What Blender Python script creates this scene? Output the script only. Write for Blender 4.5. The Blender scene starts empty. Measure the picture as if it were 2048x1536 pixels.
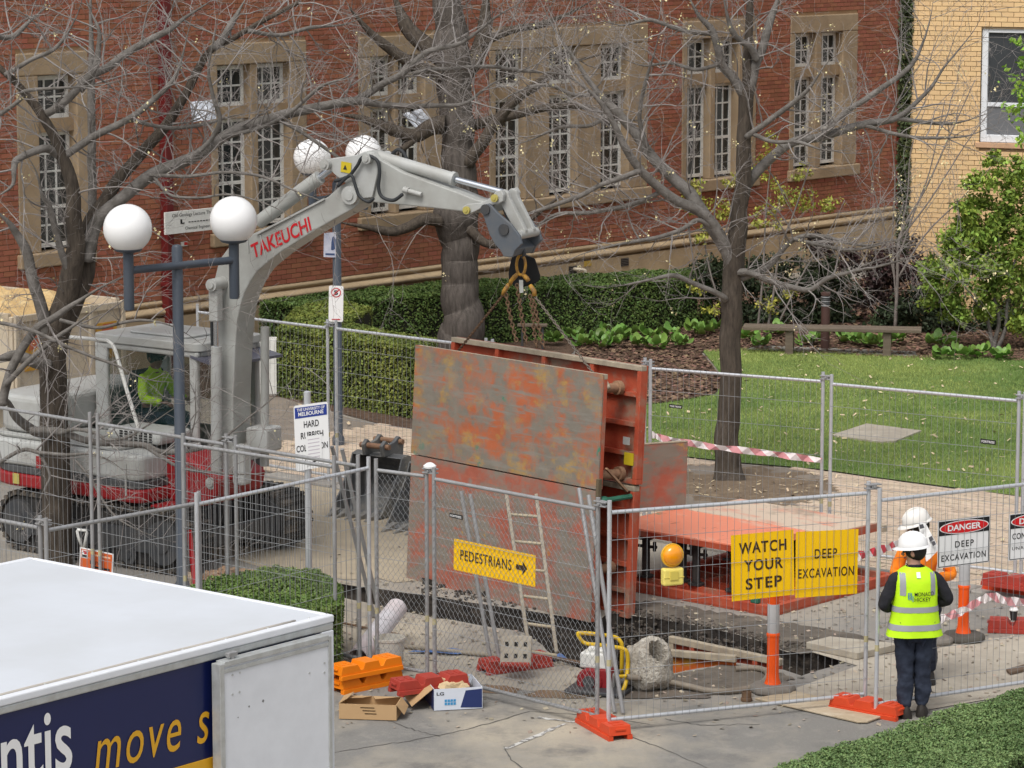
import bpy, bmesh, math, random
import numpy as np
from mathutils import Vector, Matrix, noise
from mathutils.geometry import tessellate_polygon

random.seed(7)
RNG = np.random.default_rng(11)
sc = bpy.context.scene
COL = sc.collection
rad = math.radians

# ------------------------------------------------------------------ camera
FPX, CU, CV, HC = 6427.0, 1024.0, 768.0, 7.5          # focal length in photo pixels, image centre, camera height
TH = math.atan(978.0 / FPX)                           # pitch below the horizon
cam_d = bpy.data.cameras.new('camera'); cam = bpy.data.objects.new('camera', cam_d); COL.objects.link(cam)
cam_d.sensor_width = 36.0; cam_d.lens = FPX / 2048.0 * 36.0
cam_d.clip_start = 0.5; cam_d.clip_end = 3000
cam.location = (0, 0, HC); cam.rotation_euler = (math.pi / 2 - TH, 0, 0)
sc.camera = cam

# ------------------------------------------------------------------ light: bright overcast
SUN_EL, SUN_AZ = rad(57), rad(205)                    # azimuth clockwise from +Y
w = bpy.data.worlds.new('World'); sc.world = w; w.use_nodes = True
nt = w.node_tree; nt.nodes.clear()
sky = nt.nodes.new('ShaderNodeTexSky'); sky.sky_type = 'NISHITA'; sky.sun_disc = False
sky.sun_elevation = SUN_EL; sky.sun_rotation = SUN_AZ; sky.air_density = 1.0; sky.dust_density = 4.0; sky.ozone_density = 1.0
hs = nt.nodes.new('ShaderNodeHueSaturation'); hs.inputs['Saturation'].default_value = 0.22
bgn = nt.nodes.new('ShaderNodeBackground'); bgn.inputs['Strength'].default_value = 0.15
wo = nt.nodes.new('ShaderNodeOutputWorld')
nt.links.new(sky.outputs[0], hs.inputs['Color']); nt.links.new(hs.outputs[0], bgn.inputs[0]); nt.links.new(bgn.outputs[0], wo.inputs[0])
sd = bpy.data.lights.new('sun', 'SUN'); sd.energy = 1.5; sd.angle = rad(26); sd.color = (1.0, 0.96, 0.9)
sun = bpy.data.objects.new('sun', sd); COL.objects.link(sun)
sun.rotation_euler = Vector((-math.sin(SUN_AZ) * math.cos(SUN_EL), -math.cos(SUN_AZ) * math.cos(SUN_EL), -math.sin(SUN_EL))).to_track_quat('-Z', 'Y').to_euler()
sun.location = (0, 0, 60)
sc.view_settings.view_transform = 'Standard'; sc.view_settings.look = 'None'
sc.view_settings.gamma = 1.0; sc.view_settings.use_curve_mapping = False
sc.view_settings.exposure = 0.15
sc.render.engine = 'CYCLES'
sc.cycles.max_bounces = 6; sc.cycles.diffuse_bounces = 3; sc.cycles.transparent_max_bounces = 12
sc.cycles.use_denoising = True

# ------------------------------------------------------------------ geometry of the photograph
CT, ST = math.cos(TH), math.sin(TH)
def ray(u, v):
    a = (u - CU) / FPX; b = -(v - CV) / FPX
    return Vector((a, CT + b * ST, -ST + b * CT))
def G(u, v, z=0.0):
    d = ray(u, v); t = (z - HC) / d.z
    return Vector((d.x * t, d.y * t, z))
def P(u, v, Y):
    d = ray(u, v); t = Y / d.y
    return Vector((d.x * t, Y, HC + d.z * t))
def proj(p):
    x, y, z = p[0], p[1], p[2] - HC
    dep = y * CT - z * ST; up = y * ST + z * CT
    return CU + FPX * x / dep, CV - FPX * up / dep
def azv(az): return Vector((math.sin(rad(az)), math.cos(rad(az)), 0))
def frame(loc, az=90): return Matrix.Translation(Vector(loc)) @ Matrix.Rotation(rad(90 - az), 4, 'Z')
class Plane:
    """vertical plane through world point o, +x along azimuth az; -y faces the camera"""
    def __init__(s, o, az):
        s.o = Vector((o[0], o[1], 0)); s.az = az; s.d = azv(az); s.n = Vector((-s.d.y, s.d.x, 0))
    def at(s, u, v, off=0.0):
        d = ray(u, v); c = Vector((0, 0, HC)); q = s.o + s.n * off
        t = (q - c).dot(s.n) / d.dot(s.n); p = c + d * t
        return ((p - s.o).dot(s.d), p.z)
    def w(s, x, z, y=0.0): return s.o + s.d * x + s.n * y + Vector((0, 0, z))
    def hit(s, u, v, off=0.0):
        x, z = s.at(u, v, off); return s.w(x, z, off)

# ------------------------------------------------------------------ materials
MATS = {}
def mat(name, col, rough=0.65, metal=0.0, col2=None, scale=6.0, amt=0.5, detail=6.0, bump=0.0, bscale=60.0, island=0.0, objrand=0.0,
        spec=0.35, trans=0.0, contrast=(0.35, 0.65), alpha=1.0, emit=None, coat=0.0, stretch=None):
    if name in MATS: return MATS[name]
    m = bpy.data.materials.new(name); m.use_nodes = True; n = m.node_tree.nodes; l = m.node_tree.links
    b = n['Principled BSDF']
    b.inputs['Roughness'].default_value = rough; b.inputs['Metallic'].default_value = metal
    b.inputs['Specular IOR Level'].default_value = spec
    b.inputs['Coat Weight'].default_value = coat
    tc = n.new('ShaderNodeTexCoord'); vec = tc.outputs['Object']
    if stretch:
        mp = n.new('ShaderNodeMapping'); mp.inputs['Scale'].default_value = stretch; l.new(vec, mp.inputs[0]); vec = mp.outputs[0]
    if col2 is None and amt > 0: col2 = tuple(c * 0.72 for c in col)
    src = None
    if col2 is not None:
        no = n.new('ShaderNodeTexNoise'); no.inputs['Scale'].default_value = scale; no.inputs['Detail'].default_value = detail
        no.inputs['Roughness'].default_value = 0.62
        l.new(vec, no.inputs['Vector'])
        rp = n.new('ShaderNodeValToRGB'); rp.color_ramp.elements[0].position = contrast[0]; rp.color_ramp.elements[1].position = contrast[1]
        rp.color_ramp.elements[0].color = (*col2, 1); rp.color_ramp.elements[1].color = (*col, 1)
        l.new(no.outputs[0], rp.inputs[0]); src = rp.outputs[0]
        if amt < 1:
            mx = n.new('ShaderNodeMix'); mx.data_type = 'RGBA'; mx.inputs['Factor'].default_value = amt
            mx.inputs[6].default_value = (*col, 1); l.new(src, mx.inputs[7]); src = mx.outputs[2]
    if island > 0 or objrand > 0:
        if island > 0:
            ge = n.new('ShaderNodeNewGeometry'); rnd = ge.outputs['Random Per Island']; k = island
        else:
            oi = n.new('ShaderNodeObjectInfo'); rnd = oi.outputs['Random']; k = objrand
        mr = n.new('ShaderNodeMapRange'); mr.inputs['To Min'].default_value = 1 - k; mr.inputs['To Max'].default_value = 1 + k
        l.new(rnd, mr.inputs[0])
        hv = n.new('ShaderNodeHueSaturation'); l.new(mr.outputs[0], hv.inputs['Value'])
        m2 = n.new('ShaderNodeMapRange'); m2.inputs['To Min'].default_value = 0.5 - k * 0.05; m2.inputs['To Max'].default_value = 0.5 + k * 0.05
        fr = n.new('ShaderNodeMath'); fr.operation = 'FRACT'; mu = n.new('ShaderNodeMath'); mu.operation = 'MULTIPLY'; mu.inputs[1].default_value = 7.31
        l.new(rnd, mu.inputs[0]); l.new(mu.outputs[0], fr.inputs[0]); l.new(fr.outputs[0], m2.inputs[0]); l.new(m2.outputs[0], hv.inputs['Hue'])
        if src is not None: l.new(src, hv.inputs['Color'])
        else: hv.inputs['Color'].default_value = (*col, 1)
        src = hv.outputs[0]
    if src is not None: l.new(src, b.inputs['Base Color'])
    else: b.inputs['Base Color'].default_value = (*col, 1)
    if bump > 0:
        nb = n.new('ShaderNodeTexNoise'); nb.inputs['Scale'].default_value = bscale; nb.inputs['Detail'].default_value = 8
        l.new(vec, nb.inputs['Vector'])
        bp = n.new('ShaderNodeBump'); bp.inputs['Strength'].default_value = bump; bp.inputs['Distance'].default_value = 0.02
        l.new(nb.outputs[0], bp.inputs['Height']); l.new(bp.outputs[0], b.inputs['Normal'])
    if trans > 0:
        b.inputs['Transmission Weight'].default_value = trans
    if alpha < 1: b.inputs['Alpha'].default_value = alpha
    if emit: b.inputs['Emission Color'].default_value = (*emit[:3], 1); b.inputs['Emission Strength'].default_value = emit[3]
    MATS[name] = m
    return m

def layered(name, base, layers, rough=0.7, bump=0.1, bscale=50.0, metal=0.0, wavy=0.0):
    """base colour with noise-masked patches: layers = [(colour, scale, low, high, detail, stretch)]"""
    if name in MATS: return MATS[name]
    m = bpy.data.materials.new(name); m.use_nodes = True; n = m.node_tree.nodes; l = m.node_tree.links
    b = n['Principled BSDF']; b.inputs['Roughness'].default_value = rough; b.inputs['Metallic'].default_value = metal
    b.inputs['Specular IOR Level'].default_value = 0.3
    tc = n.new('ShaderNodeTexCoord')
    cur = None
    for i, (c, s, lo, hi, det, st) in enumerate(layers):
        mp = n.new('ShaderNodeMapping'); mp.inputs['Scale'].default_value = st or (1, 1, 1); mp.inputs['Location'].default_value = (i * 7.3, i * 3.1, i * 5.7)
        l.new(tc.outputs['Object'], mp.inputs[0])
        no = n.new('ShaderNodeTexNoise'); no.inputs['Scale'].default_value = s; no.inputs['Detail'].default_value = det; no.inputs['Roughness'].default_value = 0.65
        l.new(mp.outputs[0], no.inputs['Vector'])
        mr = n.new('ShaderNodeMapRange'); mr.inputs['From Min'].default_value = lo; mr.inputs['From Max'].default_value = hi
        l.new(no.outputs[0], mr.inputs[0])
        mx = n.new('ShaderNodeMix'); mx.data_type = 'RGBA'
        l.new(mr.outputs[0], mx.inputs['Factor'])
        if cur is None: mx.inputs[6].default_value = (*base, 1)
        else: l.new(cur, mx.inputs[6])
        mx.inputs[7].default_value = (*c, 1); cur = mx.outputs[2]
    l.new(cur, b.inputs['Base Color'])
    nb = n.new('ShaderNodeTexNoise'); nb.inputs['Scale'].default_value = bscale; nb.inputs['Detail'].default_value = 8
    l.new(tc.outputs['Object'], nb.inputs['Vector'])
    if bump > 0:
        bp = n.new('ShaderNodeBump'); bp.inputs['Strength'].default_value = bump; bp.inputs['Distance'].default_value = 0.02
        l.new(nb.outputs[0], bp.inputs['Height']); l.new(bp.outputs[0], b.inputs['Normal'])
        if wavy > 0:
            nw = n.new('ShaderNodeTexNoise'); nw.inputs['Scale'].default_value = 2.6; nw.inputs['Detail'].default_value = 2; l.new(tc.outputs['Object'], nw.inputs['Vector'])
            b2 = n.new('ShaderNodeBump'); b2.inputs['Strength'].default_value = wavy; b2.inputs['Distance'].default_value = 0.15
            l.new(nw.outputs[0], b2.inputs['Height']); l.new(bp.outputs[0], b2.inputs['Normal']); l.new(b2.outputs[0], b.inputs['Normal'])
    MATS[name] = m
    return m

def stripes(name, c1, c2, freq, skew=1.0, rough=0.5):
    if name in MATS: return MATS[name]
    m = bpy.data.materials.new(name); m.use_nodes = True; n = m.node_tree.nodes; l = m.node_tree.links
    b = n['Principled BSDF']; b.inputs['Roughness'].default_value = rough
    uv = n.new('ShaderNodeUVMap'); sx = n.new('ShaderNodeSeparateXYZ'); l.new(uv.outputs[0], sx.inputs[0])
    ma = n.new('ShaderNodeMath'); ma.operation = 'MULTIPLY_ADD'; ma.inputs[1].default_value = skew; l.new(sx.outputs[1], ma.inputs[0]); l.new(sx.outputs[0], ma.inputs[2])
    mu = n.new('ShaderNodeMath'); mu.operation = 'MULTIPLY'; mu.inputs[1].default_value = freq; l.new(ma.outputs[0], mu.inputs[0])
    fr = n.new('ShaderNodeMath'); fr.operation = 'FRACT'; l.new(mu.outputs[0], fr.inputs[0])
    gt = n.new('ShaderNodeMath'); gt.operation = 'GREATER_THAN'; gt.inputs[1].default_value = 0.5; l.new(fr.outputs[0], gt.inputs[0])
    mx = n.new('ShaderNodeMix'); mx.data_type = 'RGBA'; mx.inputs[6].default_value = (*c1, 1); mx.inputs[7].default_value = (*c2, 1)
    l.new(gt.outputs[0], mx.inputs['Factor']); l.new(mx.outputs[2], b.inputs['Base Color'])
    MATS[name] = m
    return m

# ------------------------------------------------------------------ mesh helpers
def mesh_np(name, V, F, smooth=False):
    me = bpy.data.meshes.new(name); k = F.shape[1]
    me.vertices.add(len(V)); me.vertices.foreach_set('co', np.ascontiguousarray(V, dtype=np.float32).ravel())
    me.loops.add(F.size); me.loops.foreach_set('vertex_index', np.ascontiguousarray(F, dtype=np.int32).ravel())
    me.polygons.add(len(F)); me.polygons.foreach_set('loop_start', np.arange(0, F.size, k, dtype=np.int32))
    if smooth: me.polygons.foreach_set('use_smooth', np.ones(len(F), dtype=bool))
    me.update(calc_edges=True); me.validate()
    return me
def link(name, me, m=None, parent=None, loc=None, kind=None):
    o = bpy.data.objects.new(name, me); COL.objects.link(o)
    if m is not None:
        me.materials.clear(); me.materials.append(m)
    if parent is not None: o.parent = parent
    if loc is not None: o.location = loc
    if kind: o['kind'] = kind
    return o
def tag(o, label=None, cat=None, group=None, kind=None):
    if label: o['label'] = label
    if cat: o['category'] = cat
    if group: o['group'] = group
    if kind: o['kind'] = kind
    return o
MW = {}
def thing(name, label, cat, loc=(0, 0, 0), az=90, group=None):
    o = bpy.data.objects.new(name, None); COL.objects.link(o); o.empty_display_size = 0.2
    o.location = loc; o.rotation_euler = (0, 0, rad(90 - az))
    MW[o.name] = frame(loc, az)
    return tag(o, label, cat, group)
def L(t, p):                                           # world point -> local frame of thing t
    return MW[t.name].inverted() @ Vector(p)

class MB:
    def __init__(s, parent=None, world=False):
        s.v = []; s.f = []; s.uv = []; s.inv = MW[parent.name].inverted() if (parent is not None and world) else None
    def _add(s, vs, fs):
        b = len(s.v)
        if s.inv is not None: vs = [s.inv @ Vector(p) for p in vs]
        s.v.extend([tuple(p) for p in vs]); s.f.extend([tuple(i + b for i in f) for f in fs])
        return s
    def box(s, c, d, R=None):
        c = Vector(c); hx, hy, hz = d[0] / 2, d[1] / 2, d[2] / 2
        vs = [Vector((x, y, z)) for z in (-hz, hz) for x, y in ((-hx, -hy), (hx, -hy), (hx, hy), (-hx, hy))]
        if R is not None: vs = [R @ p for p in vs]
        return s._add([c + p for p in vs], [(3, 2, 1, 0), (4, 5, 6, 7), (0, 1, 5, 4), (1, 2, 6, 5), (2, 3, 7, 6), (3, 0, 4, 7)])
    def bb(s, a, b):
        return s.box([(a[i] + b[i]) / 2 for i in range(3)], [abs(b[i] - a[i]) for i in range(3)])
    def hexa(s, v8): return s._add(v8, [(3, 2, 1, 0), (4, 5, 6, 7), (0, 1, 5, 4), (1, 2, 6, 5), (2, 3, 7, 6), (3, 0, 4, 7)])
    def tube(s, pts, r, n=8, cap=True, sq=None):
        pts = [Vector(p) for p in pts]; N = len(pts)
        if not hasattr(r, '__len__'): r = [r] * N
        vs = []; t0 = (pts[1] - pts[0]).normalized()
        up = Vector((0, 0, 1)) if abs(t0.z) < 0.9 else Vector((1, 0, 0))
        a = t0.cross(up).normalized()
        for i in range(N):
            t = (pts[min(i + 1, N - 1)] - pts[max(i - 1, 0)])
            t = t.normalized() if t.length > 1e-9 else t0
            a = (a - t * a.dot(t)); a = a.normalized() if a.length > 1e-6 else t.orthogonal().normalized()
            b = t.cross(a)
            for k in range(n):
                th = 2 * math.pi * k / n
                vs.append(pts[i] + (a * math.cos(th) + b * math.sin(th)) * r[i])
        fs = []
        for i in range(N - 1):
            for k in range(n):
                k2 = (k + 1) % n
                fs.append((i * n + k, i * n + k2, (i + 1) * n + k2, (i + 1) * n + k))
        if cap: fs.append(tuple(range(n - 1, -1, -1))); fs.append(tuple((N - 1) * n + k for k in range(n)))
        return s._add(vs, fs)
    def cyl(s, p0, p1, r, n=12, r2=None): return s.tube([p0, p1], [r, r if r2 is None else r2], n)
    def bar(s, p0, p1, w, h, up=(0, 0, 1)):
        p0, p1 = Vector(p0), Vector(p1); t = (p1 - p0).normalized(); up = Vector(up)
        a = t.cross(up); a = a.normalized() if a.length > 1e-5 else t.orthogonal().normalized(); b = a.cross(t).normalized()
        q = [p + a * (sx * w / 2) + b * (sy * h / 2) for p in (p0, p1) for sx, sy in ((-1, -1), (1, -1), (1, 1), (-1, 1))]
        return s._add(q, [(3, 2, 1, 0), (4, 5, 6, 7), (0, 1, 5, 4), (1, 2, 6, 5), (2, 3, 7, 6), (3, 0, 4, 7)])
    def lathe(s, prof, c=(0, 0, 0), n=24, R=None):
        c = Vector(c); vs = []; fs = []
        for r, z in prof:
            for k in range(n):
                th = 2 * math.pi * k / n; p = Vector((r * math.cos(th), r * math.sin(th), z))
                vs.append(c + (R @ p if R is not None else p))
        for i in range(len(prof) - 1):
            for k in range(n):
                k2 = (k + 1) % n; fs.append((i * n + k, i * n + k2, (i + 1) * n + k2, (i + 1) * n + k))
        fs.append(tuple(range(n - 1, -1, -1))); fs.append(tuple((len(prof) - 1) * n + k for k in range(n)))
        return s._add(vs, fs)
    def sphere(s, c, r, n=16, m=10, sc3=(1, 1, 1), R=None):
        c = Vector(c); vs = []; fs = []
        for i in range(1, m):
            ph = math.pi * i / m
            for k in range(n):
                th = 2 * math.pi * k / n
                p = Vector((math.sin(ph) * math.cos(th) * r * sc3[0], math.sin(ph) * math.sin(th) * r * sc3[1], math.cos(ph) * r * sc3[2]))
                vs.append(c + (R @ p if R is not None else p))
        tp = Vector((0, 0, r * sc3[2])); bt = -tp
        vs.append(c + (R @ tp if R is not None else tp)); vs.append(c + (R @ bt if R is not None else bt))
        a, z = len(vs) - 2, len(vs) - 1
        for i in range(m - 2):
            for k in range(n):
                k2 = (k + 1) % n; fs.append((i * n + k, (i + 1) * n + k, (i + 1) * n + k2, i * n + k2))
        for k in range(n):
            k2 = (k + 1) % n; fs.append((a, k, k2)); fs.append((z, (m - 2) * n + k2, (m - 2) * n + k))
        return s._add(vs, fs)
    def prism(s, poly, y0, y1):                        # polygon in local xz, extruded along y
        n = len(poly); vs = [(x, y0, z) for x, z in poly] + [(x, y1, z) for x, z in poly]
        fs = [tuple(range(n)), tuple(range(2 * n - 1, n - 1, -1))]
        for i in range(n):
            j = (i + 1) % n; fs.append((i, i + n, j + n, j))
        return s._add(vs, fs)
    def slab(s, poly, z0, z1):                         # polygon in xy, extruded along z
        n = len(poly); vs = [(x, y, z0) for x, y in poly] + [(x, y, z1) for x, y in poly]
        fs = [tuple(range(n - 1, -1, -1)), tuple(range(n, 2 * n))]
        for i in range(n):
            j = (i + 1) % n; fs.append((i, j, j + n, i + n))
        return s._add(vs, fs)
    def quad(s, a, b, c, d): return s._add([a, b, c, d], [(0, 1, 2, 3)])
    def loft(s, rings, closed=True, cap=True):
        n = len(rings[0]); vs = [p for r in rings for p in r]; fs = []
        for i in range(len(rings) - 1):
            for k in range(n if closed else n - 1):
                k2 = (k + 1) % n; fs.append((i * n + k, i * n + k2, (i + 1) * n + k2, (i + 1) * n + k))
        if cap: fs.append(tuple(range(n - 1, -1, -1))); fs.append(tuple((len(rings) - 1) * n + k for k in range(n)))
        return s._add(vs, fs)
    def build(s, name, m, parent=None, smooth=None, bevel=0.0, kind=None, seg=2, fix=True, loc=None):
        me = bpy.data.meshes.new(name)
        vs = s.v
        if loc is not None: vs = [(p[0] - loc[0], p[1] - loc[1], p[2] - loc[2]) for p in vs]
        me.from_pydata(vs, [], s.f)
        if fix and len(s.f) < 30000:
            b = bmesh.new(); b.from_mesh(me); bmesh.ops.recalc_face_normals(b, faces=b.faces); b.to_mesh(me); b.free()
        if smooth:
            for p in me.polygons: p.use_smooth = True
            if smooth is not True: me.set_sharp_from_angle(angle=rad(smooth))
        o = link(name, me, m, parent, loc, kind)
        if bevel > 0:
            md = o.modifiers.new('bevel', 'BEVEL'); md.width = bevel; md.segments = seg; md.limit_method = 'ANGLE'; md.angle_limit = rad(35)
            md.harden_normals = False
        return o

# lettering: every string is turned into a flat mesh once, then fitted to its place
def _text_mesh(s, bold, shear, space):
    c = bpy.data.curves.new('lettering', 'FONT'); c.body = s; c.offset = bold; c.shear = shear; c.space_character = space; c.resolution_u = 4
    o = bpy.data.objects.new('lettering', c); COL.objects.link(o)
    dg = bpy.context.evaluated_depsgraph_get(); me = bpy.data.meshes.new_from_object(o.evaluated_get(dg))
    V = np.empty(len(me.vertices) * 3, dtype=np.float32); me.vertices.foreach_get('co', V); V = V.reshape(-1, 3)
    F = [tuple(p.vertices) for p in me.polygons]
    bpy.data.objects.remove(o); bpy.data.curves.remove(c); bpy.data.meshes.remove(me)
    return V, F
TXT = {}
def text_data(s, bold=0.0, shear=0.0, space=1.0):
    k = (s, bold, shear, space)
    if k not in TXT: TXT[k] = _text_mesh(*k)
    return TXT[k]
def lettering(parent, s, x0, z0, wd, ht, y, m, bold=0.0, shear=0.0, space=1.0, fn=None, name='lettering'):
    V, F = text_data(s, bold, shear, space)
    lo, hi = V.min(0), V.max(0); q = (V - lo) / np.maximum(hi - lo, 1e-6)
    vs = [(x0 + a * wd, y, z0 + b * ht) for a, b, _ in q]
    if fn: vs = [fn(p) for p in vs]
    mb = MB(); mb._add(vs, F)
    return mb.build(name, m, parent, fix=False)
for t in [('PEDESTRIANS', .012, 0, 1.1), ('WATCH', .022, 0, 1.15), ('YOUR', .022, 0, 1.15), ('STEP', .022, 0, 1.15), ('DEEP', .012, 0, 1.2), ('EXCAVATION', .012, 0, 1.15), ('DANGER', .03, 0, 1.0),
          ('CONSTRUCTION', .01, 0, 1.1), ('UNAUTHORISED', 0.0, 0, 1.1), ('FORTRESS', .02, 0, 1.1), ('TAKEUCHI', .02, 0, 1.0), ('MONACO', .004, 0, 1.0), ('HICKEY', .004, 0, 1.0),
          ('THE UNIVERSITY OF', .015, 0, 1.0), ('MELBOURNE', .02, 0, 1.0), ('HARD', .012, 0, 1.0), ('RUBBISH', .012, 0, 1.0), ('COLLECTION', .012, 0, 1.0), ('Old Geology Lecture Theatre', 0, 0, 1.0), ('Chemical Engineering', 0, 0, 1.0),
          ('Atlantis', .012, 0, 1.0), ('move s', 0.0, .22, 1.15), ('move smarter', 0.0, .22, 1.1), ('S', .03, 0, 1.0), ('LG', .02, 0, 1.0), ('BUY', .02, 0, 1.0), ('THIS WAY UP', 0, 0, 1.0)]:
    text_data(*t)
# ================================================================== SETTING
def poly_px(pts, z=0.0): return [G(u, v, z) for u, v in pts]
def sheet(name, loops, z, m, kind='structure', parent=None):
    """flat sheet from an outline and optional holes (lists of xy)"""
    L3 = [[Vector((p[0], p[1], 0)) for p in lp] for lp in loops]
    tris = tessellate_polygon(L3); flat = [p for lp in L3 for p in lp]
    mb = MB(); mb._add([(p.x, p.y, z) for p in flat], [tuple(t) for t in tris])
    me = bpy.data.meshes.new(name); me.from_pydata(mb.v, [], mb.f)
    b = bmesh.new(); b.from_mesh(me)
    for f in b.faces:
        if f.normal.z < 0: f.normal_flip()
    b.to_mesh(me); b.free()
    return link(name, me, m, parent, None, kind)

m_ground = layered('ground_dusty_asphalt', (.235, .22, .20), [((.44, .385, .30), .35, .44, .68, 9, (1, .6, 1)), ((.12, .105, .09), .55, .54, .74, 9, None),
                   ((.30, .27, .235), 2.2, .50, .75, 9, None), ((.10, .095, .09), 9.0, .66, .78, 5, None), ((.52, .48, .41), 14.0, .70, .78, 4, None)], rough=.85, bump=.25, bscale=25)
m_soil = layered('dark_wet_soil', (.032, .026, .022), [((.075, .062, .05), 3.0, .45, .7, 9, None), ((.014, .012, .011), 8.0, .5, .7, 6, None), ((.16, .14, .115), 30.0, .68, .76, 3, None)], rough=.9, bump=1.0, bscale=18)
m_dirt = layered('loose_dirt', (.17, .125, .085), [((.28, .215, .14), 4.0, .5, .7, 8, None), ((.10, .075, .055), 9.0, .55, .75, 8, None)], rough=.95, bump=.8, bscale=30)
m_conc = layered('site_concrete', (.43, .385, .315), [((.31, .27, .22), 1.4, .45, .72, 9, None), ((.55, .50, .42), 5.0, .55, .8, 8, None), ((.20, .17, .14), 14.0, .66, .8, 5, None)], rough=.85, bump=.15, bscale=60)
m_road = layered('foreground_asphalt', (.20, .193, .18), [((.42, .37, .29), .5, .43, .66, 10, (1, .55, 1)), ((.135, .13, .125), 1.6, .52, .74, 9, None), ((.30, .28, .25), 3.5, .54, .76, 9, None), ((.26, .25, .235), 40.0, .55, .8, 3, None)], rough=.88, bump=.3, bscale=120)

# pit in the roadway
pit_px = [(560, 1150), (650, 1163), (760, 1178), (900, 1199), (1040, 1219), (1193, 1243), (1222, 1226), (1300, 1236), (1400, 1252), (1480, 1270), (1540, 1290), (1575, 1306), (1640, 1306),
          (1712, 1318), (1660, 1334), (1602, 1352), (1565, 1340), (1530, 1334), (1460, 1324), (1400, 1336), (1350, 1347), (1290, 1353), (1200, 1347), (1150, 1335), (1118, 1318), (1082, 1290), (1052, 1266), (952, 1249), (810, 1225), (676, 1193), (560, 1172)]
pit = []
for i, (u, v) in enumerate(pit_px):
    a = G(u, v); b = G(*pit_px[(i + 1) % len(pit_px)]); k = max(1, int((b - a).length / .12))
    for j in range(k):
        p = a.lerp(b, j / k); q = .035
        pit.append(Vector((p.x + q * noise.noise(p * 3.1), p.y + 2 * q * noise.noise(p * 2.7 + Vector((5, 0, 0))), 0)))
outer = [Vector((-900, 2, 0)), Vector((900, 2, 0)), Vector((900, 1800, 0)), Vector((-900, 1800, 0))]
ground = sheet('ground', [outer, pit], 0.0, m_ground)
pw = MB(); N = len(pit); lev = [0, -.06, -.2, -.4, -.65, -.95, -1.3]
cen = sum(pit, Vector()) / N
rings = []
for li, z in enumerate(lev):
    r = []
    for i, p in enumerate(pit):
        a = pit[i - 1]; b = pit[(i + 1) % N]; t = (b - a).normalized(); nn = Vector((-t.y, t.x, 0))   # inward or outward unknown; small amplitude
        k = noise.noise(Vector((p.x * 4, p.y * 4, z * 6))) * (.10 if li else 0)
        r.append((p.x + nn.x * k, p.y + nn.y * k, z))
    rings.append(r)
pw.loft(rings, cap=False); pit_wall = pw.build('ground', m_soil, None, smooth=True, kind='structure'); pit_wall.name = 'pit_walls'
sheet('pit_floor', [[Vector((p.x, p.y, 0)) for p in pit]], -1.3, m_soil)

# foreground roadway and concrete pads lie as thin sheets on the ground
sheet('road', [poly_px([(-700, 1700), (-700, 1370), (660, 1345), (900, 1360), (1150, 1395), (1330, 1418), (1500, 1398), (1760, 1440), (2400, 1380), (2400, 1700)])], .004, m_road)
sheet('footpath', [poly_px([(1500, 1402), (1580, 1382), (1715, 1333), (1612, 1302), (1650, 1290), (1800, 1300), (2060, 1270), (2300, 1250), (2300, 1360), (2060, 1385), (1860, 1420), (1720, 1436)])], .008, m_conc)
sheet('roadway', [poly_px([(420, 985), (560, 962), (700, 980), (900, 1015), (1000, 1040), (900, 1120), (860, 1160), (790, 1166), (760, 1158), (690, 1160), (640, 1152), (560, 1146), (470, 1120), (300, 1110)])], .006, mat('sandy_ground', (.44, .37, .27), .9, col2=(.33, .28, .21), scale=1.6, amt=.8, bump=.3, bscale=40))

# cracks, seams and worn paint on the foreground roadway, and a muddy puddle
def ribbon(name, px, wd, z, m, jit=0.0):
    pts = []
    for a, b in zip(px[:-1], px[1:]):
        for k in range(8): u = a[0] + (b[0] - a[0]) * k / 8; v = a[1] + (b[1] - a[1]) * k / 8; pts.append(G(u, v + random.gauss(0, jit)))
    pts.append(G(*px[-1])); mb = MB(); vs = []
    for i, p in enumerate(pts):
        t = (pts[min(i + 1, len(pts) - 1)] - pts[max(i - 1, 0)]).normalized(); n_ = Vector((-t.y, t.x, 0)) * wd * random.uniform(.5, 1.3) / 2
        vs += [(p.x - n_.x, p.y - n_.y, z), (p.x + n_.x, p.y + n_.y, z)]
    mb._add(vs, [(2 * i, 2 * i + 2, 2 * i + 3, 2 * i + 1) for i in range(len(pts) - 1)]); me = bpy.data.meshes.new(name); me.from_pydata(mb.v, [], mb.f); return link(name, me, m, None, None, 'structure')
m_crack = mat('tar_crack', (.10, .095, .088), .8, amt=.4)
for px in ([(640, 1512), (740, 1494), (830, 1482), (930, 1461), (1060, 1424)], [(1008, 1496), (1022, 1520), (1075, 1560)], [(1250, 1470), (1330, 1500), (1420, 1540)], [(1060, 1424), (1180, 1432), (1300, 1450)], [(770, 1440), (830, 1462), (880, 1474)], [(1330, 1440), (1400, 1452), (1520, 1450)]): ribbon('roadway_crack', px, .013, .0075, m_crack, .8)
m_paint = layered('worn_white_paint', (.55, .54, .51), [((.2, .19, .18), 14, .46, .54, 6, None)], rough=.8)
for px in ([(1075, 1437), (1130, 1443), (1150, 1445)], [(1010, 1500), (1090, 1466), (1130, 1449)], [(1160, 1442), (1200, 1436)]): ribbon('roadway_marking', px, .05, .0085, m_paint, .6)
def blotch(name, cu, cv, ru, rv, z, m, seed):
    pts = []
    for i in range(48):
        a = 2 * math.pi * i / 48; k = 1 + .45 * noise.noise(Vector((math.cos(a) * 1.6, math.sin(a) * 1.6, seed))) + .2 * noise.noise(Vector((math.cos(a) * 5, math.sin(a) * 5, seed)))
        pts.append(G(cu + ru * k * math.cos(a), cv + rv * k * math.sin(a)))
    return sheet(name, [pts], z, m)
m_pud = mat('muddy_puddle', (.20, .145, .09), .22, col2=(.13, .10, .07), scale=2.5, amt=.9, spec=.5)
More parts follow.
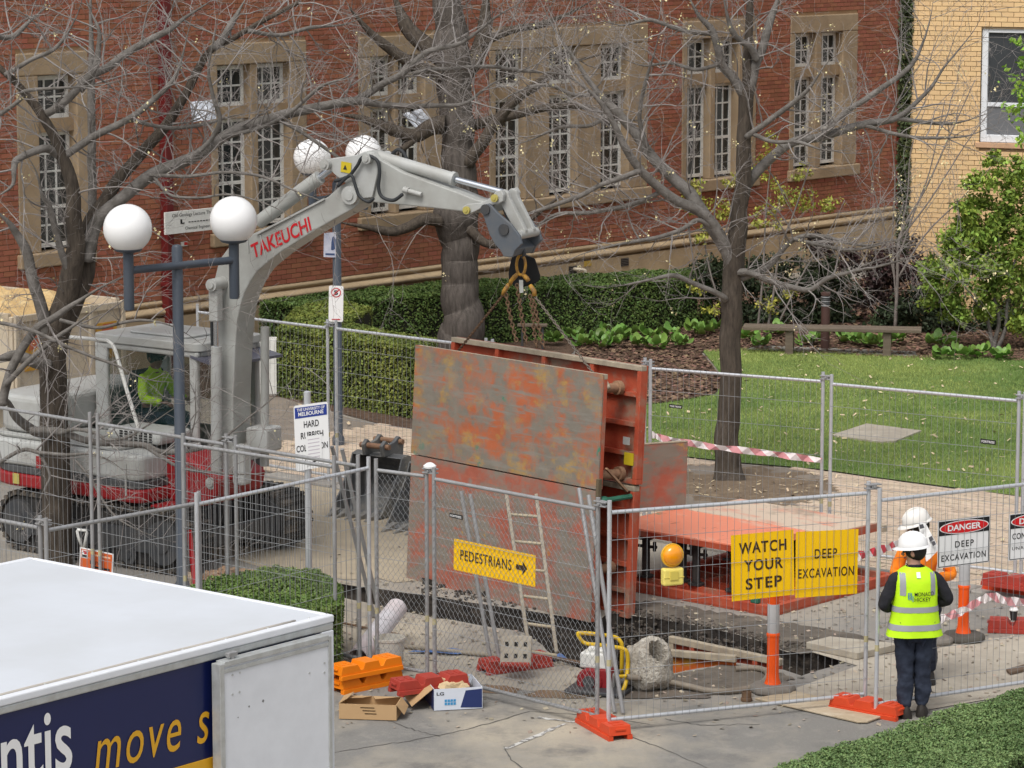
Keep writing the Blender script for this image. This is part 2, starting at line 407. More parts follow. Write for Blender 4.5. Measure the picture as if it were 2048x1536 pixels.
blotch('puddle', 960, 1380, 90, 8, .0088, m_pud, 1.0); blotch('puddle', 1125, 1390, 80, 9, .0092, m_pud, 4.0); blotch('puddle', 1330, 1392, 90, 9, .0096, mat('wet_earth', (.12, .10, .085), .4, col2=(.18, .15, .12), scale=3, amt=.8), 7.0); 

# footpath of clay pavers, its kerb, and the garden
KA, KB = G(560, 949), G(2300, 1232)                    # kerb line
kd = (KB - KA).normalized(); kn = Vector((-kd.y, kd.x, 0))
m_mortar = mat('paver_joint_sand', (.25, .21, .17), .95, col2=(.17, .145, .12), scale=3, amt=.8)
path_px = [(430, 930), (560, 949), (2300, 1232), (2300, 1045), (2048, 999), (1758, 961), (1642, 944), (1485, 931), (1375, 920), (1200, 890), (1000, 890), (830, 866), (700, 838), (562, 796), (430, 790)]
path_poly = poly_px(path_px)
path = sheet('brick_path', [path_poly], .012, m_mortar)
kb = MB(); 
kerb_len = (KB - KA).length
nk = int(kerb_len / 1.2)
m_kerb = mat('kerb_stone', (.33, .31, .28), .85, col2=(.22, .2, .18), scale=4, amt=.8, bump=.2)
kerb = thing('kerb', 'low grey stone kerb along the edge of the brick path', 'kerb', KA, math.degrees(math.atan2(kd.x, kd.y)))
kbm = MB(); kbm.bb((0.006, -.30, -.05), (1.19, -.02, .045)); kme = None
for i in range(nk):
    if kme is None:
        o = kbm.build('kerb_stone', m_kerb, kerb, bevel=.015); kme = o.data
    else:
        o = link('kerb_stone', kme, None, kerb); md = o.modifiers.new('bevel', 'BEVEL'); md.width = .015
    o.location = (i * 1.2, random.uniform(-.008, .008), random.uniform(-.006, .006))
# pavers in stretcher bond, local to the kerb direction
def inside(p, poly):
    c = False; j = len(poly) - 1
    for i in range(len(poly)):
        a, b = poly[i], poly[j]
        if (a.y > p.y) != (b.y > p.y) and p.x < (b.x - a.x) * (p.y - a.y) / (b.y - a.y) + a.x: c = not c
        j = i
    return c
m_paver = mat('clay_paver', (.55, .44, .335), .85, col2=(.46, .36, .27), scale=9, amt=.8, island=.12, bump=.12, bscale=80)
m_paver_o = mat('clay_paver_single', (.55, .44, .335), .85, col2=(.46, .36, .27), scale=9, amt=.8, objrand=.12, bump=.12, bscale=80)
mound_c = G(1462, 975)
pv = []
for row in range(0, 90):
    y = .06 + row * .118
    x = -1.5 - (row % 2) * .118
    while x < kerb_len + 1:
        p = KA + kd * x + kn * y
        u, v = proj(p)
        if -40 < u < 2090 and inside(p, path_poly) and (abs((p - mound_c).x) / 1.35) ** 2 + ((p - mound_c).y / 1.6) ** 2 > 1: pv.append((p, u, v))
        x += .236
def vis_paver(t):
    _, u, v = t
    return (1700 < u < 2048 and 985 < v < 1190) or (1380 < u < 1720 and 930 < v < 1010)
near = sorted([t for t in pv if vis_paver(t)], key=lambda t: t[0].y)[:300]
ids = set(id(t) for t in near)
R = Matrix.Rotation(math.atan2(kd.y, kd.x), 3, 'Z')
pme = MB().box((0, 0, 0), (.228, .110, .05)).build('paver', m_paver_o, path); pme_d = pme.data
for i, t in enumerate(near):
    o = pme if i == 0 else link('paver', pme_d, None, path)
    o.location = (t[0].x, t[0].y, .003 + random.uniform(-.003, .004)); o.rotation_euler = (random.uniform(-.006, .006), random.uniform(-.006, .006), math.atan2(kd.y, kd.x) + random.uniform(-.012, .012))
mb = MB()
for t in pv:
    if id(t) in ids: continue
    mb.box((t[0].x, t[0].y, .003 + random.uniform(-.003, .004)), (.228, .110, .05), R)
mb.build('pavers', m_paver, path, fix=False, kind='stuff')

lawn_px = [(1375, 916), (1290, 905), (1150, 880), (1150, 830), (1348, 806), (1430, 792), (1452, 765), (1425, 728), (1405, 704), (1500, 700), (1830, 716), (1900, 712), (2048, 722), (2400, 740), (2400, 1060), (2048, 996), (1758, 958), (1642, 941), (1485, 928)]
lawn_poly = poly_px(lawn_px)
m_turf = layered('lawn_turf', (.13, .20, .055), [((.26, .31, .08), .22, .50, .66, 6, None), ((.05, .10, .02), 1.2, .5, .7, 6, None), ((.19, .20, .07), 2.0, .6, .8, 6, None)], rough=.95, bump=.5, bscale=60)
lawn = sheet('lawn', [lawn_poly], .020, m_turf)
bed_poly = poly_px([(1150, 885), (1150, 690), (1380, 600), (1500, 560), (2400, 560), (2400, 745), (2048, 725), (1900, 715), (1830, 719), (1500, 703), (1402, 706), (1423, 730), (1449, 766), (1428, 790), (1348, 804), (1150, 828)])
m_mulch = layered('mulch', (.10, .062, .042), [((.19, .13, .09), 14, .5, .7, 6, None), ((.045, .03, .022), 6, .5, .7, 6, None)], rough=.95, bump=1.0, bscale=35)
sheet('garden_bed', [bed_poly], .016, m_mulch)
sheet('garden_bed', [poly_px([(-400, 800), (562, 797), (830, 867), (1000, 888), (1150, 700), (1150, 590), (-400, 640)])], .010, m_mulch).name = 'hedge_bed'

def scatter_poly(poly, n, rng):
    xs = [p.x for p in poly]; ys = [p.y for p in poly]; out = []
    while len(out) < n:
        p = Vector((rng.uniform(min(xs), max(xs)), rng.uniform(min(ys), max(ys)), 0))
        u, v = proj(p)
        if -30 < u < 2080 and inside(p, poly): out.append(p)
    return out
def blades(pts, h, wd, rng, lean=.5):
    P0 = np.array([[p.x, p.y, p.z] for p in pts]); n = len(P0)
    a = rng.uniform(0, 2 * np.pi, n); hh = h * rng.uniform(.5, 1.3, n); ln = rng.uniform(0, lean, n) * hh; b = rng.uniform(0, 2 * np.pi, n)
    dx = np.stack([np.cos(a), np.sin(a), np.zeros(n)], 1) * (wd / 2)
    tip = P0 + np.stack([np.cos(b) * ln, np.sin(b) * ln, hh], 1)
    V = np.stack([P0 - dx, P0 + dx, tip], 1).reshape(-1, 3); F = np.arange(3 * n).reshape(-1, 3)
    return V, F
m_grass = mat('grass_blade', (.155, .245, .065), .7, col2=(.28, .34, .10), scale=.28, amt=1.0, island=.3, contrast=(.46, .60), spec=.2)
slab_px = poly_px([(1662, 876), (1733, 853), (1843, 867), (1790, 888), (1762, 890)])
pts = [p for p in scatter_poly(lawn_poly, 90000, random) if not inside(p, slab_px)]
for p in pts: p.z = .02
V, F = blades(pts, .036, .010, RNG, .8)
tag(link('grass', mesh_np('grass', V, F), m_grass, None, None, 'stuff'), 'short green lawn grass beside the brick path', 'grass')
def flakes(pts, size, rng, flat=.35, aspect=(.35, 1.0)):
    P0 = np.array([[p[0], p[1], p[2]] for p in pts]); n = len(P0)
    a = rng.uniform(0, 2 * np.pi, n); s = size * rng.uniform(.5, 1.4, n); t = s * rng.uniform(*aspect, n)
    d1 = np.stack([np.cos(a), np.sin(a), rng.uniform(-flat, flat, n)], 1); d2 = np.stack([-np.sin(a), np.cos(a), rng.uniform(-flat, flat, n)], 1)
    A = d1 * s[:, None] / 2; B = d2 * t[:, None] / 2
    V = np.stack([P0 - A - B, P0 + A - B, P0 + A + B, P0 - A + B], 1).reshape(-1, 3)
    return V, np.arange(4 * n).reshape(-1, 4)
m_chip = mat('mulch_chip', (.17, .105, .07), .9, amt=0, island=.6)
pts = scatter_poly(bed_poly, 26000, random)
for p in pts: p.z = .03
V, F = flakes(pts, .06, RNG)
tag(link('mulch_chips', mesh_np('mulch_chips', V, F), m_chip, None, None, 'stuff'), 'brown bark mulch chips spread over the garden bed', 'mulch')
m_litter = mat('dry_leaf', (.52, .42, .27), .85, amt=0, island=.35)
pts = scatter_poly(lawn_poly, 380, random) + scatter_poly(path_poly, 160, random) + [G(random.uniform(1380, 1640), random.gauss(985, 14)) for _ in range(90)]
for p in pts: p.z = .055
V, F = flakes(pts, .055, RNG, flat=.5, aspect=(.2, .6))
tag(link('fallen_leaves', mesh_np('fallen_leaves', V, F), m_litter, None, None, 'stuff'), 'pale dry leaves fallen on the lawn and path', 'leaves')
m_debris = mat('road_debris', (.30, .25, .19), .9, amt=0, island=.6)
pts = []
while len(pts) < 1900:
    p = G(random.uniform(560, 2040), random.triangular(1090, 1480, 1260))
    if not inside(p, pit): p.z = .014; pts.append(p)
V, F = flakes(pts, .035, RNG, flat=.4)
tag(link('gravel_crumbs', mesh_np('gravel_crumbs', V, F), m_debris, None, None, 'stuff'), 'crumbs of soil and gravel strewn on the roadway', 'gravel')
# soil clods spilled along the pit edge
m_clod = mat('soil_clod', (.06, .05, .042), .95, col2=(.10, .083, .066), scale=12, amt=.8, island=.4, bump=.8)
def rock(mb, c, r, flat=.75):
    c = Vector(c); n, m_ = 6, 4; vs = []; k = Vector((random.uniform(0, 99), random.uniform(0, 99), 0))
    for i in range(1, m_):
        for j in range(n):
            ph, th = math.pi * i / m_ + random.uniform(-.2, .2), 2 * math.pi * j / n + random.uniform(-.3, .3); q = r * random.uniform(.6, 1.25)
            vs.append(c + Vector((math.sin(ph) * math.cos(th) * q, math.sin(ph) * math.sin(th) * q, math.cos(ph) * q * flat)))
    vs += [c + Vector((0, 0, r * flat * random.uniform(.6, 1.1))), c - Vector((0, 0, r * flat))]; a, z = len(vs) - 2, len(vs) - 1; fs = []
    for i in range(m_ - 2):
        for j in range(n): j2 = (j + 1) % n; fs.append((i * n + j, (i + 1) * n + j, (i + 1) * n + j2, i * n + j2))
    for j in range(n): j2 = (j + 1) % n; fs.append((a, j, j2)); fs.append((z, (m_ - 2) * n + j2, (m_ - 2) * n + j))
    mb._add(vs, fs)
mb = MB()
for _ in range(3600):
    k = random.random()
    if k < .80: u = random.uniform(1225, 1560); v = 1226 + (u - 1225) * .2 + random.gauss(4, 9)
    elif k < .95: u = random.uniform(1540, 1760); v = 1287 + abs(random.gauss(0, 9)) - (u - 1540) * .02
    else: u = random.uniform(830, 1200); v = 1178 + (u - 830) * .17 + random.gauss(0, 5)
    p = G(u, v); r = random.triangular(.005, .034, .009); z = .3 * r
    if inside(p, pit): z = -random.uniform(.05, .5)
    rock(mb, (p.x, p.y, z), r)
tag(mb.build('soil_clods', m_clod, None, kind='stuff'), 'dark clods of soil heaped along the edge of the excavation', 'soil')

# dirt mound round the right-hand tree
mb = MB(); rings = []
for i in range(9):
    k = i / 8; r = []
    for j in range(40):
        a = 2 * math.pi * j / 40; wob = 1 + .18 * noise.noise(Vector((math.cos(a) * 1.3, math.sin(a) * 1.3, 3)))
        x = mound_c.x + math.cos(a) * 1.55 * wob * (1 - k) + .35 * (1 - k); y = mound_c.y + math.sin(a) * 1.9 * wob * (1 - k)
        r.append((x, y, -.02 + .085 * (k ** .8) + .03 * noise.noise(Vector((x * 3, y * 3, 0)))))
    rings.append(r)
mb.loft(rings); tag(mb.build('dirt_mound', m_dirt, None, smooth=True, kind='structure'), 'low mound of bare dirt round the tree foot in the path', 'dirt')
# concrete slab let into the lawn
sl = poly_px([(1662, 876), (1733, 853), (1843, 867), (1790, 888), (1762, 890)])
mb = MB(); mb.slab([(p.x, p.y) for p in sl], .0, .045)
tag(mb.build('concrete_slab', m_conc, None), 'flat concrete inspection slab set in the lawn', 'slab')
sheet('bench_pad', [poly_px([(1490, 702), (1520, 694), (1830, 706), (1835, 716)])], .03, mat('bench_pad_concrete', (.3, .29, .26), .9, amt=.5))

# road plates and boards on the ground
def ground_plate(name, label, cat, px, h, m):
    ps = poly_px(px); c = sum(ps, Vector()) / len(ps)
    mb = MB(); mb.slab([(p.x - c.x, p.y - c.y) for p in ps], .012, .012 + h)
    o = mb.build(name, m, None, bevel=.006); o.location = c; return tag(o, label, cat)
m_ply = layered('dusty_plywood', (.42, .34, .235), [((.33, .26, .18), 3, .45, .7, 8, (1, 8, 1)), ((.55, .48, .37), 2, .55, .75, 8, None), ((.2, .15, .11), 6, .66, .8, 6, None)], rough=.85, bump=.1)
ground_plate('plywood_sheet', 'dusty plywood sheet lying under the orange fence foot by the man', 'board', [(1510, 1402), (1590, 1388), (1780, 1432), (1735, 1449), (1715, 1449)], .02, m_ply)
m_spoil = layered('trampled_mud', (.115, .098, .08), [((.20, .17, .135), 1.6, .48, .70, 10, None), ((.065, .055, .046), 4, .5, .7, 9, None)], rough=.85, bump=.5, bscale=30)
def rough_poly(px, jit):
    out = []
    for i, (u, v) in enumerate(px):
        u2, v2 = px[(i + 1) % len(px)]
        for k in range(10): t = k / 10; out.append(G(u + (u2 - u) * t, v + (v2 - v) * t + jit * noise.noise(Vector((u + (u2 - u) * t, v, 0)) * .07 + Vector((0, i * 3.3, 0)))))
    return out
sheet('spoil_strip', [rough_poly([(1205, 1196), (1300, 1205), (1420, 1222), (1560, 1244), (1700, 1268), (1800, 1292), (1740, 1300), (1650, 1296), (1604, 1310), (1575, 1303), (1540, 1287), (1480, 1267), (1400, 1249), (1300, 1233), (1224, 1222)], 7)], .0102, m_spoil, parent=None)
sheet('spoil_strip', [rough_poly([(1150, 1352), (1250, 1356), (1350, 1351), (1460, 1329), (1530, 1340), (1590, 1358), (1540, 1378), (1420, 1384), (1280, 1378)], 6)], .0107, m_spoil)
m_conc2 = mat('broken_slab', (.42, .38, .31), .85, col2=(.3, .26, .21), scale=5, amt=.8, bump=.2)
ground_plate('cover_stone', 'concrete slab at the edge of the small square hole', 'slab', [(1612, 1300), (1660, 1288), (1800, 1303), (1714, 1322)], .07, m_conc2)
ground_plate('timber_board', 'dark board on the ground at the right edge behind the fence', 'board', [(2012, 1346), (2090, 1325), (2100, 1333), (2020, 1353)], .03, mat('dark_board', (.16, .11, .075), .8))

# ================================================================== RED BRICK BUILDING
RW = Plane(P(1150, 600, 59.0), 40.6)
red = thing('brick_building', 'red brick building with stone-framed windows and a moulded stone base', 'building', RW.o, 40.6)
m_rm = mat('lime_mortar', (.40, .26, .14), .95, col2=(.29, .17, .09), scale=3, amt=.8)
m_red = mat('red_brick', (.33, .122, .070), .85, col2=(.262, .094, .055), scale=2.2, amt=.7, island=.16, bump=.25, bscale=70)
m_red_o = mat('red_brick_single', (.33, .122, .070), .85, col2=(.262, .094, .055), scale=2.2, amt=.7, objrand=.16, bump=.25, bscale=70)
m_stone = mat('sandstone', (.37, .275, .175), .85, col2=(.27, .195, .12), scale=2.0, amt=.85, bump=.3, bscale=40)
m_white = mat('white_paint', (.72, .72, .69), .5, col2=(.58, .57, .53), scale=14, amt=.6)
m_glass = mat('window_glass', (.018, .022, .024), .08, col2=(.05, .055, .05), scale=.8, amt=.8, spec=.6)
_, z_brick = RW.at(1204, 486); _, z_m1 = RW.at(1204, 495); _, z_m2 = RW.at(1204, 514)
S0, S1 = RW.at(-160, 300)[0], RW.at(1835, 300)[0]
ZT = RW.at(1024, -140)[1] + 1.2
# windows: list of (stone outer px box, columns px, upper (v0,v1), lower (v0,v1))
WIN = [((32, 176, 85), [(79, 149)], 132, 211, 236, 464),
       ((420, 612, 80), [(437, 499), (519, 578)], 130, 205, 250, 440),
       ((716, 890, 72), [(742, 787), (800, 845)], 118, 185, 222, 410),
       ((977, 1293, 48), [(992, 1048), (1101, 1152), (1204, 1253)], 106, 167, 186, 386),
       ((1362, 1510, 52), [(1374, 1418), (1432, 1473)], 80, 143, 168, 355),
       ((1577, 1711, 28), [(1588, 1628), (1643, 1680)], 67, 131, 152, 332)]
win = []
for (u0, u1, vt), cols, a0, a1, b0, b1 in WIN:
    um = (cols[0][0] + cols[-1][1]) / 2
    sx0, sx1 = RW.at(u0, 250)[0], RW.at(u1, 250)[0]
    cs = [(RW.at(c0, 250)[0], RW.at(c1, 250)[0]) for c0, c1 in cols]
    zz = [RW.at(um, q)[1] for q in (vt, a0, a1, b0, b1, b1 + 34)]
    win.append((sx0, sx1, cs, zz))
# even storey heights: the same sill and head level for every window
for k in range(6):
    av = sum(w_[3][k] for w_ in win[1:]) / 5
    for w_ in win: w_[3][k] = av if k != 0 else av
def in_win(x, z, pad=0.0):
    return any(sx0 - pad < x < sx1 + pad and zz[5] - pad < z < zz[0] + pad for sx0, sx1, cs, zz in win)
# backing wall with openings for the glazed lights
holes = []
for sx0, sx1, cs, zz in win: holes.append([(sx0, zz[5]), (sx1, zz[5]), (sx1, zz[0]), (sx0, zz[0])])
L3 = [[Vector((S0, 0, 0)), Vector((S1, 0, 0)), Vector((S1, ZT, 0)), Vector((S0, ZT, 0))]] + [[Vector((x, z, 0)) for x, z in h] for h in holes]
tris = tessellate_polygon(L3); flat = [p for lp in L3 for p in lp]
mb = MB(); mb._add([(p.x, 0, p.y) for p in flat], [tuple(t) for t in tris])
wall = mb.build('wall', m_rm, red)
mb = MB(); mb.bb((S0, .5, 0), (S1, 6.0, ZT)); mb.build('interior', mat('dark_interior', (.02, .02, .02), .9), red)
# bricks
CH, BL = .082, .235
rows = int((ZT - z_brick) / CH); bricks = []; cut = []
for r in range(rows):
    z = z_brick + CH * (r + .5); x = S0 + (r % 2) * BL / 2
    while x < S1 - BL:
        a_, b_ = x - BL / 2 + .006, x + BL / 2 - .006
        for sx0, sx1, cs, zz in win:
            if zz[5] - CH / 2 < z < zz[0] + CH / 2:
                if a_ < sx0 < b_: b_ = sx0 - .004
                elif a_ < sx1 < b_: a_ = sx1 + .004
                elif a_ >= sx0 and b_ <= sx1: b_ = a_
        u, v = proj(RW.w(x, z))
        if b_ - a_ > .03 and -30 < u < 1840 and -30 < v < 640:
            if b_ - a_ > BL - .02: bricks.append((x, z, u, v))
            else: cut.append(((a_ + b_) / 2, z, b_ - a_))
        x += BL
def vis_brick(t):
    x, z, u, v = t
    return (640 < u < 880 and 430 < v < 585) or (270 < u < 420 and 90 < v < 420) or (1060 < u < 1400 and 400 < v < 490) or (0 < u < 32 and 180 < v < 430)
sel = sorted([t for t in bricks if vis_brick(t)], key=lambda t: t[0])[:300]; ids = set(id(t) for t in sel)
bo = MB().box((0, 0, 0), (BL - .012, .03, CH - .012)).build('brick', m_red_o, wall); bd = bo.data
for i, t in enumerate(sel):
    o = bo if i == 0 else link('brick', bd, None, wall)
    o.location = (t[0], -.005 + random.uniform(-.002, .002), t[1])
mb = MB()
for t in bricks:
    if id(t) in ids: continue
    mb.box((t[0], -.005 + random.uniform(-.002, .002), t[1]), (BL - .012, .03, CH - .012))
for x, z, l_ in cut: mb.box((x, -.005, z), (l_, .03, CH - .012))
mb.build('bricks', m_red, wall, fix=False, kind='stuff')
# plinth and mouldings
def moulding(z0, z1, d):
    n = 8; return [(0.0, z0)] + [(-d * math.sin(math.pi * i / n) ** .6 if 0 < i < n else -d * .2, z0 + (z1 - z0) * i / n) for i in range(n + 1)] + [(0.0, z1)]
m_stone_d = mat('weathered_stone', (.46, .35, .215), .9, col2=(.33, .245, .15), scale=1.4, amt=.9, bump=.4, bscale=30)
mb = MB(); mb.bb((S0, -.10, -.1), (S1, .02, z_m2 - .02)); mb.build('plinth', m_stone_d, red)
for nm, za, zb, d in (('stone_moulding', z_m2, z_m1 - .03, .13), ('stone_moulding', z_m1 - .01, z_brick - .005, .05)):
    prof = moulding(za, zb, d); mb = MB()
    mb.loft([[(x, y, z) for y, z in prof] for x in (S0, S1)]); mb.build(nm, m_stone_d, red, smooth=50)
# vents and services on the plinth
m_dark = mat('dark_recess', (.02, .018, .016), .9, amt=0)
for u, v in ((822, 578), (1145, 540), (1249, 524)):
    x, z = RW.at(u, v, -.1); mb = MB(); mb.bb((x - .11, -.115, z - .075), (x + .11, -.102, z + .075)); ve = mb.build('vent', m_dark, red)
    mb = MB()
    for k in range(5): mb.bb((x - .11, -.122, z - .07 + k * .032), (x + .11, -.116, z - .06 + k * .032))
    mb.build('slat', mat('vent_iron', (.12, .1, .085), .7, amt=0), ve)
x, z = RW.at(1175, 527, -.1); mb = MB(); mb.bb((x - .10, -.112, z - .05), (x + .10, -.103, z + .05)); mb.build('warning_plate', mat('yellow_plate', (.50, .33, .06), .6), red)
x, z = RW.at(1150, 541, -.1); mb = MB(); mb.tube([(x - .05, -.1, z + .03), (x - .02, -.28, z + .03), (x + .04, -.30, z + .02), (x + .06, -.30, z - .15)], .035, 10); mb.build('vent_pipe', mat('cream_pipe', (.62, .55, .42), .5), red, smooth=True)
# window assemblies
m_jamb = mat('stone_jamb', (.36, .25, .14), .85, col2=(.25, .18, .115), scale=3, amt=.9, bump=.3, bscale=50)
unit = MB().box((0, 0, 0), (1, 1, 1)); unit_pane = None
for wi, (sx0, sx1, cs, zz) in enumerate(win):
    zt, a0, a1, b0, b1, zs = zz
    mb = MB()
    mb.bb((sx0, -.035, a0 + .05), (sx1, .3, zt)); mb.bb((sx0 - .05, -.11, b1 - .06 - .24), (sx1 + .05, .3, b1 - .08))          # head, sill
    mb.bb((sx0, -.03, b1 - .08), (cs[0][0] - .03, .3, a0 + .05)); mb.bb((cs[-1][1] + .03, -.03, b1 - .08), (sx1, .3, a0 + .05))
    for k in range(len(cs) - 1): mb.bb((cs[k][1] + .03, -.005, b1 - .08), (cs[k + 1][0] - .03, .3, a0 + .05))
    wo_ = mb.build('window', m_stone, red, bevel=.02)
    for c0, c1 in cs: mb = MB(); mb.bb((c0 - .028, .05, b0 + .03), (c1 + .028, .3, a1 - .03)); mb.build('transom', m_jamb, wo_)
    for c0, c1 in cs:
        for (zb, zt2, nr) in ((a1, a0, 2), (b1, b0, 5 if wi else 6)):
            mb = MB(); f = .035; y0, y1 = .16, .20
            mb.bb((c0 - .03, y0, zb - .03), (c0 + f, y1, zt2 + .03)); mb.bb((c1 - f, y0, zb - .03), (c1 + .03, y1, zt2 + .03))
            mb.bb((c0 + f, y0, zb - .03), (c1 - f, y1, zb + f)); mb.bb((c0 + f, y0, zt2 - f), (c1 - f, y1, zt2 + .03))
            nc = 3; wd = (c1 - c0 - 2 * f); hh = zt2 - zb - 2 * f; t = .015
            for k in range(1, nc): x = c0 + f + wd * k / nc; mb.bb((x - t, y0 + .004, zb + f), (x + t, y1 - .004, zt2 - f))
            for k in range(1, nr):
                z = zb + f + hh * k / nr; q = t if not (nr >= 5 and k == 2) else .028
                mb.bb((c0 + f, y0 + .007, z - q), (c1 - f, y1 - .007, z + q))
            mb.build('window_frame', m_white, wo_)
            for i in range(nc):
                for j in range(nr):
                    if unit_pane is None: o = unit.build('pane', m_glass, wo_); unit_pane = o.data
                    else: o = link('pane', unit_pane, None, wo_)
                    o.scale = (wd / nc, .006, hh / nr); o.location = (c0 + f + wd * (i + .5) / nc, .185, zb + f + hh * (j + .5) / nr)
                    o.rotation_euler = (random.uniform(-.012, .012), 0, random.uniform(-.012, .012))
# pale pots behind the right-hand window, red downpipes, wall sign
m_pipe = mat('oxblood_paint', (.13, .014, .014), .45, amt=.3)
for nm, u, wdt in (('downpipe', 322, .16), ('downpipe', 1797, .22)):
    x, _ = RW.at(u, 250); mb = MB(); mb.bb((x - wdt / 2, -.19, 0), (x + wdt / 2, -.03, ZT))
    for k in range(4): mb.bb((x - wdt / 2 - .02, -.20, 1.3 + k * 1.9), (x + wdt / 2 + .02, -.02, 1.38 + k * 1.9))
    mb.build(nm, m_pipe, red, bevel=.02)
SG = Plane(RW.w(0, 0, -.4), 40.6)
x0, zt = SG.at(330, 425); x1, _ = SG.at(445, 410); _, zb = SG.at(330, 470)
sg = thing('wall_sign', 'white wall board with black lettering beside the red downpipe', 'sign', RW.w(x0, 0, -.4), 40.6)
wd = x1 - x0
mb = MB(); mb.bb((0, 0, zb), (wd, .03, zt)); mb.build('board', m_white, sg, bevel=.004)
m_ink = mat('black_ink', (.012, .012, .013), .5, amt=0)
hh = zt - zb
lettering(sg, 'Old Geology Lecture Theatre', wd * .12, zb + hh * .70, wd * .80, hh * .20, -.004, m_ink)
lettering(sg, 'Chemical Engineering', wd * .34, zb + hh * .10, wd * .50, hh * .18, -.004, m_ink)
mb = MB(); mb.bb((wd * .26, -.005, zb + hh * .42), (wd * .29, -.002, zb + hh * .62)); mb.bb((wd * .29, -.005, zb + hh * .42), (wd * .33, -.002, zb + hh * .47))
for k in range(9): mb.bb((wd * (.40 + .05 * k), -.005, zb + hh * .45), (wd * (.435 + .05 * k), -.002, zb + hh * .49))
mb.build('print', m_ink, sg, fix=False, kind='stuff')
x, z = SG.at(400, 491); ns = thing('notice_plate', 'small white and red notice plate on the red brick wall', 'sign', RW.w(x, 0, -.02), 40.6)
mb = MB(); mb.bb((-.07, -.02, z - .035), (.07, 0, z + .035)); mb.build('plate', m_white, ns)
mb = MB(); mb.bb((-.005, -.024, z - .02), (.065, -.021, z + .028)); mb.build('red_panel', mat('sign_red', (.55, .02, .02), .5, amt=0), ns)

# ================================================================== YELLOW BRICK BUILDING
YW = Plane(P(1820, 300, 56.5), 115)
yel = thing('brick_building', 'pale yellow brick building at the right with a white window', 'building', YW.o, 115)
m_ym = mat('grey_mortar', (.30, .21, .12), .95, amt=.4)
m_yel = mat('yellow_brick', (.74, .51, .27), .8, col2=(.68, .46, .235), scale=2, amt=.6, island=.05, bump=.12, bscale=70)
m_yel_o = mat('yellow_brick_single', (.74, .51, .27), .8, col2=(.68, .46, .235), scale=2, amt=.6, objrand=.05, bump=.12, bscale=70)
yx1 = YW.at(2140, 300)[0]; YT = YW.at(1950, -120)[1]
wx0, wzt = YW.at(1964, 57); _, wzb = YW.at(1962, 284); wx1 = wx0 + 1.9
L3 = [[Vector((0, 0, 0)), Vector((yx1, 0, 0)), Vector((yx1, YT, 0)), Vector((0, YT, 0))], [Vector((wx0, wzb, 0)), Vector((min(wx1, yx1 - .02), wzb, 0)), Vector((min(wx1, yx1 - .02), wzt, 0)), Vector((wx0, wzt, 0))]]
wx1 = min(wx1, yx1 - .02)
tris = tessellate_polygon(L3); flat = [p for lp in L3 for p in lp]
mb = MB(); mb._add([(p.x, 0, p.y) for p in flat], [tuple(t) for t in tris]); ywall = mb.build('wall', m_ym, yel)
mb = MB(); mb._add([(0, 0, 0), (0, 7, 0), (0, 7, YT), (0, 0, YT)], [(0, 1, 2, 3)]); mb.build('side_wall', m_yel, yel, fix=False)
mb = MB(); mb.bb((wx0 - .2, .6, wzb - .2), (wx1, 2.0, wzt + .2)); mb.build('interior', MATS['dark_interior'], yel)
CH2, BL2 = .086, .215; ybr = []; ycut = []
for r in range(int(YT / CH2)):
    z = CH2 * (r + .5); x = BL2 / 2 - (r % 2) * BL2 / 2
    while x < yx1 - BL2 / 2:
        a_, b_ = max(.0, x - BL2 / 2 + .005), x + BL2 / 2 - .005
        if wzb - .11 < z < wzt + CH2 / 2 and b_ > wx0 - .005: b_ = max(a_, wx0 - .005) if a_ < wx0 else a_
        if b_ - a_ > .03:
            u, v = proj(YW.w(x, z))
            if b_ - a_ > BL2 - .02: ybr.append((x, z, u, v))
            else: ycut.append(((a_ + b_) / 2, z, b_ - a_))
        x += BL2
sel = sorted([t for t in ybr if t[2] < 2050 and -5 < t[3] < 330], key=lambda t: -t[0] - .3 * t[1])[:300]; ids = set(id(t) for t in sel)
bo = MB().box((0, 0, 0), (BL2 - .010, .03, CH2 - .010)).build('brick', m_yel_o, ywall); bd = bo.data
for i, t in enumerate(sel):
    o = bo if i == 0 else link('brick', bd, None, ywall)
    o.location = (t[0], -.005 + random.uniform(-.0015, .0015), t[1])
mb = MB()
for t in ybr:
    if id(t) in ids: continue
    mb.box((t[0], -.005 + random.uniform(-.0015, .0015), t[1]), (BL2 - .010, .03, CH2 - .010))
for x, z, l_ in ycut: mb.box((x, -.005, z), (l_, .03, CH2 - .010))
mb.build('bricks', m_yel, ywall, fix=False, kind='stuff')
m_alu = mat('white_window_frame', (.75, .77, .80), .4, amt=.2)
mb = MB(); zm = YW.at(1985, 209)[1]
for a, b in (((wx0, wzb), (wx0 + .11, wzt)), ((wx1 - .11, wzb), (wx1, wzt)), ((wx0 + .11, wzb), (wx1 - .11, wzb + .13)), ((wx0 + .11, wzt - .07), (wx1 - .11, wzt))):
    mb.bb((a[0], .03, a[1]), (b[0], .12, b[1]))
wn = mb.build('window', m_alu, yel, bevel=.008)
mb = MB(); mb.bb((wx0 + .11, .05, zm - .035), (wx1 - .11, .10, zm + .035)); mb.build('glazing_bar', m_alu, wn)
m_gl2 = mat('tinted_glass', (.05, .055, .06), .12, amt=.3, spec=.5)
mb = MB(); mb.bb((wx0 + .105, .075, wzb + .125), (wx1 - .105, .083, zm - .03)); mb.build('pane', mat('grey_blind_glass', (.16, .165, .175), .15, amt=.2), wn)
mb = MB(); mb.bb((wx0 + .105, .075, zm + .03), (wx1 - .105, .083, wzt - .065)); mb.build('pane', m_gl2, wn)
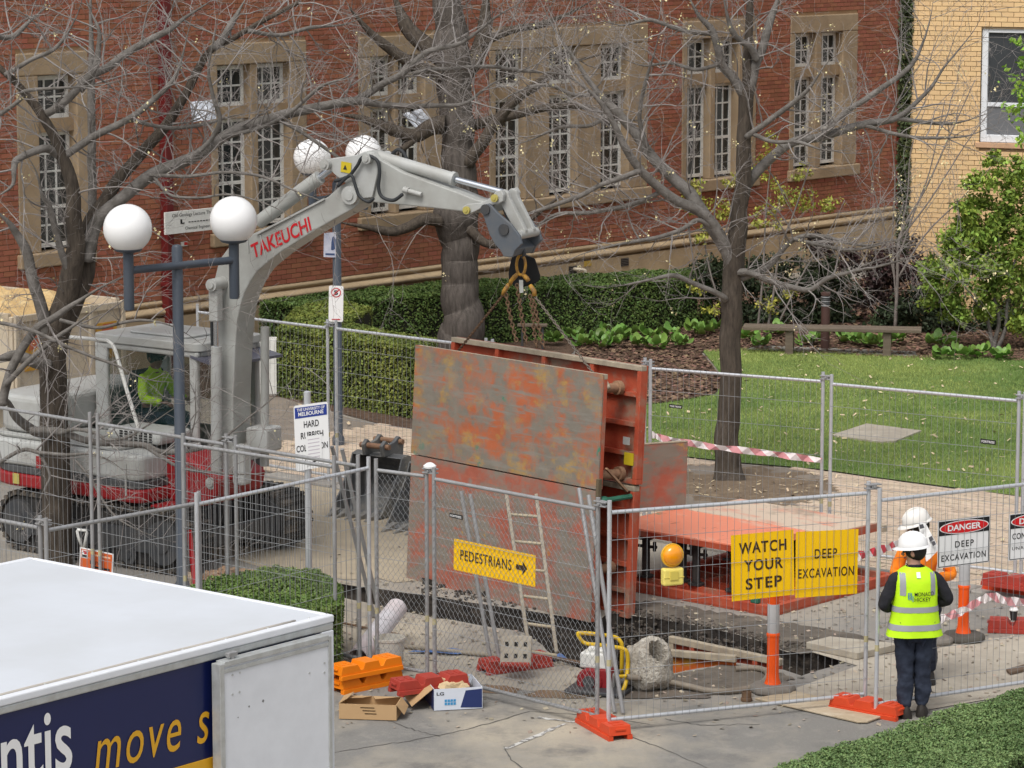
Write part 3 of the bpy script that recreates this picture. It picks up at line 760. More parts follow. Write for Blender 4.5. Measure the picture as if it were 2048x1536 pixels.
mb = MB(); mb.bb((wx0 - .06, -.05, wzb - .095), (wx1, .03, wzb - .004)); mb.build('sill', mat('pink_sill', (.58, .36, .22), .7), wn, bevel=.008)
# ================================================================== EXCAVATOR
m_grey = mat('machine_grey_paint', (.40, .41, .39), .42, col2=(.29, .285, .265), scale=2.2, amt=.8, bump=.04, bscale=90, spec=.4)
m_lgrey = mat('light_grey_paint', (.43, .44, .43), .42, col2=(.32, .315, .29), scale=3, amt=.75, spec=.4)
m_mred = mat('machine_red_paint', (.30, .012, .016), .42, col2=(.20, .012, .014), scale=3, amt=.6, spec=.4)
m_band = mat('charcoal_band', (.075, .077, .08), .5, amt=.5)
m_rub = mat('rubber_black', (.018, .018, .019), .75, col2=(.05, .045, .04), scale=9, amt=.8, bump=.2)
m_track = layered('muddy_track', (.035, .033, .031), [((.16, .13, .10), 3.0, .5, .68, 8, None), ((.27, .23, .18), 12, .62, .75, 6, None)], rough=.85, bump=.5)
m_dsteel = mat('dark_steel', (.055, .06, .068), .5, col2=(.09, .085, .08), scale=6, amt=.7, metal=.3)
m_hitch = mat('slate_paint', (.085, .10, .12), .5, col2=(.13, .13, .13), scale=6, amt=.6)
m_chrome = mat('chrome_rod', (.62, .65, .70), .18, metal=1.0, amt=0)
m_hose = mat('hose_rubber', (.03, .033, .036), .6, amt=.3)
m_cabglass = mat('cab_glass', (.006, .04, .034), .05, amt=0, alpha=.20, spec=.5)
m_pin = mat('pin_yellow', (.42, .36, .10), .5, amt=0)
EX_C = (-4.14, 36.66, 0)
ex = thing('excavator', 'grey and red tracked excavator with raised boom and arm lifting the steel trench shield', 'excavator', EX_C, 126.3)
def stadium(hl, r, n=10):
    pts = [(hl, -r)] ; out = []
    for i in range(n + 1):
        a = -math.pi / 2 + math.pi * i / n; out.append((hl + r * math.cos(a), r * math.sin(a)))
    for i in range(n + 1):
        a = math.pi / 2 + math.pi * i / n; out.append((-hl + r * math.cos(a), r * math.sin(a)))
    return out
def loop_at(d, hl, r):
    per = 4 * hl + 2 * math.pi * r; d %= per
    if d < 2 * hl: return (-hl + d, r, 0.0)
    d -= 2 * hl
    if d < math.pi * r: a = d / r; return (hl + r * math.sin(a), r * math.cos(a), -a)
    d -= math.pi * r
    if d < 2 * hl: return (hl - d, -r, -math.pi)
    d -= 2 * hl; a = d / r
    return (-hl - r * math.sin(a), -r * math.cos(a), -math.pi - a)
pad = MB(); pad.bb((-.075, -.225, -.012), (.075, .225, .022)); pad.bb((-.055, -.225, .022), (-.02, .225, .05)); pad.bb((.03, -.225, .022), (.06, .225, .045))
pad_o = None
for sy in (-.86, .86):
    tr = MB(); tr.prism([(x, z + .36) for x, z in stadium(1.12, .285)], sy - .20, sy + .20); tk = tr.build('track', m_rub, ex)
    f = MB(); f.bb((-1.0, sy - .235, .22), (1.0, sy - .205, .48)); f.build('track_frame', m_dsteel, tk)
    for x, r in ((1.12, .25), (-1.12, .25), (.6, .11), (.2, .11), (-.2, .11), (-.6, .11)):
        wv = MB(); wv.cyl((x, sy - .25, .36 if r > .2 else .17), (x, sy - .19, .36 if r > .2 else .17), r, 18); wv.cyl((x, sy - .27, .36 if r > .2 else .17), (x, sy - .25, .36 if r > .2 else .17), r * .45, 12)
        wv.build('wheel' if r > .2 else 'roller', m_dsteel, tk, smooth=40)
    per = 4 * 1.12 + 2 * math.pi * .31; npad = 42
    for i in range(npad):
        x, z, a = loop_at(i * per / npad + .03, 1.12, .31)
        if pad_o is None: o = pad.build('track_pad', m_track, tk); pad_o = o.data
        else: o = link('track_pad', pad_o, None, tk)
        o.location = (x, sy, z + .36); o.rotation_euler = (0, -a, 0)
mb = MB(); mb.bb((-.75, -.62, .3), (.75, .62, .55)); mb.cyl((0, 0, .5), (0, 0, .78), .55, 28); mb.build('undercarriage', m_dsteel, ex, bevel=.02)
mb = MB(); mb.bb((1.2, -.95, .22), (1.27, .95, .42)); mb.bb((1.0, -.3, .28), (1.25, -.2, .38)); mb.bb((1.0, .2, .28), (1.25, .3, .38)); mb.build('dozer_frame', m_dsteel, ex, bevel=.01)
def rr(x0, x1, y0, y1, rf, rb, n=7):
    out = []
    for cx, cy, a0, r in ((x1 - rf, y0 + rf, -90, rf), (x1 - rf, y1 - rf, 0, rf), (x0 + rb, y1 - rb, 90, rb), (x0 + rb, y0 + rb, 180, rb)):
        for i in range(n + 1):
            a = rad(a0 + 90 * i / n); out.append((cx + r * math.cos(a), cy + r * math.sin(a)))
    return out
mb = MB(); mb.slab(rr(-1.72, .80, -1.10, 1.10, .16, .5), .76, .915); mb.build('deck', m_mred, ex, bevel=.03)
mb = MB(); mb.slab(rr(-1.70, .78, -1.085, 1.085, .15, .5), .917, 1.0); mb.build('skirt_band', m_band, ex, bevel=.012)
mb = MB(); mb.slab(rr(-1.71, .76, -1.09, -.18, .14, .30), 1.002, 1.30); mb.build('side_cover', m_lgrey, ex, bevel=.05, seg=3)
mb = MB(); mb.slab(rr(-1.69, .35, -1.0, -.2, .2, .3), 1.303, 1.36); mb.build('cover_lid', m_grey, ex, bevel=.025)
mb = MB(); mb.slab(rr(-1.70, -.84, -.98, 1.02, .12, .42), 1.363, 1.80); mb.build('engine_hood', m_lgrey, ex, bevel=.07, seg=3)
mb = MB(); mb.slab(rr(-1.715, -.9, -.9, 1.06, .1, .4), 1.002, 1.36); mb.build('counterweight', m_lgrey, ex, bevel=.04)
mb = MB(); mb.bb((-.1, -.70, 1.362), (.72, -.14, 1.50)); mb.build('tank_cover', m_lgrey, ex, bevel=.05, seg=3)
mb = MB()
for i in range(7):
    for j in range(4): mb.bb((.12 + i * .075, -.706, 1.385 + j * .03), (.165 + i * .075, -.698, 1.402 + j * .03))
mb.build('vent_slots', m_rub, ex, kind='stuff')
mb = MB(); mb.bb((.805, -.95, .70), (1.05, -.45, .74)); mb.bb((.80, -.95, .55), (.83, -.45, .74)); mb.build('step', m_mred, ex, bevel=.012)
mb = MB(); mb.bb((.56, -1.102, .84), (.585, -1.093, 1.20)); mb.build('latch', m_lgrey, ex)
for nm, u, v, mm, wd_, hh_ in (('warning_label', 32, 957, m_pin, .10, .06), ('maker_plate', 80, 925, m_mred, .12, .07)):
    pl_ = Plane(frame(EX_C, 126.3) @ Vector((0, -1.11, 0)), 126.3); x_, z_ = pl_.at(u, v)
    mb = MB(); mb.bb((x_ - wd_ / 2, -1.114, z_ - hh_), (x_ + wd_ / 2, -1.104, z_ + hh_)); mb.build(nm, mm, ex)
# boom mounting
mb = MB(); mb.prism([(.70, .74), (1.28, .72), (1.50, .86), (1.55, 1.05), (1.36, 1.15), (.95, 1.30), (.70, 1.25)], -.62, .18); mb.build('boom_mount', m_mred, ex, bevel=.03)
# cab
cb = MB()
cb.bb((-.80, -.12, 1.0), (.80, -.08, 1.33)); cb.bb((-.80, .93, 1.0), (.80, .97, 1.33)); cb.bb((-.80, -.08, 1.0), (-.76, .93, 1.4)); cb.bb((.76, -.08, 1.0), (.80, .93, 1.25))
cb.bb((-.76, -.08, 1.0), (.76, .93, 1.03))
cab = cb.build('cab', m_lgrey, ex, bevel=.012)
mb = MB()
for x, y, wx in ((-.70, -.10, .20), (.73, -.10, .12), (-.70, .95, .20), (.73, .95, .12)): mb.bb((x - wx / 2, y - .03, 1.334), (x + wx / 2, y + .03, 2.34))
mb.bb((-.80, -.13, 2.30), (.80, -.06, 2.37)); mb.bb((-.80, .91, 2.30), (.80, .98, 2.37)); mb.bb((-.80, -.06, 2.30), (-.73, .91, 2.37)); mb.bb((.73, -.06, 2.30), (.80, .91, 2.37))
mb.build('cab_frame', m_lgrey, cab, bevel=.025, seg=3)
mb = MB(); mb.slab(rr(-.83, .84, -.15, 1.0, .12, .12), 2.372, 2.47); mb.slab(rr(-.5, .45, .1, .75, .1, .1), 2.472, 2.50); mb.build('cab_roof', m_lgrey, ex, bevel=.04, seg=3)
mb = MB(); mb.hexa([(.70, -.14, 2.30), (1.12, -.14, 2.22), (1.12, .98, 2.22), (.70, .98, 2.30), (.70, -.14, 2.33), (1.12, -.14, 2.25), (1.12, .98, 2.25), (.70, .98, 2.33)]); mb.build('sun_visor', mat('smoked_visor', (.10, .10, .13), .25, amt=.2), ex)
for nm, a, b in (('pane', (-.59, -.105, 1.335), (.66, -.099, 2.30)), ('pane', (-.59, .949, 1.335), (.66, .955, 2.30)), ('pane', (.755, -.06, 1.28), (.761, .91, 2.30)), ('pane', (-.765, -.06, 1.42), (-.759, .91, 2.30))):
    g_ = MB(); g_.bb(a, b); g_.build(nm, m_cabglass, cab)
mb = MB(); mb.bb((-.55, .2, 1.03), (-.05, .72, 1.40)); mb.bb((-.62, .22, 1.40), (-.45, .70, 2.0)); mb.build('seat', mat('seat_cloth', (.03, .035, .04), .9), cab, bevel=.05, seg=3)
mb = MB(); mb.bb((.1, -.06, 1.03), (.6, .14, 1.45)); mb.cyl((.35, .04, 1.45), (.42, .04, 1.72), .022, 8); mb.build('console', m_band, cab, bevel=.03)
# handrail
HRP = Plane(frame(EX_C, 126.3) @ Vector((0, -.75, 0)), 126.3)
hp = [HRP.hit(u, v) for u, v in ((136, 674), (175, 677), (214, 681), (224, 688), (231, 702), (252, 775), (275, 850), (278, 870))]
mb = MB(ex, True); mb.tube(hp, .022, 8); mb.build('handrail', m_white, ex, smooth=True)
# boom, arm and linkage, laid out in the vertical plane of the boom
BP = Plane(G(440, 960, 1.0), 119.0)
class BPart(MB):
    def __init__(s): super().__init__()
    def done(s, name, m, parent=ex, **k):
        fr_ = frame(BP.o, 119.0); iv = MW[ex.name].inverted()
        s.v = [tuple(iv @ (fr_ @ Vector(p))) for p in s.v]
        return s.build(name, m, parent, **k)
def bpx(lst, off=0.0): return [BP.at(u, v, off) for u, v in lst]
W0_, W1_ = 0.0, .36
boom_out = [(438, 985), (425, 940), (420, 760), (422, 640), (426, 570), (438, 520), (462, 488), (509, 466), (560, 442), (616, 414), (655, 394), (680, 372), (700, 362), (716, 372), (722, 390), (716, 408), (707, 417),
            (664, 441), (628, 462), (593, 484), (560, 505), (532, 527), (514, 543), (500, 563), (488, 588), (480, 612), (474, 645), (470, 700), (466, 800), (466, 940), (455, 985)]
mb = BPart(); mb.prism(bpx(boom_out), W0_, W1_); boom = mb.done('boom', m_grey, bevel=.014)
# edge flanges on the boom side and weld plates
mb = BPart()
for a, b in (((515, 470), (650, 400)),): 
    p, q = BP.at(*a), BP.at(*b); mb.bar((p[0], -.012, p[1] + .012), (q[0], -.012, q[1] + .012), .025, .02)
for a, b in (((521, 470), (535, 525)), ((495, 470), (498, 505))):
    p, q = BP.at(*a), BP.at(*b); mb.bar((p[0], -.006, p[1]), (q[0], -.006, q[1]), .012, .012)
mb.done('weld_strip', m_lgrey, boom)
# lettering along the boom
a = BP.at(507, 507); b = BP.at(624, 450); hgt = .155; dx, dz = b[0] - a[0], b[1] - a[1]
V, F = text_data('TAKEUCHI', .02, 0, 1.0); lo, hi = V.min(0), V.max(0); q = (V - lo) / np.maximum(hi - lo, 1e-6)
ln = math.hypot(dx, dz); ux, uz = dx / ln, dz / ln
mb = BPart(); mb._add([(a[0] + ux * ln * i - uz * 0 + (0) + (-uz) * hgt * j * .6, -.006, a[1] + uz * ln * i + hgt * j * 1.0 - .06) for i, j, _ in q], F)
mb.done('lettering', mat('logo_red', (.50, .012, .02), .5, amt=0), boom, fix=False)
def cyl2(name, m, p, q, r, y, parent=ex, n=14):
    a, b = BP.at(*p), BP.at(*q); mb = BPart(); mb.cyl((a[0], y, a[1]), (b[0], y, b[1]), r, n); return mb.done(name, m, parent, smooth=40)
yc = W1_ / 2
# lift cylinder in front of the boom
lc = cyl2('lift_cylinder', m_lgrey, (447, 962), (447, 690), .062, -.14); cyl2('cylinder_rod', m_chrome, (447, 690), (446, 578), .032, -.14, lc)
mb = BPart(); p = BP.at(446, 640); q = BP.at(446, 568); mb.bb((p[0] - .06, -.20, p[1]), (p[0] + .06, -.08, q[1])); mb.done('cylinder_guard', m_lgrey, lc, bevel=.02)
for u, v in ((446, 566), (445, 960)):
    p = BP.at(u, v); mb = BPart(); mb.cyl((p[0], -.24, p[1]), (p[0], .02, p[1]), .07, 16); mb.cyl((p[0], -.26, p[1]), (p[0], -.24, p[1]), .04, 12); mb.done('pivot_pin', m_lgrey, ex, smooth=40)
cyl2('lift_cylinder', m_grey, (500, 940), (500, 660), .05, .30)
mb = BPart(); p = BP.at(500, 880); mb.bb((p[0] - .13, .1, p[1] - .16), (p[0] + .16, .42, p[1] + .12)); mb.done('swing_cover', m_lgrey, ex, bevel=.03)
p = BP.at(478, 905); mb = BPart(); mb.bb((p[0] - .02, -.12, p[1] - .35), (p[0] + .14, .05, p[1] + .1)); mb.done('swing_cylinder', m_lgrey, ex, bevel=.03)
# arm (dipper) cylinder above the boom
ac = cyl2('arm_cylinder', m_grey, (500, 447), (622, 357), .078, yc); cyl2('cylinder_rod', m_chrome, (622, 357), (652, 334), .04, yc, ac)
p = BP.at(626, 354); 
# arm
arm_out = [(648, 330), (657, 318), (684, 314), (712, 310), (728, 303), (742, 306), (757, 322), (800, 346), (860, 368), (905, 384), (945, 400), (985, 409), (983, 424), (967, 428), (920, 424), (860, 417), (800, 411), (745, 406), (712, 399), (700, 384), (690, 368), (668, 350)]
mb = BPart(); mb.prism(bpx(arm_out), W0_ + .06, W1_ - .06); arm = mb.done('arm', m_grey, bevel=.012)
mb = BPart(); mb.prism(bpx([(648, 330), (657, 318), (684, 314), (712, 310), (728, 303), (742, 306), (757, 322), (752, 350), (742, 395), (712, 399), (700, 384), (690, 368), (668, 350)]), W0_ + .02, W0_ + .05); mb.done('cheek_plate', m_lgrey, arm, bevel=.008)
for u, v, r in ((703, 390), (652, 328), (736, 316)) and ((703, 390, .10), (653, 329, .06), (737, 317, .055)):
    p = BP.at(u, v); mb = BPart(); mb.cyl((p[0], -.05, p[1]), (p[0], W1_ + .05, p[1]), r, 18); mb.cyl((p[0], -.065, p[1]), (p[0], -.05, p[1]), r * .55, 12); mb.done('pivot_pin', m_lgrey, ex, smooth=40)
p = BP.at(690, 335); mb = BPart(); mb._add([(p[0] - .065, .012, p[1] - .05), (p[0] + .065, .012, p[1] - .065), (p[0] + .075, .012, p[1] + .05), (p[0] - .055, .012, p[1] + .065)], [(0, 1, 2, 3)]); mb.done('warning_label', mat('decal_yellow', (.55, .42, .02), .5, amt=0), arm, fix=False)
mb = BPart(); mb._add([(p[0] - .03, .008, p[1] - .02), (p[0] + .02, .008, p[1] - .025), (p[0] - .003, .008, p[1] + .03)], [(0, 1, 2)]); mb.done('warning_label', m_rub, arm, fix=False)
# bucket cylinder on top of the arm
bc = cyl2('bucket_cylinder', m_lgrey, (740, 316), (889, 360), .068, yc); cyl2('cylinder_rod', m_chrome, (889, 360), (1000, 390), .034, yc, bc)
p = BP.at(886, 359); q = BP.at(893, 361); mb = BPart(); mb.cyl((p[0], yc, p[1]), (q[0], yc, q[1]), .078, 16); mb.done('gland', m_lgrey, bc, smooth=40)
# linkage
for y0, y1 in ((W0_ - .01, W0_ + .05), (W1_ - .05, W1_ + .01)):
    mb = BPart(); mb.prism(bpx([(925, 414), (935, 408), (965, 405), (985, 393), (992, 382), (1003, 380), (1008, 390), (1006, 403), (995, 408), (968, 414), (940, 428), (928, 428)]), y0, y1); mb.done('tipping_link', m_lgrey, ex, bevel=.008)
    mb = BPart(); mb.prism(bpx([(988, 388), (1001, 380), (1010, 386), (1014, 400), (1045, 462), (1045, 474), (1036, 478), (1028, 470), (995, 408)]), y0 + (.07 if y0 < .1 else -.07), y1 + (.07 if y0 < .1 else -.07)); mb.done('connecting_link', m_lgrey, ex, bevel=.008)
p = BP.at(1037, 470); mb = BPart(); mb.cyl((p[0], -.02, p[1]), (p[0], W1_ + .02, p[1]), .05, 16); mb.done('pivot_pin', m_lgrey, ex, smooth=40)
for u, v in ((936, 420), (992, 396)):
    p = BP.at(u, v); mb = BPart(); mb.cyl((p[0], -.045, p[1]), (p[0], -.02, p[1]), .042, 14); mb.cyl((p[0], -.055, p[1]), (p[0], -.045, p[1]), .02, 10); mb.done('pivot_pin', m_pin, ex, smooth=40)
for y0, y1 in ((-.06, -.02), (W1_ + .02, W1_ + .06)):
    mb = BPart(); mb.prism(bpx([(968, 420), (972, 408), (984, 406), (1000, 424), (1028, 448), (1044, 470), (1049, 487), (1036, 500), (1030, 514), (1012, 512), (1006, 500), (995, 488), (984, 468), (976, 444)]), y0, y1); qh = mb.done('quick_hitch', m_hitch, ex, bevel=.01)
    for u, v, r in ((977, 418, .055), (1014, 458, .06)):
        p = BP.at(u, v); mb = BPart(); mb.cyl((p[0], y0 - .02, p[1]), (p[0], y1 + .02, p[1]), r, 16); mb.done('pivot_pin', m_dsteel, qh, smooth=40)
mb = BPart(); mb.prism(bpx([(990, 462), (1006, 470), (1036, 498), (1030, 512), (1012, 510)]), -.02, W1_ + .02); mb.done('hitch_body', m_hitch, ex, bevel=.01)
# hoses
def hose(px, r, y, parent=ex):
    pts = [BP.at(*q) for q in px]; pts = [Vector((a, y[i] if isinstance(y, (list, tuple)) else y, b)) for i, (a, b) in enumerate(pts)]
    out = []
    for i in range(len(pts) - 1):
        p0, p1, p2, p3 = pts[max(i - 1, 0)], pts[i], pts[i + 1], pts[min(i + 2, len(pts) - 1)]
        for k in range(6):
            t = k / 6; out.append(.5 * ((2 * p1) + (p2 - p0) * t + (2 * p0 - 5 * p1 + 4 * p2 - p3) * t * t + (3 * p1 - p0 - 3 * p2 + p3) * t ** 3))
    out.append(pts[-1]); mb = BPart(); mb.tube(out, r, 8); return mb.done('hose', m_hose, parent, smooth=True)
hose([(672, 362), (700, 352), (718, 330), (726, 316), (742, 312), (758, 322), (762, 345), (760, 375), (768, 394), (790, 400), (808, 388)], .020, -.03)
hose([(680, 372), (706, 350), (716, 372), (724, 392), (742, 403), (752, 396)], .018, -.05)
hose([(760, 316), (772, 303), (784, 306), (793, 322)], .020, .22)
hose([(430, 560), (426, 620), (430, 760), (436, 900)], .018, -.03)
hose([(455, 500), (520, 463), (600, 420), (660, 388)], .016, .08)
p = BP.at(825, 385); mb = BPart(); mb.cyl((p[0] - .1, .02, p[1] + .02), (p[0] + .1, .02, p[1] - .02), .026, 10); mb.cyl((p[0] - .12, .02, p[1] + .024), (p[0] - .06, .02, p[1] + .012), .036, 10); mb.done('valve', m_lgrey, arm, smooth=40)

# ================================================================== lifting gear
def chain_mesh(mb, pts, pitch=.036, r=.0062, wl=.012):
    """chain links along a polyline"""
    seg = []; tot = 0
    for a, b in zip(pts[:-1], pts[1:]):
        d = (b - a).length; seg.append((a, b, tot, d)); tot += d
    n = int(tot / pitch)
    for i in range(n):
        s = (i + .5) * pitch
        for a, b, t0, d in seg:
            if t0 <= s <= t0 + d: c = a.lerp(b, (s - t0) / d); t = (b - a).normalized(); break
        side = t.cross(Vector((0, 1, 0.3))).normalized()
        if i % 2: side = t.cross(side).normalized()
        hl = pitch * .62; ring = []
        for k in range(8):
            an = 2 * math.pi * k / 8; ring.append(c + t * hl * math.cos(an) + side * wl * math.sin(an))
        ring.append(ring[0]); ring.append(ring[1]); mb.tube(ring[:9], r, 4, cap=False)
def P2(u, v): return BP.hit(u, v, .16)
m_rust = mat('rusty_chain', (.10, .062, .04), .8, col2=(.17, .10, .055), scale=20, amt=.9)
m_chain = mat('grey_chain', (.13, .115, .10), .7, col2=(.2, .16, .12), scale=20, amt=.8)
m_ylw = mat('worn_yellow_steel', (.50, .26, .03), .6, col2=(.16, .09, .04), scale=14, amt=.9)
hkp = P2(1043, 492)
hk = thing('lifting_ring', 'worn yellow master ring and steel hook hanging from the excavator hitch', 'lifting ring', hkp, 119)
def oval(cu, cv, ru, rv, n=20): return [P2(cu + ru * math.cos(2 * math.pi * i / n), cv + rv * math.sin(2 * math.pi * i / n)) for i in range(n + 1)]
mb = MB(hk, True); mb.tube(oval(1042, 530, 9, 20), .016, 8, cap=False); mb.build('master_ring', m_ylw, hk, smooth=True)
mb = MB(hk, True); mb.tube([P2(1040, 490), P2(1048, 500), P2(1049, 508), P2(1044, 515), P2(1040, 510)], [.025, .022, .02, .018, .012], 8); mb.build('hook', m_dsteel, hk, smooth=True)
mb = MB(hk, True)
for px in ([(1036, 547), (1030, 553), (1022, 562), (1020, 570)], [(1046, 549), (1053, 556), (1057, 562)], [(1060, 570), (1068, 582), (1069, 592)], [(1018, 568), (1010, 580), (1006, 590)]):
    mb.tube([P2(*q) for q in px], [.022, .026, .024, .018][:len(px)], 6)
mb.build('shackle', m_ylw, hk, smooth=True)
mb = MB(hk, True); a, b = P2(1037, 562), P2(1047, 585); mb.hexa([P2(1038, 560), P2(1046, 560), P2(1047, 585), P2(1039, 586), P2(1038, 560) + Vector((0, .01, 0)), P2(1046, 560) + Vector((0, .01, 0)), P2(1047, 585) + Vector((0, .01, 0)), P2(1039, 586) + Vector((0, .01, 0))]); mb.build('rating_tag', m_lgrey, hk)
# the two loaded legs run to the shield; four spare legs hang loose
BX = dict(o=Vector((-1.173, 34.95, 0)), az=137.9, phi=.0599, L=2.994, H=2.607)
bd_ = azv(BX['az']); bn_ = Vector((-bd_.y, bd_.x, 0)); bu_ = Vector((0, 0, 1)) * math.cos(BX['phi']) + bn_ * math.sin(BX['phi']); bq_ = bn_ * math.cos(BX['phi']) - Vector((0, 0, 1)) * math.sin(BX['phi'])
def BW(s, h, n=0.0): return BX['o'] + bd_ * s + bu_ * h + bq_ * n
cl = thing('lifting_chain', 'rusty chain leg pulled tight to the left end of the trench shield', 'chain', P2(1010, 585), 119, 'chain legs of the lifting sling')
mb = MB(cl, True); chain_mesh(mb, [P2(1010, 585), BW(.22, 2.52, .40)]); mb.build('chain', m_rust, cl, fix=False)
cl = thing('lifting_chain', 'grey chain leg pulled tight to the right end of the trench shield', 'chain', P2(1069, 592), 119, 'chain legs of the lifting sling')
mb = MB(cl, True); chain_mesh(mb, [P2(1069, 592), BW(2.72, 2.50, .20)]); mb.build('chain', m_chain, cl, fix=False)
for lab, px in (('leftmost loose rusty chain hanging from the lifting ring', [(1012, 588), (1020, 630), (1030, 672), (1036, 690)]), ('second loose rusty chain from the left under the lifting ring', [(1034, 568), (1040, 610), (1046, 650), (1054, 690)]),
                ('third loose rusty chain from the left under the lifting ring', [(1060, 590), (1066, 625), (1068, 660), (1074, 698)]), ('rightmost loose rusty chain hanging from the lifting ring', [(1066, 592), (1073, 630), (1080, 665), (1090, 700)])):
    cl = thing('lifting_chain', lab, 'chain', P2(*px[0]), 119, 'chain legs of the lifting sling')
    mb = MB(cl, True); chain_mesh(mb, [P2(*q) for q in px], .04, .009, .017); mb.build('chain', m_rust, cl, fix=False)
bgp = BP.hit(1048, 545, .5)
bg = thing('rubber_bucket', 'black rubber bucket shape hanging behind the lifting ring', 'bucket', bgp, 119)
mb = MB(bg, True)
rg = []
for px in ([(1024, 513), (1048, 509), (1070, 517)], [(1020, 530), (1048, 530), (1075, 533)], [(1017, 547), (1048, 550), (1081, 552)], [(1018, 560), (1048, 563), (1080, 560)], [(1027, 572), (1048, 572), (1070, 567)]):
    f = [BP.hit(u, v, .40) for u, v in px]; b = [BP.hit(u, v, .72) for u, v in reversed(px)]; rg.append(f + b)
mb.loft(rg); mb.build('bucket_body', mat('black_rubber_bag', (.008, .008, .009), .7, amt=.3), bg, smooth=40, bevel=.01)
mb = MB(bg, True); mb.tube([P2(1043, 508), BP.hit(1047, 505, .3), BP.hit(1047, 512, .5)], .012, 6); mb.build('strap', m_rub, bg)

# ================================================================== TRENCH SHIELD (box of steel panels)
m_worn = layered('worn_shield_steel', (.195, .172, .14), [((.40, .115, .05), 3.0, .43, .57, 14, (1, 1, 1)), ((.37, .23, .07), 3.0, .535, .66, 14, (1, 1, 1.4)), ((.055, .20, .13), 1.7, .645, .67, 9, None), ((.215, .19, .155), 2.2, .49, .66, 12, (1.6, 1, .5)), ((.13, .13, .135), 7.0, .62, .74, 8, None), ((.30, .13, .07), 22.0, .56, .72, 5, (.25, 1, 1)), ((.22, .20, .17), 16.0, .52, .66, 6, (.12, 1, 1))], rough=.7, bump=.12, bscale=25, wavy=.25)
m_worn2 = layered('worn_shield_steel_lower', (.215, .185, .15), [((.35, .105, .068), 2.1, .45, .59, 12, None), ((.50, .27, .045), 1.3, .62, .66, 10, None), ((.055, .20, .13), 1.6, .70, .715, 8, None), ((.22, .195, .165), 4.0, .54, .70, 12, None), ((.40, .13, .08), 18.0, .56, .70, 5, (.2, 1, 1))], rough=.72, bump=.12, bscale=25, wavy=.25)
m_org = layered('orange_shield_paint', (.42, .082, .04), [((.27, .20, .145), 3.0, .50, .66, 10, None), ((.30, .04, .02), 2.0, .5, .7, 8, None), ((.27, .24, .2), 9.0, .66, .74, 6, None)], rough=.6, bump=.1)
m_edge = mat('bare_edge_steel', (.40, .34, .25), .6, col2=(.26, .22, .17), scale=10, amt=.8)
BXM = Matrix(((bd_.x, bq_.x, bu_.x, BX['o'].x), (bd_.y, bq_.y, bu_.y, BX['o'].y), (bd_.z, bq_.z, bu_.z, BX['o'].z), (0, 0, 0, 1)))
def shield_panel(t, M4, x1, z0, z1, y0, th=.06, ribs=True, face=-1, mface=None, name='panel', nvert=4, nhor=4):
    """skin plate with a ribbed frame behind it; frame built towards +y when face < 0, towards -y when face > 0"""
    iv = MW[t.name].inverted() @ M4
    def done(mb, nm, m, par, **k):
        mb.v = [tuple(iv @ Vector(p)) for p in mb.v]; return mb.build(nm, m, par, **k)
    mb = MB(); mb.bb((0, y0 - .008, z0), (x1, y0 + .008, z1)); pn = done(mb, name, mface or m_worn, t)
    s = 1 if face < 0 else -1
    def fb(a, b): return (a[0], y0 + s * a[1], a[2]), (b[0], y0 + s * b[1], b[2])
    for nm, a, b in (('top_rail', (0, .0085, z1 - .055), (x1, th, z1)), ('bottom_rail', (0, .0085, z0), (x1, th, z0 + .055)), ('end_post', (0, .0085, z0 + .0552), (.06, th, z1 - .0552)), ('end_post', (x1 - .06, .0085, z0 + .0552), (x1, th, z1 - .0552))):
        mb = MB(); mb.bb(*fb(a, b)); done(mb, nm, m_edge if nm == 'top_rail' else m_org, pn, bevel=.006)
    if ribs:
        for k in range(1, nvert):
            x = x1 * k / nvert; mb = MB(); mb.bb(*fb((x - .03, .0085, z0 + .056), (x + .03, th * .92, z1 - .056))); done(mb, 'rib', m_org, pn)
        for k in range(1, nhor):
            z = z0 + (z1 - z0) * k / nhor
            for q in range(nvert):
                xa = x1 * q / nvert + (.0315 if q else .061); xb = x1 * (q + 1) / nvert - (.0315 if q < nvert - 1 else .061)
                mb = MB(); mb.bb(*fb((xa, .0085, z - .022), (xb, th * .85, z + .022))); done(mb, 'rib', m_org, pn)
    return pn
bxt = thing('trench_shield', 'tall worn orange and grey steel trench shield slung from chains', 'trench shield', BX['o'], BX['az'])
zs_ = BX['H'] * .535
shield_panel(bxt, BXM, BX['L'], zs_ + .008, BX['H'], 0, mface=m_worn, ribs=False)
shield_panel(bxt, BXM, BX['L'] - .03, 0, zs_ - .008, .006, mface=m_worn2, ribs=False, name='panel')
shield_panel(bxt, BXM, BX['L'] + .03, zs_ + .03, BX['H'] + .07, .60, face=1, mface=m_org, nvert=4, nhor=4, th=.09)
shield_panel(bxt, BXM, BX['L'] + .01, 0.0, zs_ + .01, .60, face=1, mface=m_org, nvert=4, nhor=5, th=.09)
ivb = MW[bxt.name].inverted() @ BXM
def bx_part(mb, nm, m, **k):
    mb.v = [tuple(ivb @ Vector(p)) for p in mb.v]; return mb.build(nm, m, bxt, **k)
m_spr = mat('rusty_spreader', (.22, .12, .075), .75, col2=(.36, .22, .13), scale=9, amt=.8)
for x, z in ((.28, 2.40), (2.72, 2.42), (.28, 1.6), (2.80, 1.52), (.28, .5), (2.72, .5)):
    mb = MB(); mb.cyl((x, .02, z), (x, .51, z), .05, 14); mb.cyl((x, .02, z), (x, .07, z), .075, 14); mb.cyl((x, .45, z), (x, .51, z), .075, 14); bx_part(mb, 'spreader', m_spr, smooth=40)
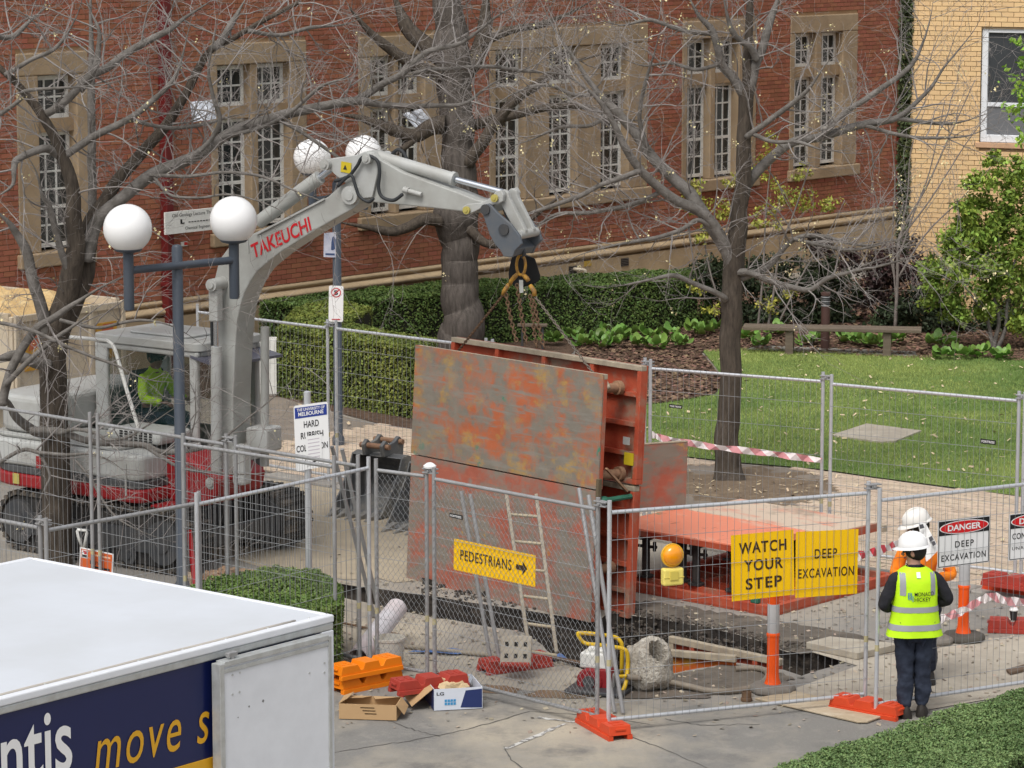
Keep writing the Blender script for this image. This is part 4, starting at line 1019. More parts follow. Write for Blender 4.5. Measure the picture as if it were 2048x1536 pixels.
mb = MB(); mb.tube([(2.62, .12, 2.46), (2.66, .2, 2.50), (2.75, .27, 2.50), (2.84, .23, 2.45), (2.80, .13, 2.42), (2.7, .1, 2.44)], .022, 6); bx_part(mb, 'chain_loop', m_edge, smooth=True)
mb = MB(); mb.bb((2.83, .51, 1.62), (2.98, .517, 1.75)); bx_part(mb, 'warning_plate', MATS['decal_yellow'])
mb = MB(); mb.bb((2.80, .51, 1.83), (2.90, .517, 1.91)); bx_part(mb, 'label_plate', m_lgrey)
for nm, a, b in (('lock_bar', (2.94, .515, 1.0), (2.985, .60, 1.62)), ('lock_bar', (2.97, -.02, 1.22), (3.01, .035, 1.52))):
    mb = MB(); mb.bb(a, b); bx_part(mb, nm, mat('lock_bar_brown', (.13, .10, .06), .8), bevel=.008)
mb = MB(); mb.bar((2.99, .10, 1.62), (2.99, .42, 1.36), .035, .02); bx_part(mb, 'brace', m_spr)
mb = MB(); mb.sphere((2.97, .1, 1.28), .06, 10, 8, (1, 1.3, .8)); mb.cyl((2.97, .12, 1.28), (2.97, .5, 1.30), .028, 8); bx_part(mb, 'screw_jack', mat('green_jack', (.03, .14, .09), .6), smooth=40)

# ================================================================== stack of shield panels lying at the right
def lying(name, label, px, z, th, m, ribs, group=None):
    c = [G(u, v, z) for u, v in px]; o = c[0]; ex_ = (c[1] - c[0]); ey_ = (c[3] - c[0]); az = math.degrees(math.atan2(ex_.x, ex_.y))
    t = thing(name, label, 'shield panel', (o.x, o.y, z - th), az, group)
    lx, ly = ex_.length, ey_.length
    return t, lx, ly
# base: ribbed frame resting on the ground
t, lx, ly = lying('shield_panel', 'orange ribbed shield panel lying flat on the ground at the bottom of the stack', [(1235, 1158), (1545, 1214), (1790, 1146), (1480, 1095)], .11, .11, m_org, True)
mb = MB(); mb.bb((0, 0, .004), (lx, ly, .016)); mb.build('panel', m_org, t)
for nm, a, b in (('end_rail', (0, 0, .017), (.07, ly, .11)), ('end_rail', (lx - .07, 0, .017), (lx, ly, .11)), ('side_rail', (.0705, 0, .017), (lx - .0705, .07, .11)), ('side_rail', (.0705, ly - .07, .017), (lx - .0705, ly, .11))):
    mb = MB(); mb.bb(a, b); mb.build(nm, m_org, t, bevel=.006)
for k in range(1, 7):
    y = ly * k / 7; mb = MB(); mb.bb((.071, y - .025, .017), (lx - .071, y + .025, .10)); mb.build('rib', m_org, t)
for k in range(1, 3):
    x = lx * k / 3
    for q in range(7):
        mb = MB(); mb.bb((x - .025, ly * q / 7 + .027 + (.044 if q == 0 else 0), .017), (x + .025, ly * (q + 1) / 7 - .027 - (.044 if q == 6 else 0), .095)); mb.build('rib', m_org, t)
for x, y in ((lx - .25, .035), (lx - .035, ly * .45)):
    mb = MB(); mb.bb((x - .05, y - .03, .111), (x + .05, y + .03, .17)); mb.build('lug', MATS['green_jack'], t, bevel=.01)
base_t, base_lx, base_ly = t, lx, ly
m_top1 = layered('sky_lightened_red_steel', (.72, .25, .155), [((.62, .44, .34), 1.2, .56, .70, 9, (1, 2.5, 1)), ((.14, .30, .19), .9, .64, .67, 9, None), ((.30, .10, .06), 3.5, .60, .70, 9, (3, 1, 1)), ((.12, .09, .075), 22, .70, .74, 4, None)], rough=.55, bump=.08)  # base red made paler: the bright sky's reflection is put into the colour
m_top2 = layered('dusty_pink_steel', (.56, .45, .35), [((.60, .25, .17), 1.4, .50, .64, 9, (1, 2.5, 1)), ((.32, .26, .20), 2.2, .56, .70, 9, None), ((.12, .09, .075), 18, .66, .72, 4, None)], rough=.7, bump=.12)
ZT_ = .66
t, lx, ly = lying('shield_panel', 'red topped steel panel propped on jacks above the ribbed panel', [(1215, 1047), (1487, 1092), (1648, 1066), (1374, 1018)], ZT_, .08, m_top1, False)
mb = MB(); mb.bb((0, 0, 0), (lx, ly, .08)); mb.build('panel', m_top1, t, bevel=.006)
mb = MB(); mb.bb((0, -.012, .0), (lx, -.001, .062)); mb.build('edge_rail', m_org, t)
top1 = t; o1 = MW[t.name]
jb = [(.45, .12), (lx - .75, .15), (lx - .25, .16), (lx - .5, ly - .15), (.9, .2)]
for i, (x, y) in enumerate(jb):
    p = o1 @ Vector((x, y, 0)); j = thing('screw_jack', ['black screw jack at the left under the red panel', 'black screw jack in the middle under the red panel edge', 'black screw jack near the corner under the red panel', 'black screw jack at the back under the red panel', 'second black screw jack from the left under the red panel'][i], 'jack', (p.x, p.y, .11), 129, 'jacks under the lying panels')
    h = ZT_ - .08 - .112
    mb = MB(); mb.cyl((0, 0, 0), (0, 0, h), .045, 12); mb.cyl((0, 0, 0), (0, 0, .02), .09, 12); mb.cyl((0, 0, h - .05), (0, 0, h), .08, 12); mb.build('shaft', m_rub, j, smooth=40)
    mb = MB(); mb.cyl((-.13, -.02, h * .72), (.13, .02, h * .72), .018, 8); mb.cyl((.10, .02, h * .62), (.10, .02, h * .84), .02, 8); mb.build('handle', m_rub, j, smooth=40)
t, lx, ly = lying('shield_panel', 'dusty pink steel panel lying behind the red topped panel', [(1376, 1018), (1652, 1066), (1776, 1048), (1500, 1000)], ZT_ + .015, .085, m_top2, False)
mb = MB(); mb.bb((0, .01, 0), (lx, ly, .08)); mb.build('panel', m_top2, t, bevel=.006)
mb = MB(); mb.bb((lx + .001, .01, -.02), (lx + .02, ly, .065)); mb.build('edge_rail', m_org, t)
mb = MB(); mb.bb((lx - .05, ly - .03, -.02), (lx + .10, ly + .04, .05)); mb.build('lug', m_edge, t)
p = MW[t.name] @ Vector((lx * .6, ly * .5, 0)); j = thing('screw_jack', 'black screw jack under the dusty pink panel', 'jack', (p.x, p.y, .11), 129, 'jacks under the lying panels')
mb = MB(); mb.cyl((0, 0, 0), (0, 0, ZT_ - .18), .045, 12); mb.cyl((0, 0, 0), (0, 0, .02), .09, 12); mb.build('shaft', m_rub, j, smooth=40)
# loose steel plate standing behind the shield
SPp = Plane(P(1375, 990, 35.6), 62)
a = SPp.at(1376, 884); b = SPp.at(1372, 992); c = SPp.at(1215, 905)
spt = thing('steel_plate', 'worn orange and grey plate standing upright behind the trench shield', 'steel plate', SPp.w(0, 0), 62)
mb = MB(); mb.prism([(c[0], b[1] - .10), (b[0], b[1] - .10), (a[0], a[1]), (c[0], c[1] + .06)], 0, .05); mb.build('plate', m_worn2, spt, bevel=.005)
mb = MB(); mb.prism([(c[0], c[1] + .062), (a[0], a[1] + .002), (a[0], a[1] + .012), (c[0], c[1] + .072)], -.004, .054); mb.build('edge', m_edge, spt)
mb = MB(); mb.bb((c[0] + .1, .3, 0), (c[0] + .2, .4, b[1] - .12)); mb.bb((b[0] - .15, .0, 0), (b[0] - .05, .05, b[1] - .10)); mb.build('support', m_org, spt)
pp = P(1290, 885, 36.1); mb = MB(); mb.bb((-.25, 0, -.02), (.1, .06, .10)); 
# shield panels standing in the pit
PT = Plane(G(1300, 1300, .06), 129)
def pit_panel(label, a, b, zt, depth, m, ribbed):
    pa, pb = G(*a, zt), G(*b, zt); d = pb - pa; az = math.degrees(math.atan2(d.x, d.y)); t = thing('shield_panel', label, 'shield panel', (pa.x, pa.y, 0), az)
    ln = d.length
    mb = MB(); mb.bb((0, .03, zt - depth), (ln, .045, zt - .004)); mb.build('panel', m, t)
    mb = MB(); mb.bb((-.01, -.02, zt - .07), (ln + .01, .046, zt)); mb.build('top_rail', m_edge, t, bevel=.008)
    if ribbed:
        for k in range(6):
            x = .03 + (ln - .06) * k / 5; mb = MB(); mb.bb((x - .03, -.02, zt - depth), (x + .03, .029, zt - .0705)); mb.build('rib', m_org if k else m_edge, t)
    return t
pit_panel('ribbed shield panel standing in the pit beyond the concrete lump', (1340, 1272), (1560, 1318), .10, 1.2, m_org, True)
pit_panel('orange faced shield panel sunk in the pit beside the concrete lump', (1256, 1292), (1470, 1311), .12, 1.2, layered('pit_panel_paint', (.50, .11, .02), [((.28, .2, .1), 3, .55, .68, 8, None), ((.5, .26, .04), 2, .58, .66, 8, None)], rough=.7), False)

# ================================================================== tipper truck behind the excavator
tt = thing('tipper_truck', 'beige tipper truck loaded with sandy rubble behind the excavator', 'truck', (-6.3, 40.0, 0), 126.3)
m_tip = layered('dusty_beige_paint', (.48, .41, .31), [((.40, .31, .21), 1.6, .5, .7, 8, None), ((.25, .18, .12), 8, .64, .75, 6, (1, 1, .4))], rough=.7)
mb = MB(); mb.bb((-4.6, 0, 1.15), (-.04, .06, 2.30)); mb.bb((-4.6, 1.98, 1.15), (-.04, 2.04, 2.30)); mb.bb((-4.6, .06, 1.10), (-.04, 1.98, 1.16)); mb.build('tray', m_tip, tt, bevel=.01)
tg = MB(); tg.bb((-.035, 0, 1.10), (.03, 2.04, 2.26)); tgo = tg.build('tailgate', m_tip, tt, bevel=.012)
for y in (.02, .68, 1.36, 1.96):
    mb = MB(); mb.bb((.031, y, 1.10), (.075, y + .07, 2.28)); mb.build('rib', m_tip, tgo, bevel=.01)
for z in (1.12, 2.18):
    for y0, y1 in ((.092, .678), (.752, 1.358), (1.432, 1.958)): mb = MB(); mb.bb((.031, y0, z), (.068, y1, z + .09)); mb.build('rail', m_tip, tgo, bevel=.01)
for y in (.2, 1.50):
    mb = MB(); mb.bb((.031, y, 1.55), (.05, y + .38, 2.02)); mk = mb.build('marker_plate', mat('reflector_yellow', (.50, .26, .03), .5), tgo)
    mb = MB(); mb._add([(.052, y + .06, 1.80), (.052, y + .30, 1.86), (.052, y + .32, 2.0), (.052, y + .12, 2.0)], [(0, 1, 2, 3)]); mb.build('stripe', mat('reflector_red', (.45, .10, .04), .5), mk, fix=False)
mb = MB(); mb.bb((-4.5, .35, .75), (-.1, 1.7, 1.09)); mb.bb((-.1, .1, .78), (.12, 1.95, .98)); mb.build('chassis', m_tip, tt, bevel=.02)
for y in (.15, 1.72, 1.95): mb = MB(); mb.bb((.121, y, .80), (.16, y + .18, .95)); mb.build('tail_lamp', mat('amber_lens', (.75, .19, .02), .3, amt=0), tt, bevel=.01)
for y in (.02, 1.5):
    for x in (-1.2, -3.6): mb = MB(); mb.cyl((x, y, .48), (x, y + .5, .48), .48, 24); mb.build('wheel', m_rub, tt, bevel=.04)
mb = MB(); rows_ = []
for i in range(25):
    rw = []
    for j in range(13):
        x = -4.55 + 4.5 * i / 24; y = .07 + 1.9 * j / 12; e = min(j, 12 - j, i, 24 - i) / 3
        rw.append((x, y, 2.16 + min(1, e) * (.22 + .16 * noise.noise(Vector((x * 1.6, y * 1.6, 0))) + .06 * noise.noise(Vector((x * 7, y * 7, 2))))))
    rows_.append(rw)
vs = [p for r in rows_ for p in r]; fs = [(i * 13 + j, i * 13 + j + 1, (i + 1) * 13 + j + 1, (i + 1) * 13 + j) for i in range(24) for j in range(12)]
mb._add(vs, fs); mb.build('load', layered('sandy_rubble', (.50, .34, .155), [((.62, .47, .25), 5, .5, .7, 8, None), ((.25, .16, .08), 8, .55, .7, 8, None)], rough=.95, bump=1, bscale=14), tt, kind='stuff')
# ================================================================== digging buckets on the ground
m_bkt = layered('bucket_steel', (.13, .135, .14), [((.23, .22, .20), 4, .45, .65, 8, None), ((.34, .31, .26), 10, .60, .72, 6, None)], rough=.6, metal=.2)
def bucket(label, pos, az, wd, s=1.0):
    t = thing('digging_bucket', label, 'digging bucket', pos, az, 'excavator buckets on the ground')
    prof = [(.50, .03), (.20, .0), (-.05, .02), (-.25, .13), (-.36, .32), (-.36, .52), (-.27, .66), (-.10, .72), (.02, .70)]
    prof = [(x * s, z * s) for x, z in prof]; inn = [(x * .93 + .015, z * .93 + .035) for x, z in reversed(prof)]
    mb = MB(); mb.prism(prof + inn, 0, wd); mb.build('shell', m_bkt, t, smooth=30)
    for y in (-.021, wd + .001):
        mb = MB(); mb.prism([(.50 * s, .03 * s)] + prof[1:] + [(.10 * s, .52 * s), (.30 * s, .25 * s)], y, y + .02); mb.build('side_plate', m_bkt, t, bevel=.004)
    for i in range(5):
        y = wd * (i + .5) / 5; mb = MB()
        mb.hexa([(.44 * s, y - .045, .01), (.70 * s, y - .015, -.005), (.70 * s, y + .015, -.005), (.44 * s, y + .045, .01), (.44 * s, y - .045, .085), (.70 * s, y - .012, .015), (.70 * s, y + .012, .015), (.44 * s, y + .045, .085)]); mb.build('tooth', mat('tooth_steel', (.27, .26, .24), .55, metal=.3, col2=(.18, .16, .13), scale=12), t)
    for y in (wd * .28, wd * .66):
        mb = MB(); mb.prism([(-.30 * s, .62 * s), (-.33 * s, .85 * s), (-.22 * s, .92 * s), (-.13 * s, .86 * s), (-.02 * s, .84 * s), (.06 * s, .90 * s), (.14 * s, .84 * s), (.10 * s, .70 * s), (-.10 * s, .70 * s)], y, y + .05); mb.build('ear', m_bkt, t, bevel=.008)
    for x, z in ((-.23, .85), (.06, .82)): mb = MB(); mb.cyl((x * s, wd * .2, z * s), (x * s, wd * .8, z * s), .035, 12); mb.build('pin', m_spr, t, smooth=40)
    return t
bxh = azv(213)
bucket('left digging bucket standing on the sand beside the excavator track', G(642, 1034) - bxh * .70, 213, .72, 1.0)
bucket('right digging bucket with dirty teeth half hidden by the trench shield', G(752, 1064) - bxh * .74, 213, .85, 1.06)
# utility cabinet by the hedge
cabp = G(532, 792); uc = thing('utility_cabinet', 'plain white cabinet standing at the end of the clipped hedge', 'cabinet', cabp, 100)
mb = MB(); mb.bb((-.30, 0, .03), (.17, .35, .86)); mb.build('body', m_white, uc, bevel=.01); mb = MB(); mb.bb((-.28, -.02, 0), (.15, .33, .03)); mb.build('base', m_kerb, uc)
# ================================================================== TEMPORARY FENCES
m_galv = mat('galvanised_tube', (.60, .62, .65), .34, metal=.45, col2=(.50, .51, .53), scale=9, amt=.6)
m_galv_d = mat('weathered_tube', (.36, .365, .375), .45, metal=.35, col2=(.28, .27, .26), scale=6, amt=.7)
m_wire = mat('galvanised_wire', (.30, .31, .32), .5, metal=.4, amt=0)
RZ = 2.03
def fence_panel(a, b, label, kind='weld', m=None, group='temporary fence panels', zr=RZ, ext=.11, lift=.12, step=.072, wr=.0021, hstep=.30):
    """a, b: photo points of the two ends of the top rail"""
    m = m or m_galv; pa, pb = G(a[0], a[1], zr), G(b[0], b[1], zr); d = pb - pa; ln = d.length
    az = math.degrees(math.atan2(d.x, d.y)); t = thing('site_fence', label, 'fence', (pa.x, pa.y, 0), az, group)
    for x in (0, ln):
        mb = MB(); mb.cyl((x, 0, .03), (x, 0, zr + ext), .0205, 10); po = mb.build('post', m, t, smooth=40)
        for z in (.62,):
            mb = MB(); mb.cyl((x, 0, z), (x, 0, z + .06), .0212, 10); mb.build('yellow_band', mat('faded_yellow_band', (.46, .41, .24), .6, amt=.5), po, smooth=40)
    for z in (lift, zr): mb = MB(); mb.cyl((.0205, 0, z), (ln - .0205, 0, z), .0185, 10); mb.build('rail', m, t, smooth=40)
    mb = MB(); yw = -.019
    if kind == 'weld':
        n = int(ln / step)
        for i in range(1, n): x = ln * i / n; mb.tube([(x, yw, lift - .02), (x, yw, zr + .02)], wr, 3, cap=False)
        z = lift + .16
        while z < zr - .05: mb.tube([(.0, yw - .004, z), (ln, yw - .004, z)], wr * 1.35, 3, cap=False); z += hstep
    else:
        c = .062; n = int(ln / c)
        for i in range(n + 1):
            pts = []; k = 0; z = lift
            while z < zr: pts.append((c * (i + (.5 if k % 2 else -.02)), yw + (.003 if k % 2 else -.003), z)); z += c * .62; k += 1
            mb.tube(pts, wr * 1.05, 3, cap=False)
            pts = [(2 * c * i - p[0] + c * .98, p[1] - .004, p[2]) for p in pts]; mb.tube(pts, wr * 1.05, 3, cap=False)
        z = lift + .16
        while z < zr - .05: mb.tube([(.0, yw - .008, z), (ln, yw - .008, z)], wr * 1.2, 3, cap=False); z += .30
    mb.build('wire_mesh', m_wire, t, fix=False, kind='stuff')
    t['len'] = ln
    return t
def clamp(t, x, z, label=None):
    mb = MB(); mb.bb((x - .03, -.035, z - .025), (x + .12, .035, z - .012)); mb.bb((x - .03, -.035, z + .012), (x + .12, .035, z + .025)); mb.cyl((x + .045, -.05, z), (x + .045, .05, z), .012, 8); mb.bb((x + .02, -.03, z - .012), (x + .07, .03, z + .012))
    return mb.build('clamp', m_galv_d, t, bevel=.003)
fn1 = fence_panel((-300, 984), (80, 1056), 'weldmesh fence panel cut off by the left edge beside the truck', m=m_galv_d)
fn2 = fence_panel((92, 1061), (398, 1006), 'weldmesh fence panel in front of the leafless tree trunk', m=m_galv_d)
fn3 = fence_panel((393, 1009), (737, 936), 'weldmesh fence panel rising to the corner post by the clipped hedge')
fq1 = fence_panel((-120, 796), (180, 845), 'weldmesh fence panel behind the left tree trunk before the excavator', m=m_galv_d)
fq2 = fence_panel((195, 847), (452, 889), 'weldmesh fence panel before the middle of the excavator', m=m_galv_d)
fq3 = fence_panel((471, 892), (716, 932), 'weldmesh fence panel before the excavator track and buckets', m=m_galv_d)
fq4 = fence_panel((366, 888), (668, 934), 'second weldmesh panel overlapping the fence before the excavator', m=m_galv_d)
fc0 = fence_panel((752, 940), (853, 953), 'short chain link fence panel left of the white capped post', 'chain', m=m_galv_d)
fc = fence_panel((868, 958), (1196, 1019), 'chain link fence panel carrying the pedestrians arrow sign', 'chain', m=m_galv_d)
fd = fence_panel((1219, 1025), (1737, 986), 'weldmesh fence panel carrying the two yellow warning signs')
fe = fence_panel((1759, 1001), (2190, 953), 'weldmesh fence panel before the man carrying the danger signs')
for t, x in ((fc, fc['len']), (fd, fd['len']), (fc0, fc0['len']), (fn1, fn1['len']), (fq2, fq2['len'])): clamp(t, x, RZ + .06)
ff = [fence_panel(a, b, l, group='fence panels along the brick path') for a, b, l in (
    ((395, 624), (655, 656), 'far fence panel behind the excavator boom before the hedge'), ((672, 657), (972, 694), 'far fence panel right of the no stopping sign'), ((985, 696), (1290, 734), 'far fence panel hidden behind the trench shield'),
    ((1301, 737), (1646, 763), 'far fence panel before the right tree with striped tape'), ((1663, 768), (2038, 802), 'far fence panel before the lawn and the concrete slab'), ((2050, 804), (2420, 845), 'far fence panel running out of the right edge'))]
for t in ff[:5]: clamp(t, t['len'], RZ + .05)
fg = [fence_panel(a, b, l, group='fence panels by the red building', m=m_galv_d, step=.1) for a, b, l in (((-160, 533), (28, 504), 'fence panel at the far left before the leafy shrub'), ((42, 502), (236, 482), 'fence panel behind the left tree stems'), ((246, 480), (416, 466), 'fence panel below the white wall board'))]
# small black maker tags
m_blk = mat('sign_black', (.012, .012, .014), .5, amt=0); m_wht = mat('sign_white', (.80, .80, .80), .45, amt=0)
def on_fence(t, px, y): 
    M4 = MW[t.name]; pl = Plane(M4 @ Vector((0, 0, 0)), 90 - math.degrees(t.rotation_euler.z)); return [pl.at(u, v, y) for u, v in px]
def plate_on(t, name, label, cat, px, m, y=.012, th=.004, group=None):
    """flat sign hung on fence t at photo corners px (tl, tr, br, bl)"""
    q = on_fence(t, px, y); az = 90 - math.degrees(t.rotation_euler.z); M4 = MW[t.name]
    zb = min(p[1] for p in q); xo = q[3][0]; o = M4 @ Vector((xo, y, 0)); s = thing(name, label, cat, o, az, group)
    qq = [(x - xo, z) for x, z in q]
    mb = MB(); mb.prism([qq[3], qq[2], qq[1], qq[0]], 0, th); mb.build('plate', m, s)
    def place(a, b): # a,b in 0..1 across / up the plate
        bl, br, tr, tl = qq[3], qq[2], qq[1], qq[0]
        return ((bl[0] * (1 - a) + br[0] * a) * (1 - b) + (tl[0] * (1 - a) + tr[0] * a) * b, (bl[1] * (1 - a) + br[1] * a) * (1 - b) + (tl[1] * (1 - a) + tr[1] * a) * b)
    return s, place
def word(s, place, txt, x0, z0, wd, ht, m, bold, space, y=-.003, shear=0):
    def fn(p): a, b = place(p[0], p[2]); return (a, y, b)
    return lettering(s, txt, x0, z0, wd, ht, 0, m, bold, shear, space, fn)
for t, px, lab in ((fc, [(899, 1026), (925, 1031), (925, 1040), (899, 1034)], 'small black maker tag on the chain link panel'), (ff[3], [(1338, 808), (1365, 811), (1364, 818), (1338, 815)], 'small black maker tag on the fence left of the right tree'),
                   (ff[4], [(1961, 877), (1992, 881), (1991, 890), (1961, 887)], 'small black maker tag on the fence before the lawn')):
    s, pl_ = plate_on(t, 'maker_tag', lab, 'tag', px, m_blk, -.03, .003); word(s, pl_, 'FORTRESS', .08, .25, .84, .5, m_wht, .02, 1.1)
m_yel_s = mat('sign_yellow', (.93, .55, .004), .4, amt=.1)
m_brn = mat('sign_dark_letter', (.05, .025, .008), .5, amt=0)
s, pl_ = plate_on(fc, 'pedestrian_sign', 'yellow sign with the word PEDESTRIANS and a right arrow', 'sign', [(908, 1077), (1071, 1111), (1070, 1174), (907, 1139)], m_yel_s, -.012)
word(s, pl_, 'PEDESTRIANS', .085, .36, .63, .34, m_brn, .012, 1.1)
mb = MB(); ar = [pl_(a, b) for a, b in ((.77, .44), (.85, .44), (.85, .30), (.905, .52), (.85, .74), (.85, .60), (.77, .60))]; mb._add([(x, -.003, z) for x, z in ar], [tuple(range(7))]); mb.build('arrow', m_brn, s, fix=False)
s, pl_ = plate_on(fd, 'warning_sign', 'square yellow sign reading WATCH YOUR STEP', 'sign', [(1462, 1071), (1587, 1059), (1589, 1189), (1464, 1203)], m_yel_s, -.012)
for tx, x0, z0, wd in (('WATCH', .12, .70, .76, ), ('YOUR', .20, .43, .62), ('STEP', .22, .15, .58)): word(s, pl_, tx, x0, z0, wd, .175, m_brn, .022, 1.15)
s, pl_ = plate_on(fd, 'warning_sign', 'square yellow sign reading DEEP EXCAVATION', 'sign', [(1592, 1064), (1717, 1058), (1714, 1187), (1591, 1196)], m_yel_s, -.012)
word(s, pl_, 'DEEP', .30, .58, .36, .145, m_brn, .012, 1.2); word(s, pl_, 'EXCAVATION', .04, .29, .90, .145, m_brn, .012, 1.15)
def danger(t, px, lab, lines):
    s, pl_ = plate_on(t, 'danger_sign', lab, 'sign', px, m_wht, -.012)
    def shape(pts, y, m, nm): mb = MB(); mb._add([(pl_(a, b)[0], y, pl_(a, b)[1]) for a, b in pts], [tuple(range(len(pts)))]); mb.build(nm, m, s, fix=False)
    shape([(.02, .68), (.98, .68), (.98, .98), (.02, .98)], -.002, m_blk, 'black_panel')
    el = lambda rx, ry: [(.5 + rx * math.cos(2 * math.pi * i / 32), .83 + ry * math.sin(2 * math.pi * i / 32)) for i in range(32)]
    shape(el(.475, .145), -.004, m_wht, 'oval_border'); shape(el(.455, .125), -.006, mat('danger_red', (.62, .008, .012), .45, amt=0), 'oval')
    word(s, pl_, 'DANGER', .18, .765, .64, .13, m_wht, .03, 1.0, -.008)
    for tx, x0, z0, wd, ht, bo, sp in lines: word(s, pl_, tx, x0, z0, wd, ht, m_blk, bo, sp)
    mb = MB(); th = .012
    for a, b in (((.015, .015), (.985, .03)), ((.015, .97), (.985, .985)), ((.012, .03), (.025, .97)), ((.975, .03), (.988, .97))):
        q = [pl_(a[0], a[1]), pl_(b[0], a[1]), pl_(b[0], b[1]), pl_(a[0], b[1])]; mb._add([(x, -.003, z) for x, z in q], [(0, 1, 2, 3)])
    mb.build('border', m_blk, s, fix=False); return s
danger(fe, [(1876, 1043), (1980, 1031), (1978, 1124), (1875, 1137)], 'white danger sign reading DEEP EXCAVATION with a red oval', [('DEEP', .33, .40, .36, .135, .012, 1.2), ('EXCAVATION', .07, .13, .86, .135, .012, 1.15)])
danger(fe, [(2019, 1029), (2124, 1017), (2122, 1109), (2017, 1122)], 'white danger sign cut off by the right edge of the photo', [('CONSTRUCTION', .06, .45, 1.0 * .88, .13, .01, 1.1), ('UNAUTHORISED', .06, .22, .80, .07, 0.0, 1.1)])
# amber flashing lamp
q = on_fence(fd, [(1341, 1109), (1341, 1150)], -.03); fl = thing('flashing_lamp', 'amber road lamp on a pale yellow battery box on the fence', 'lamp', MW[fd.name] @ Vector((q[1][0], -.03, 0)), 90 - math.degrees(fd.rotation_euler.z))
zl, zb_ = q[0][1], q[1][1]
mb = MB(); mb.bb((-.10, -.08, zb_ - .085), (.10, .005, zb_ + .075)); bo_ = mb.build('battery_box', mat('lamp_yellow_plastic', (.80, .66, .16), .45, amt=.2), fl, bevel=.02, seg=3)
mb = MB(); mb.bb((-.04, -.09, zb_ - .03), (.04, -.081, zb_ + .05)); mb.bb((-.10, -.084, zb_ - .012), (.10, -.0805, zb_ - .004)); mb.build('latch', mat('lamp_yellow_dark', (.62, .50, .10), .5, amt=0), bo_, bevel=.004)
R_ = Matrix.Rotation(rad(90), 3, 'X'); mb = MB(); mb.lathe([(.01, .06), (.06, .055), (.085, .035), (.098, 0), (.098, -.02), (.085, -.05), (.06, -.068), (.01, -.072)], (0, -.04, zl), 28, R_); mb.build('lens', mat('amber_lamp_lens', (.90, .33, .004), .15, amt=.3, col2=(.7, .2, .0), scale=30, spec=.6, coat=.5), fl, smooth=True)
mb = MB(); mb.lathe([(.102, -.012), (.108, -.012), (.108, .012), (.102, .012)], (0, -.035, zl), 28, R_); mb.build('rim', mat('lamp_rim', (.75, .42, .03), .4, amt=0), fl, smooth=40)

# ------------------------------------------------------------------ fence feet
def foot_mesh():
    m1 = MB(); L_, Wd = .74, .24
    prof = [(-.37, .045), (-.35, .13), (-.17, .13), (-.135, .075), (-.105, .075), (-.08, .135), (.08, .135), (.105, .075), (.135, .075), (.17, .13), (.35, .13), (.37, .045)]
    m1.prism(prof, -.105, .105)
    for s in (-1, 1): m1.prism([(-.372, .0), (-.366, .044), (.366, .044), (.372, .0)], s * .12 - (.05 if s > 0 else 0), s * .12 + (0 if s > 0 else .05))
    for x in (-.30, -.22, .22, .30): m1.bb((x - .022, -.05, .1301), (x + .022, .05, .136))
    for s in (-1, 1): m1.bb((s * .366 - .012, -.05, .085), (s * .366 + .004, .05, .105))
    return m1
FOOT = None
def foot(label, uv, az, z=0.0, m=None, group='plastic fence feet', tilt=0):
    global FOOT
    m = m or m_foot; p = G(uv[0], uv[1], z)
    mb = foot_mesh(); o = mb.build('fence_weight', m, None, bevel=.012); o.location = (p.x, p.y, z + .003); o.rotation_euler = (0, tilt, rad(90 - az)); return tag(o, label, 'fence foot', group)
m_foot = mat('orange_red_plastic', (.62, .065, .018), .5, col2=(.48, .05, .016), scale=5, amt=.6, bump=.05)
m_foot_o = mat('bright_orange_plastic', (.85, .23, .008), .45, col2=(.72, .18, .006), scale=5, amt=.4)
m_foot_r = mat('faded_red_plastic', (.40, .045, .03), .6, col2=(.28, .04, .028), scale=6, amt=.7)
foot('orange red fence foot beside the shoes of the man in the vest', (1737, 1427), 129)
foot('orange red fence foot in front of the corner post of the fence', (1207, 1462), 157)
foot('lower of two bright orange fence feet stacked beside the truck', (733, 1374), 49, m=m_foot_o); foot('upper of two bright orange fence feet stacked beside the truck', (731, 1347), 50, .142, m=m_foot_o)
foot('faded red fence foot under the white capped post', (868, 1383), 38, m=m_foot_r); foot('faded red fence foot lying across behind the printed carton', (858, 1379), 62, .14, m=m_foot_r)
foot('red fence foot at the base of the fence near the right edge', (2032, 1190), 129, m=m_foot); foot('upper red fence foot stacked near the right edge', (2032, 1176), 129, .142, m=m_foot_r)
foot('faded red fence foot under the perforated block', (1030, 1338), 60, m=m_foot_r)

# white cap on the fence post
cp = P(853, 945, 30.0); cpt = thing('plastic_lamp_top', 'white plastic cap sitting on the fence post clamp', 'cap', MW[fc0.name] @ Vector((fc0['len'] + .04, 0, RZ + .09)), 129)
mb = MB(); mb.lathe([(.06, 0), (.062, .02), (.03, .045), (.01, .05)], (0, 0, 0), 16); mb.build('cap', m_wht, cpt, smooth=40)
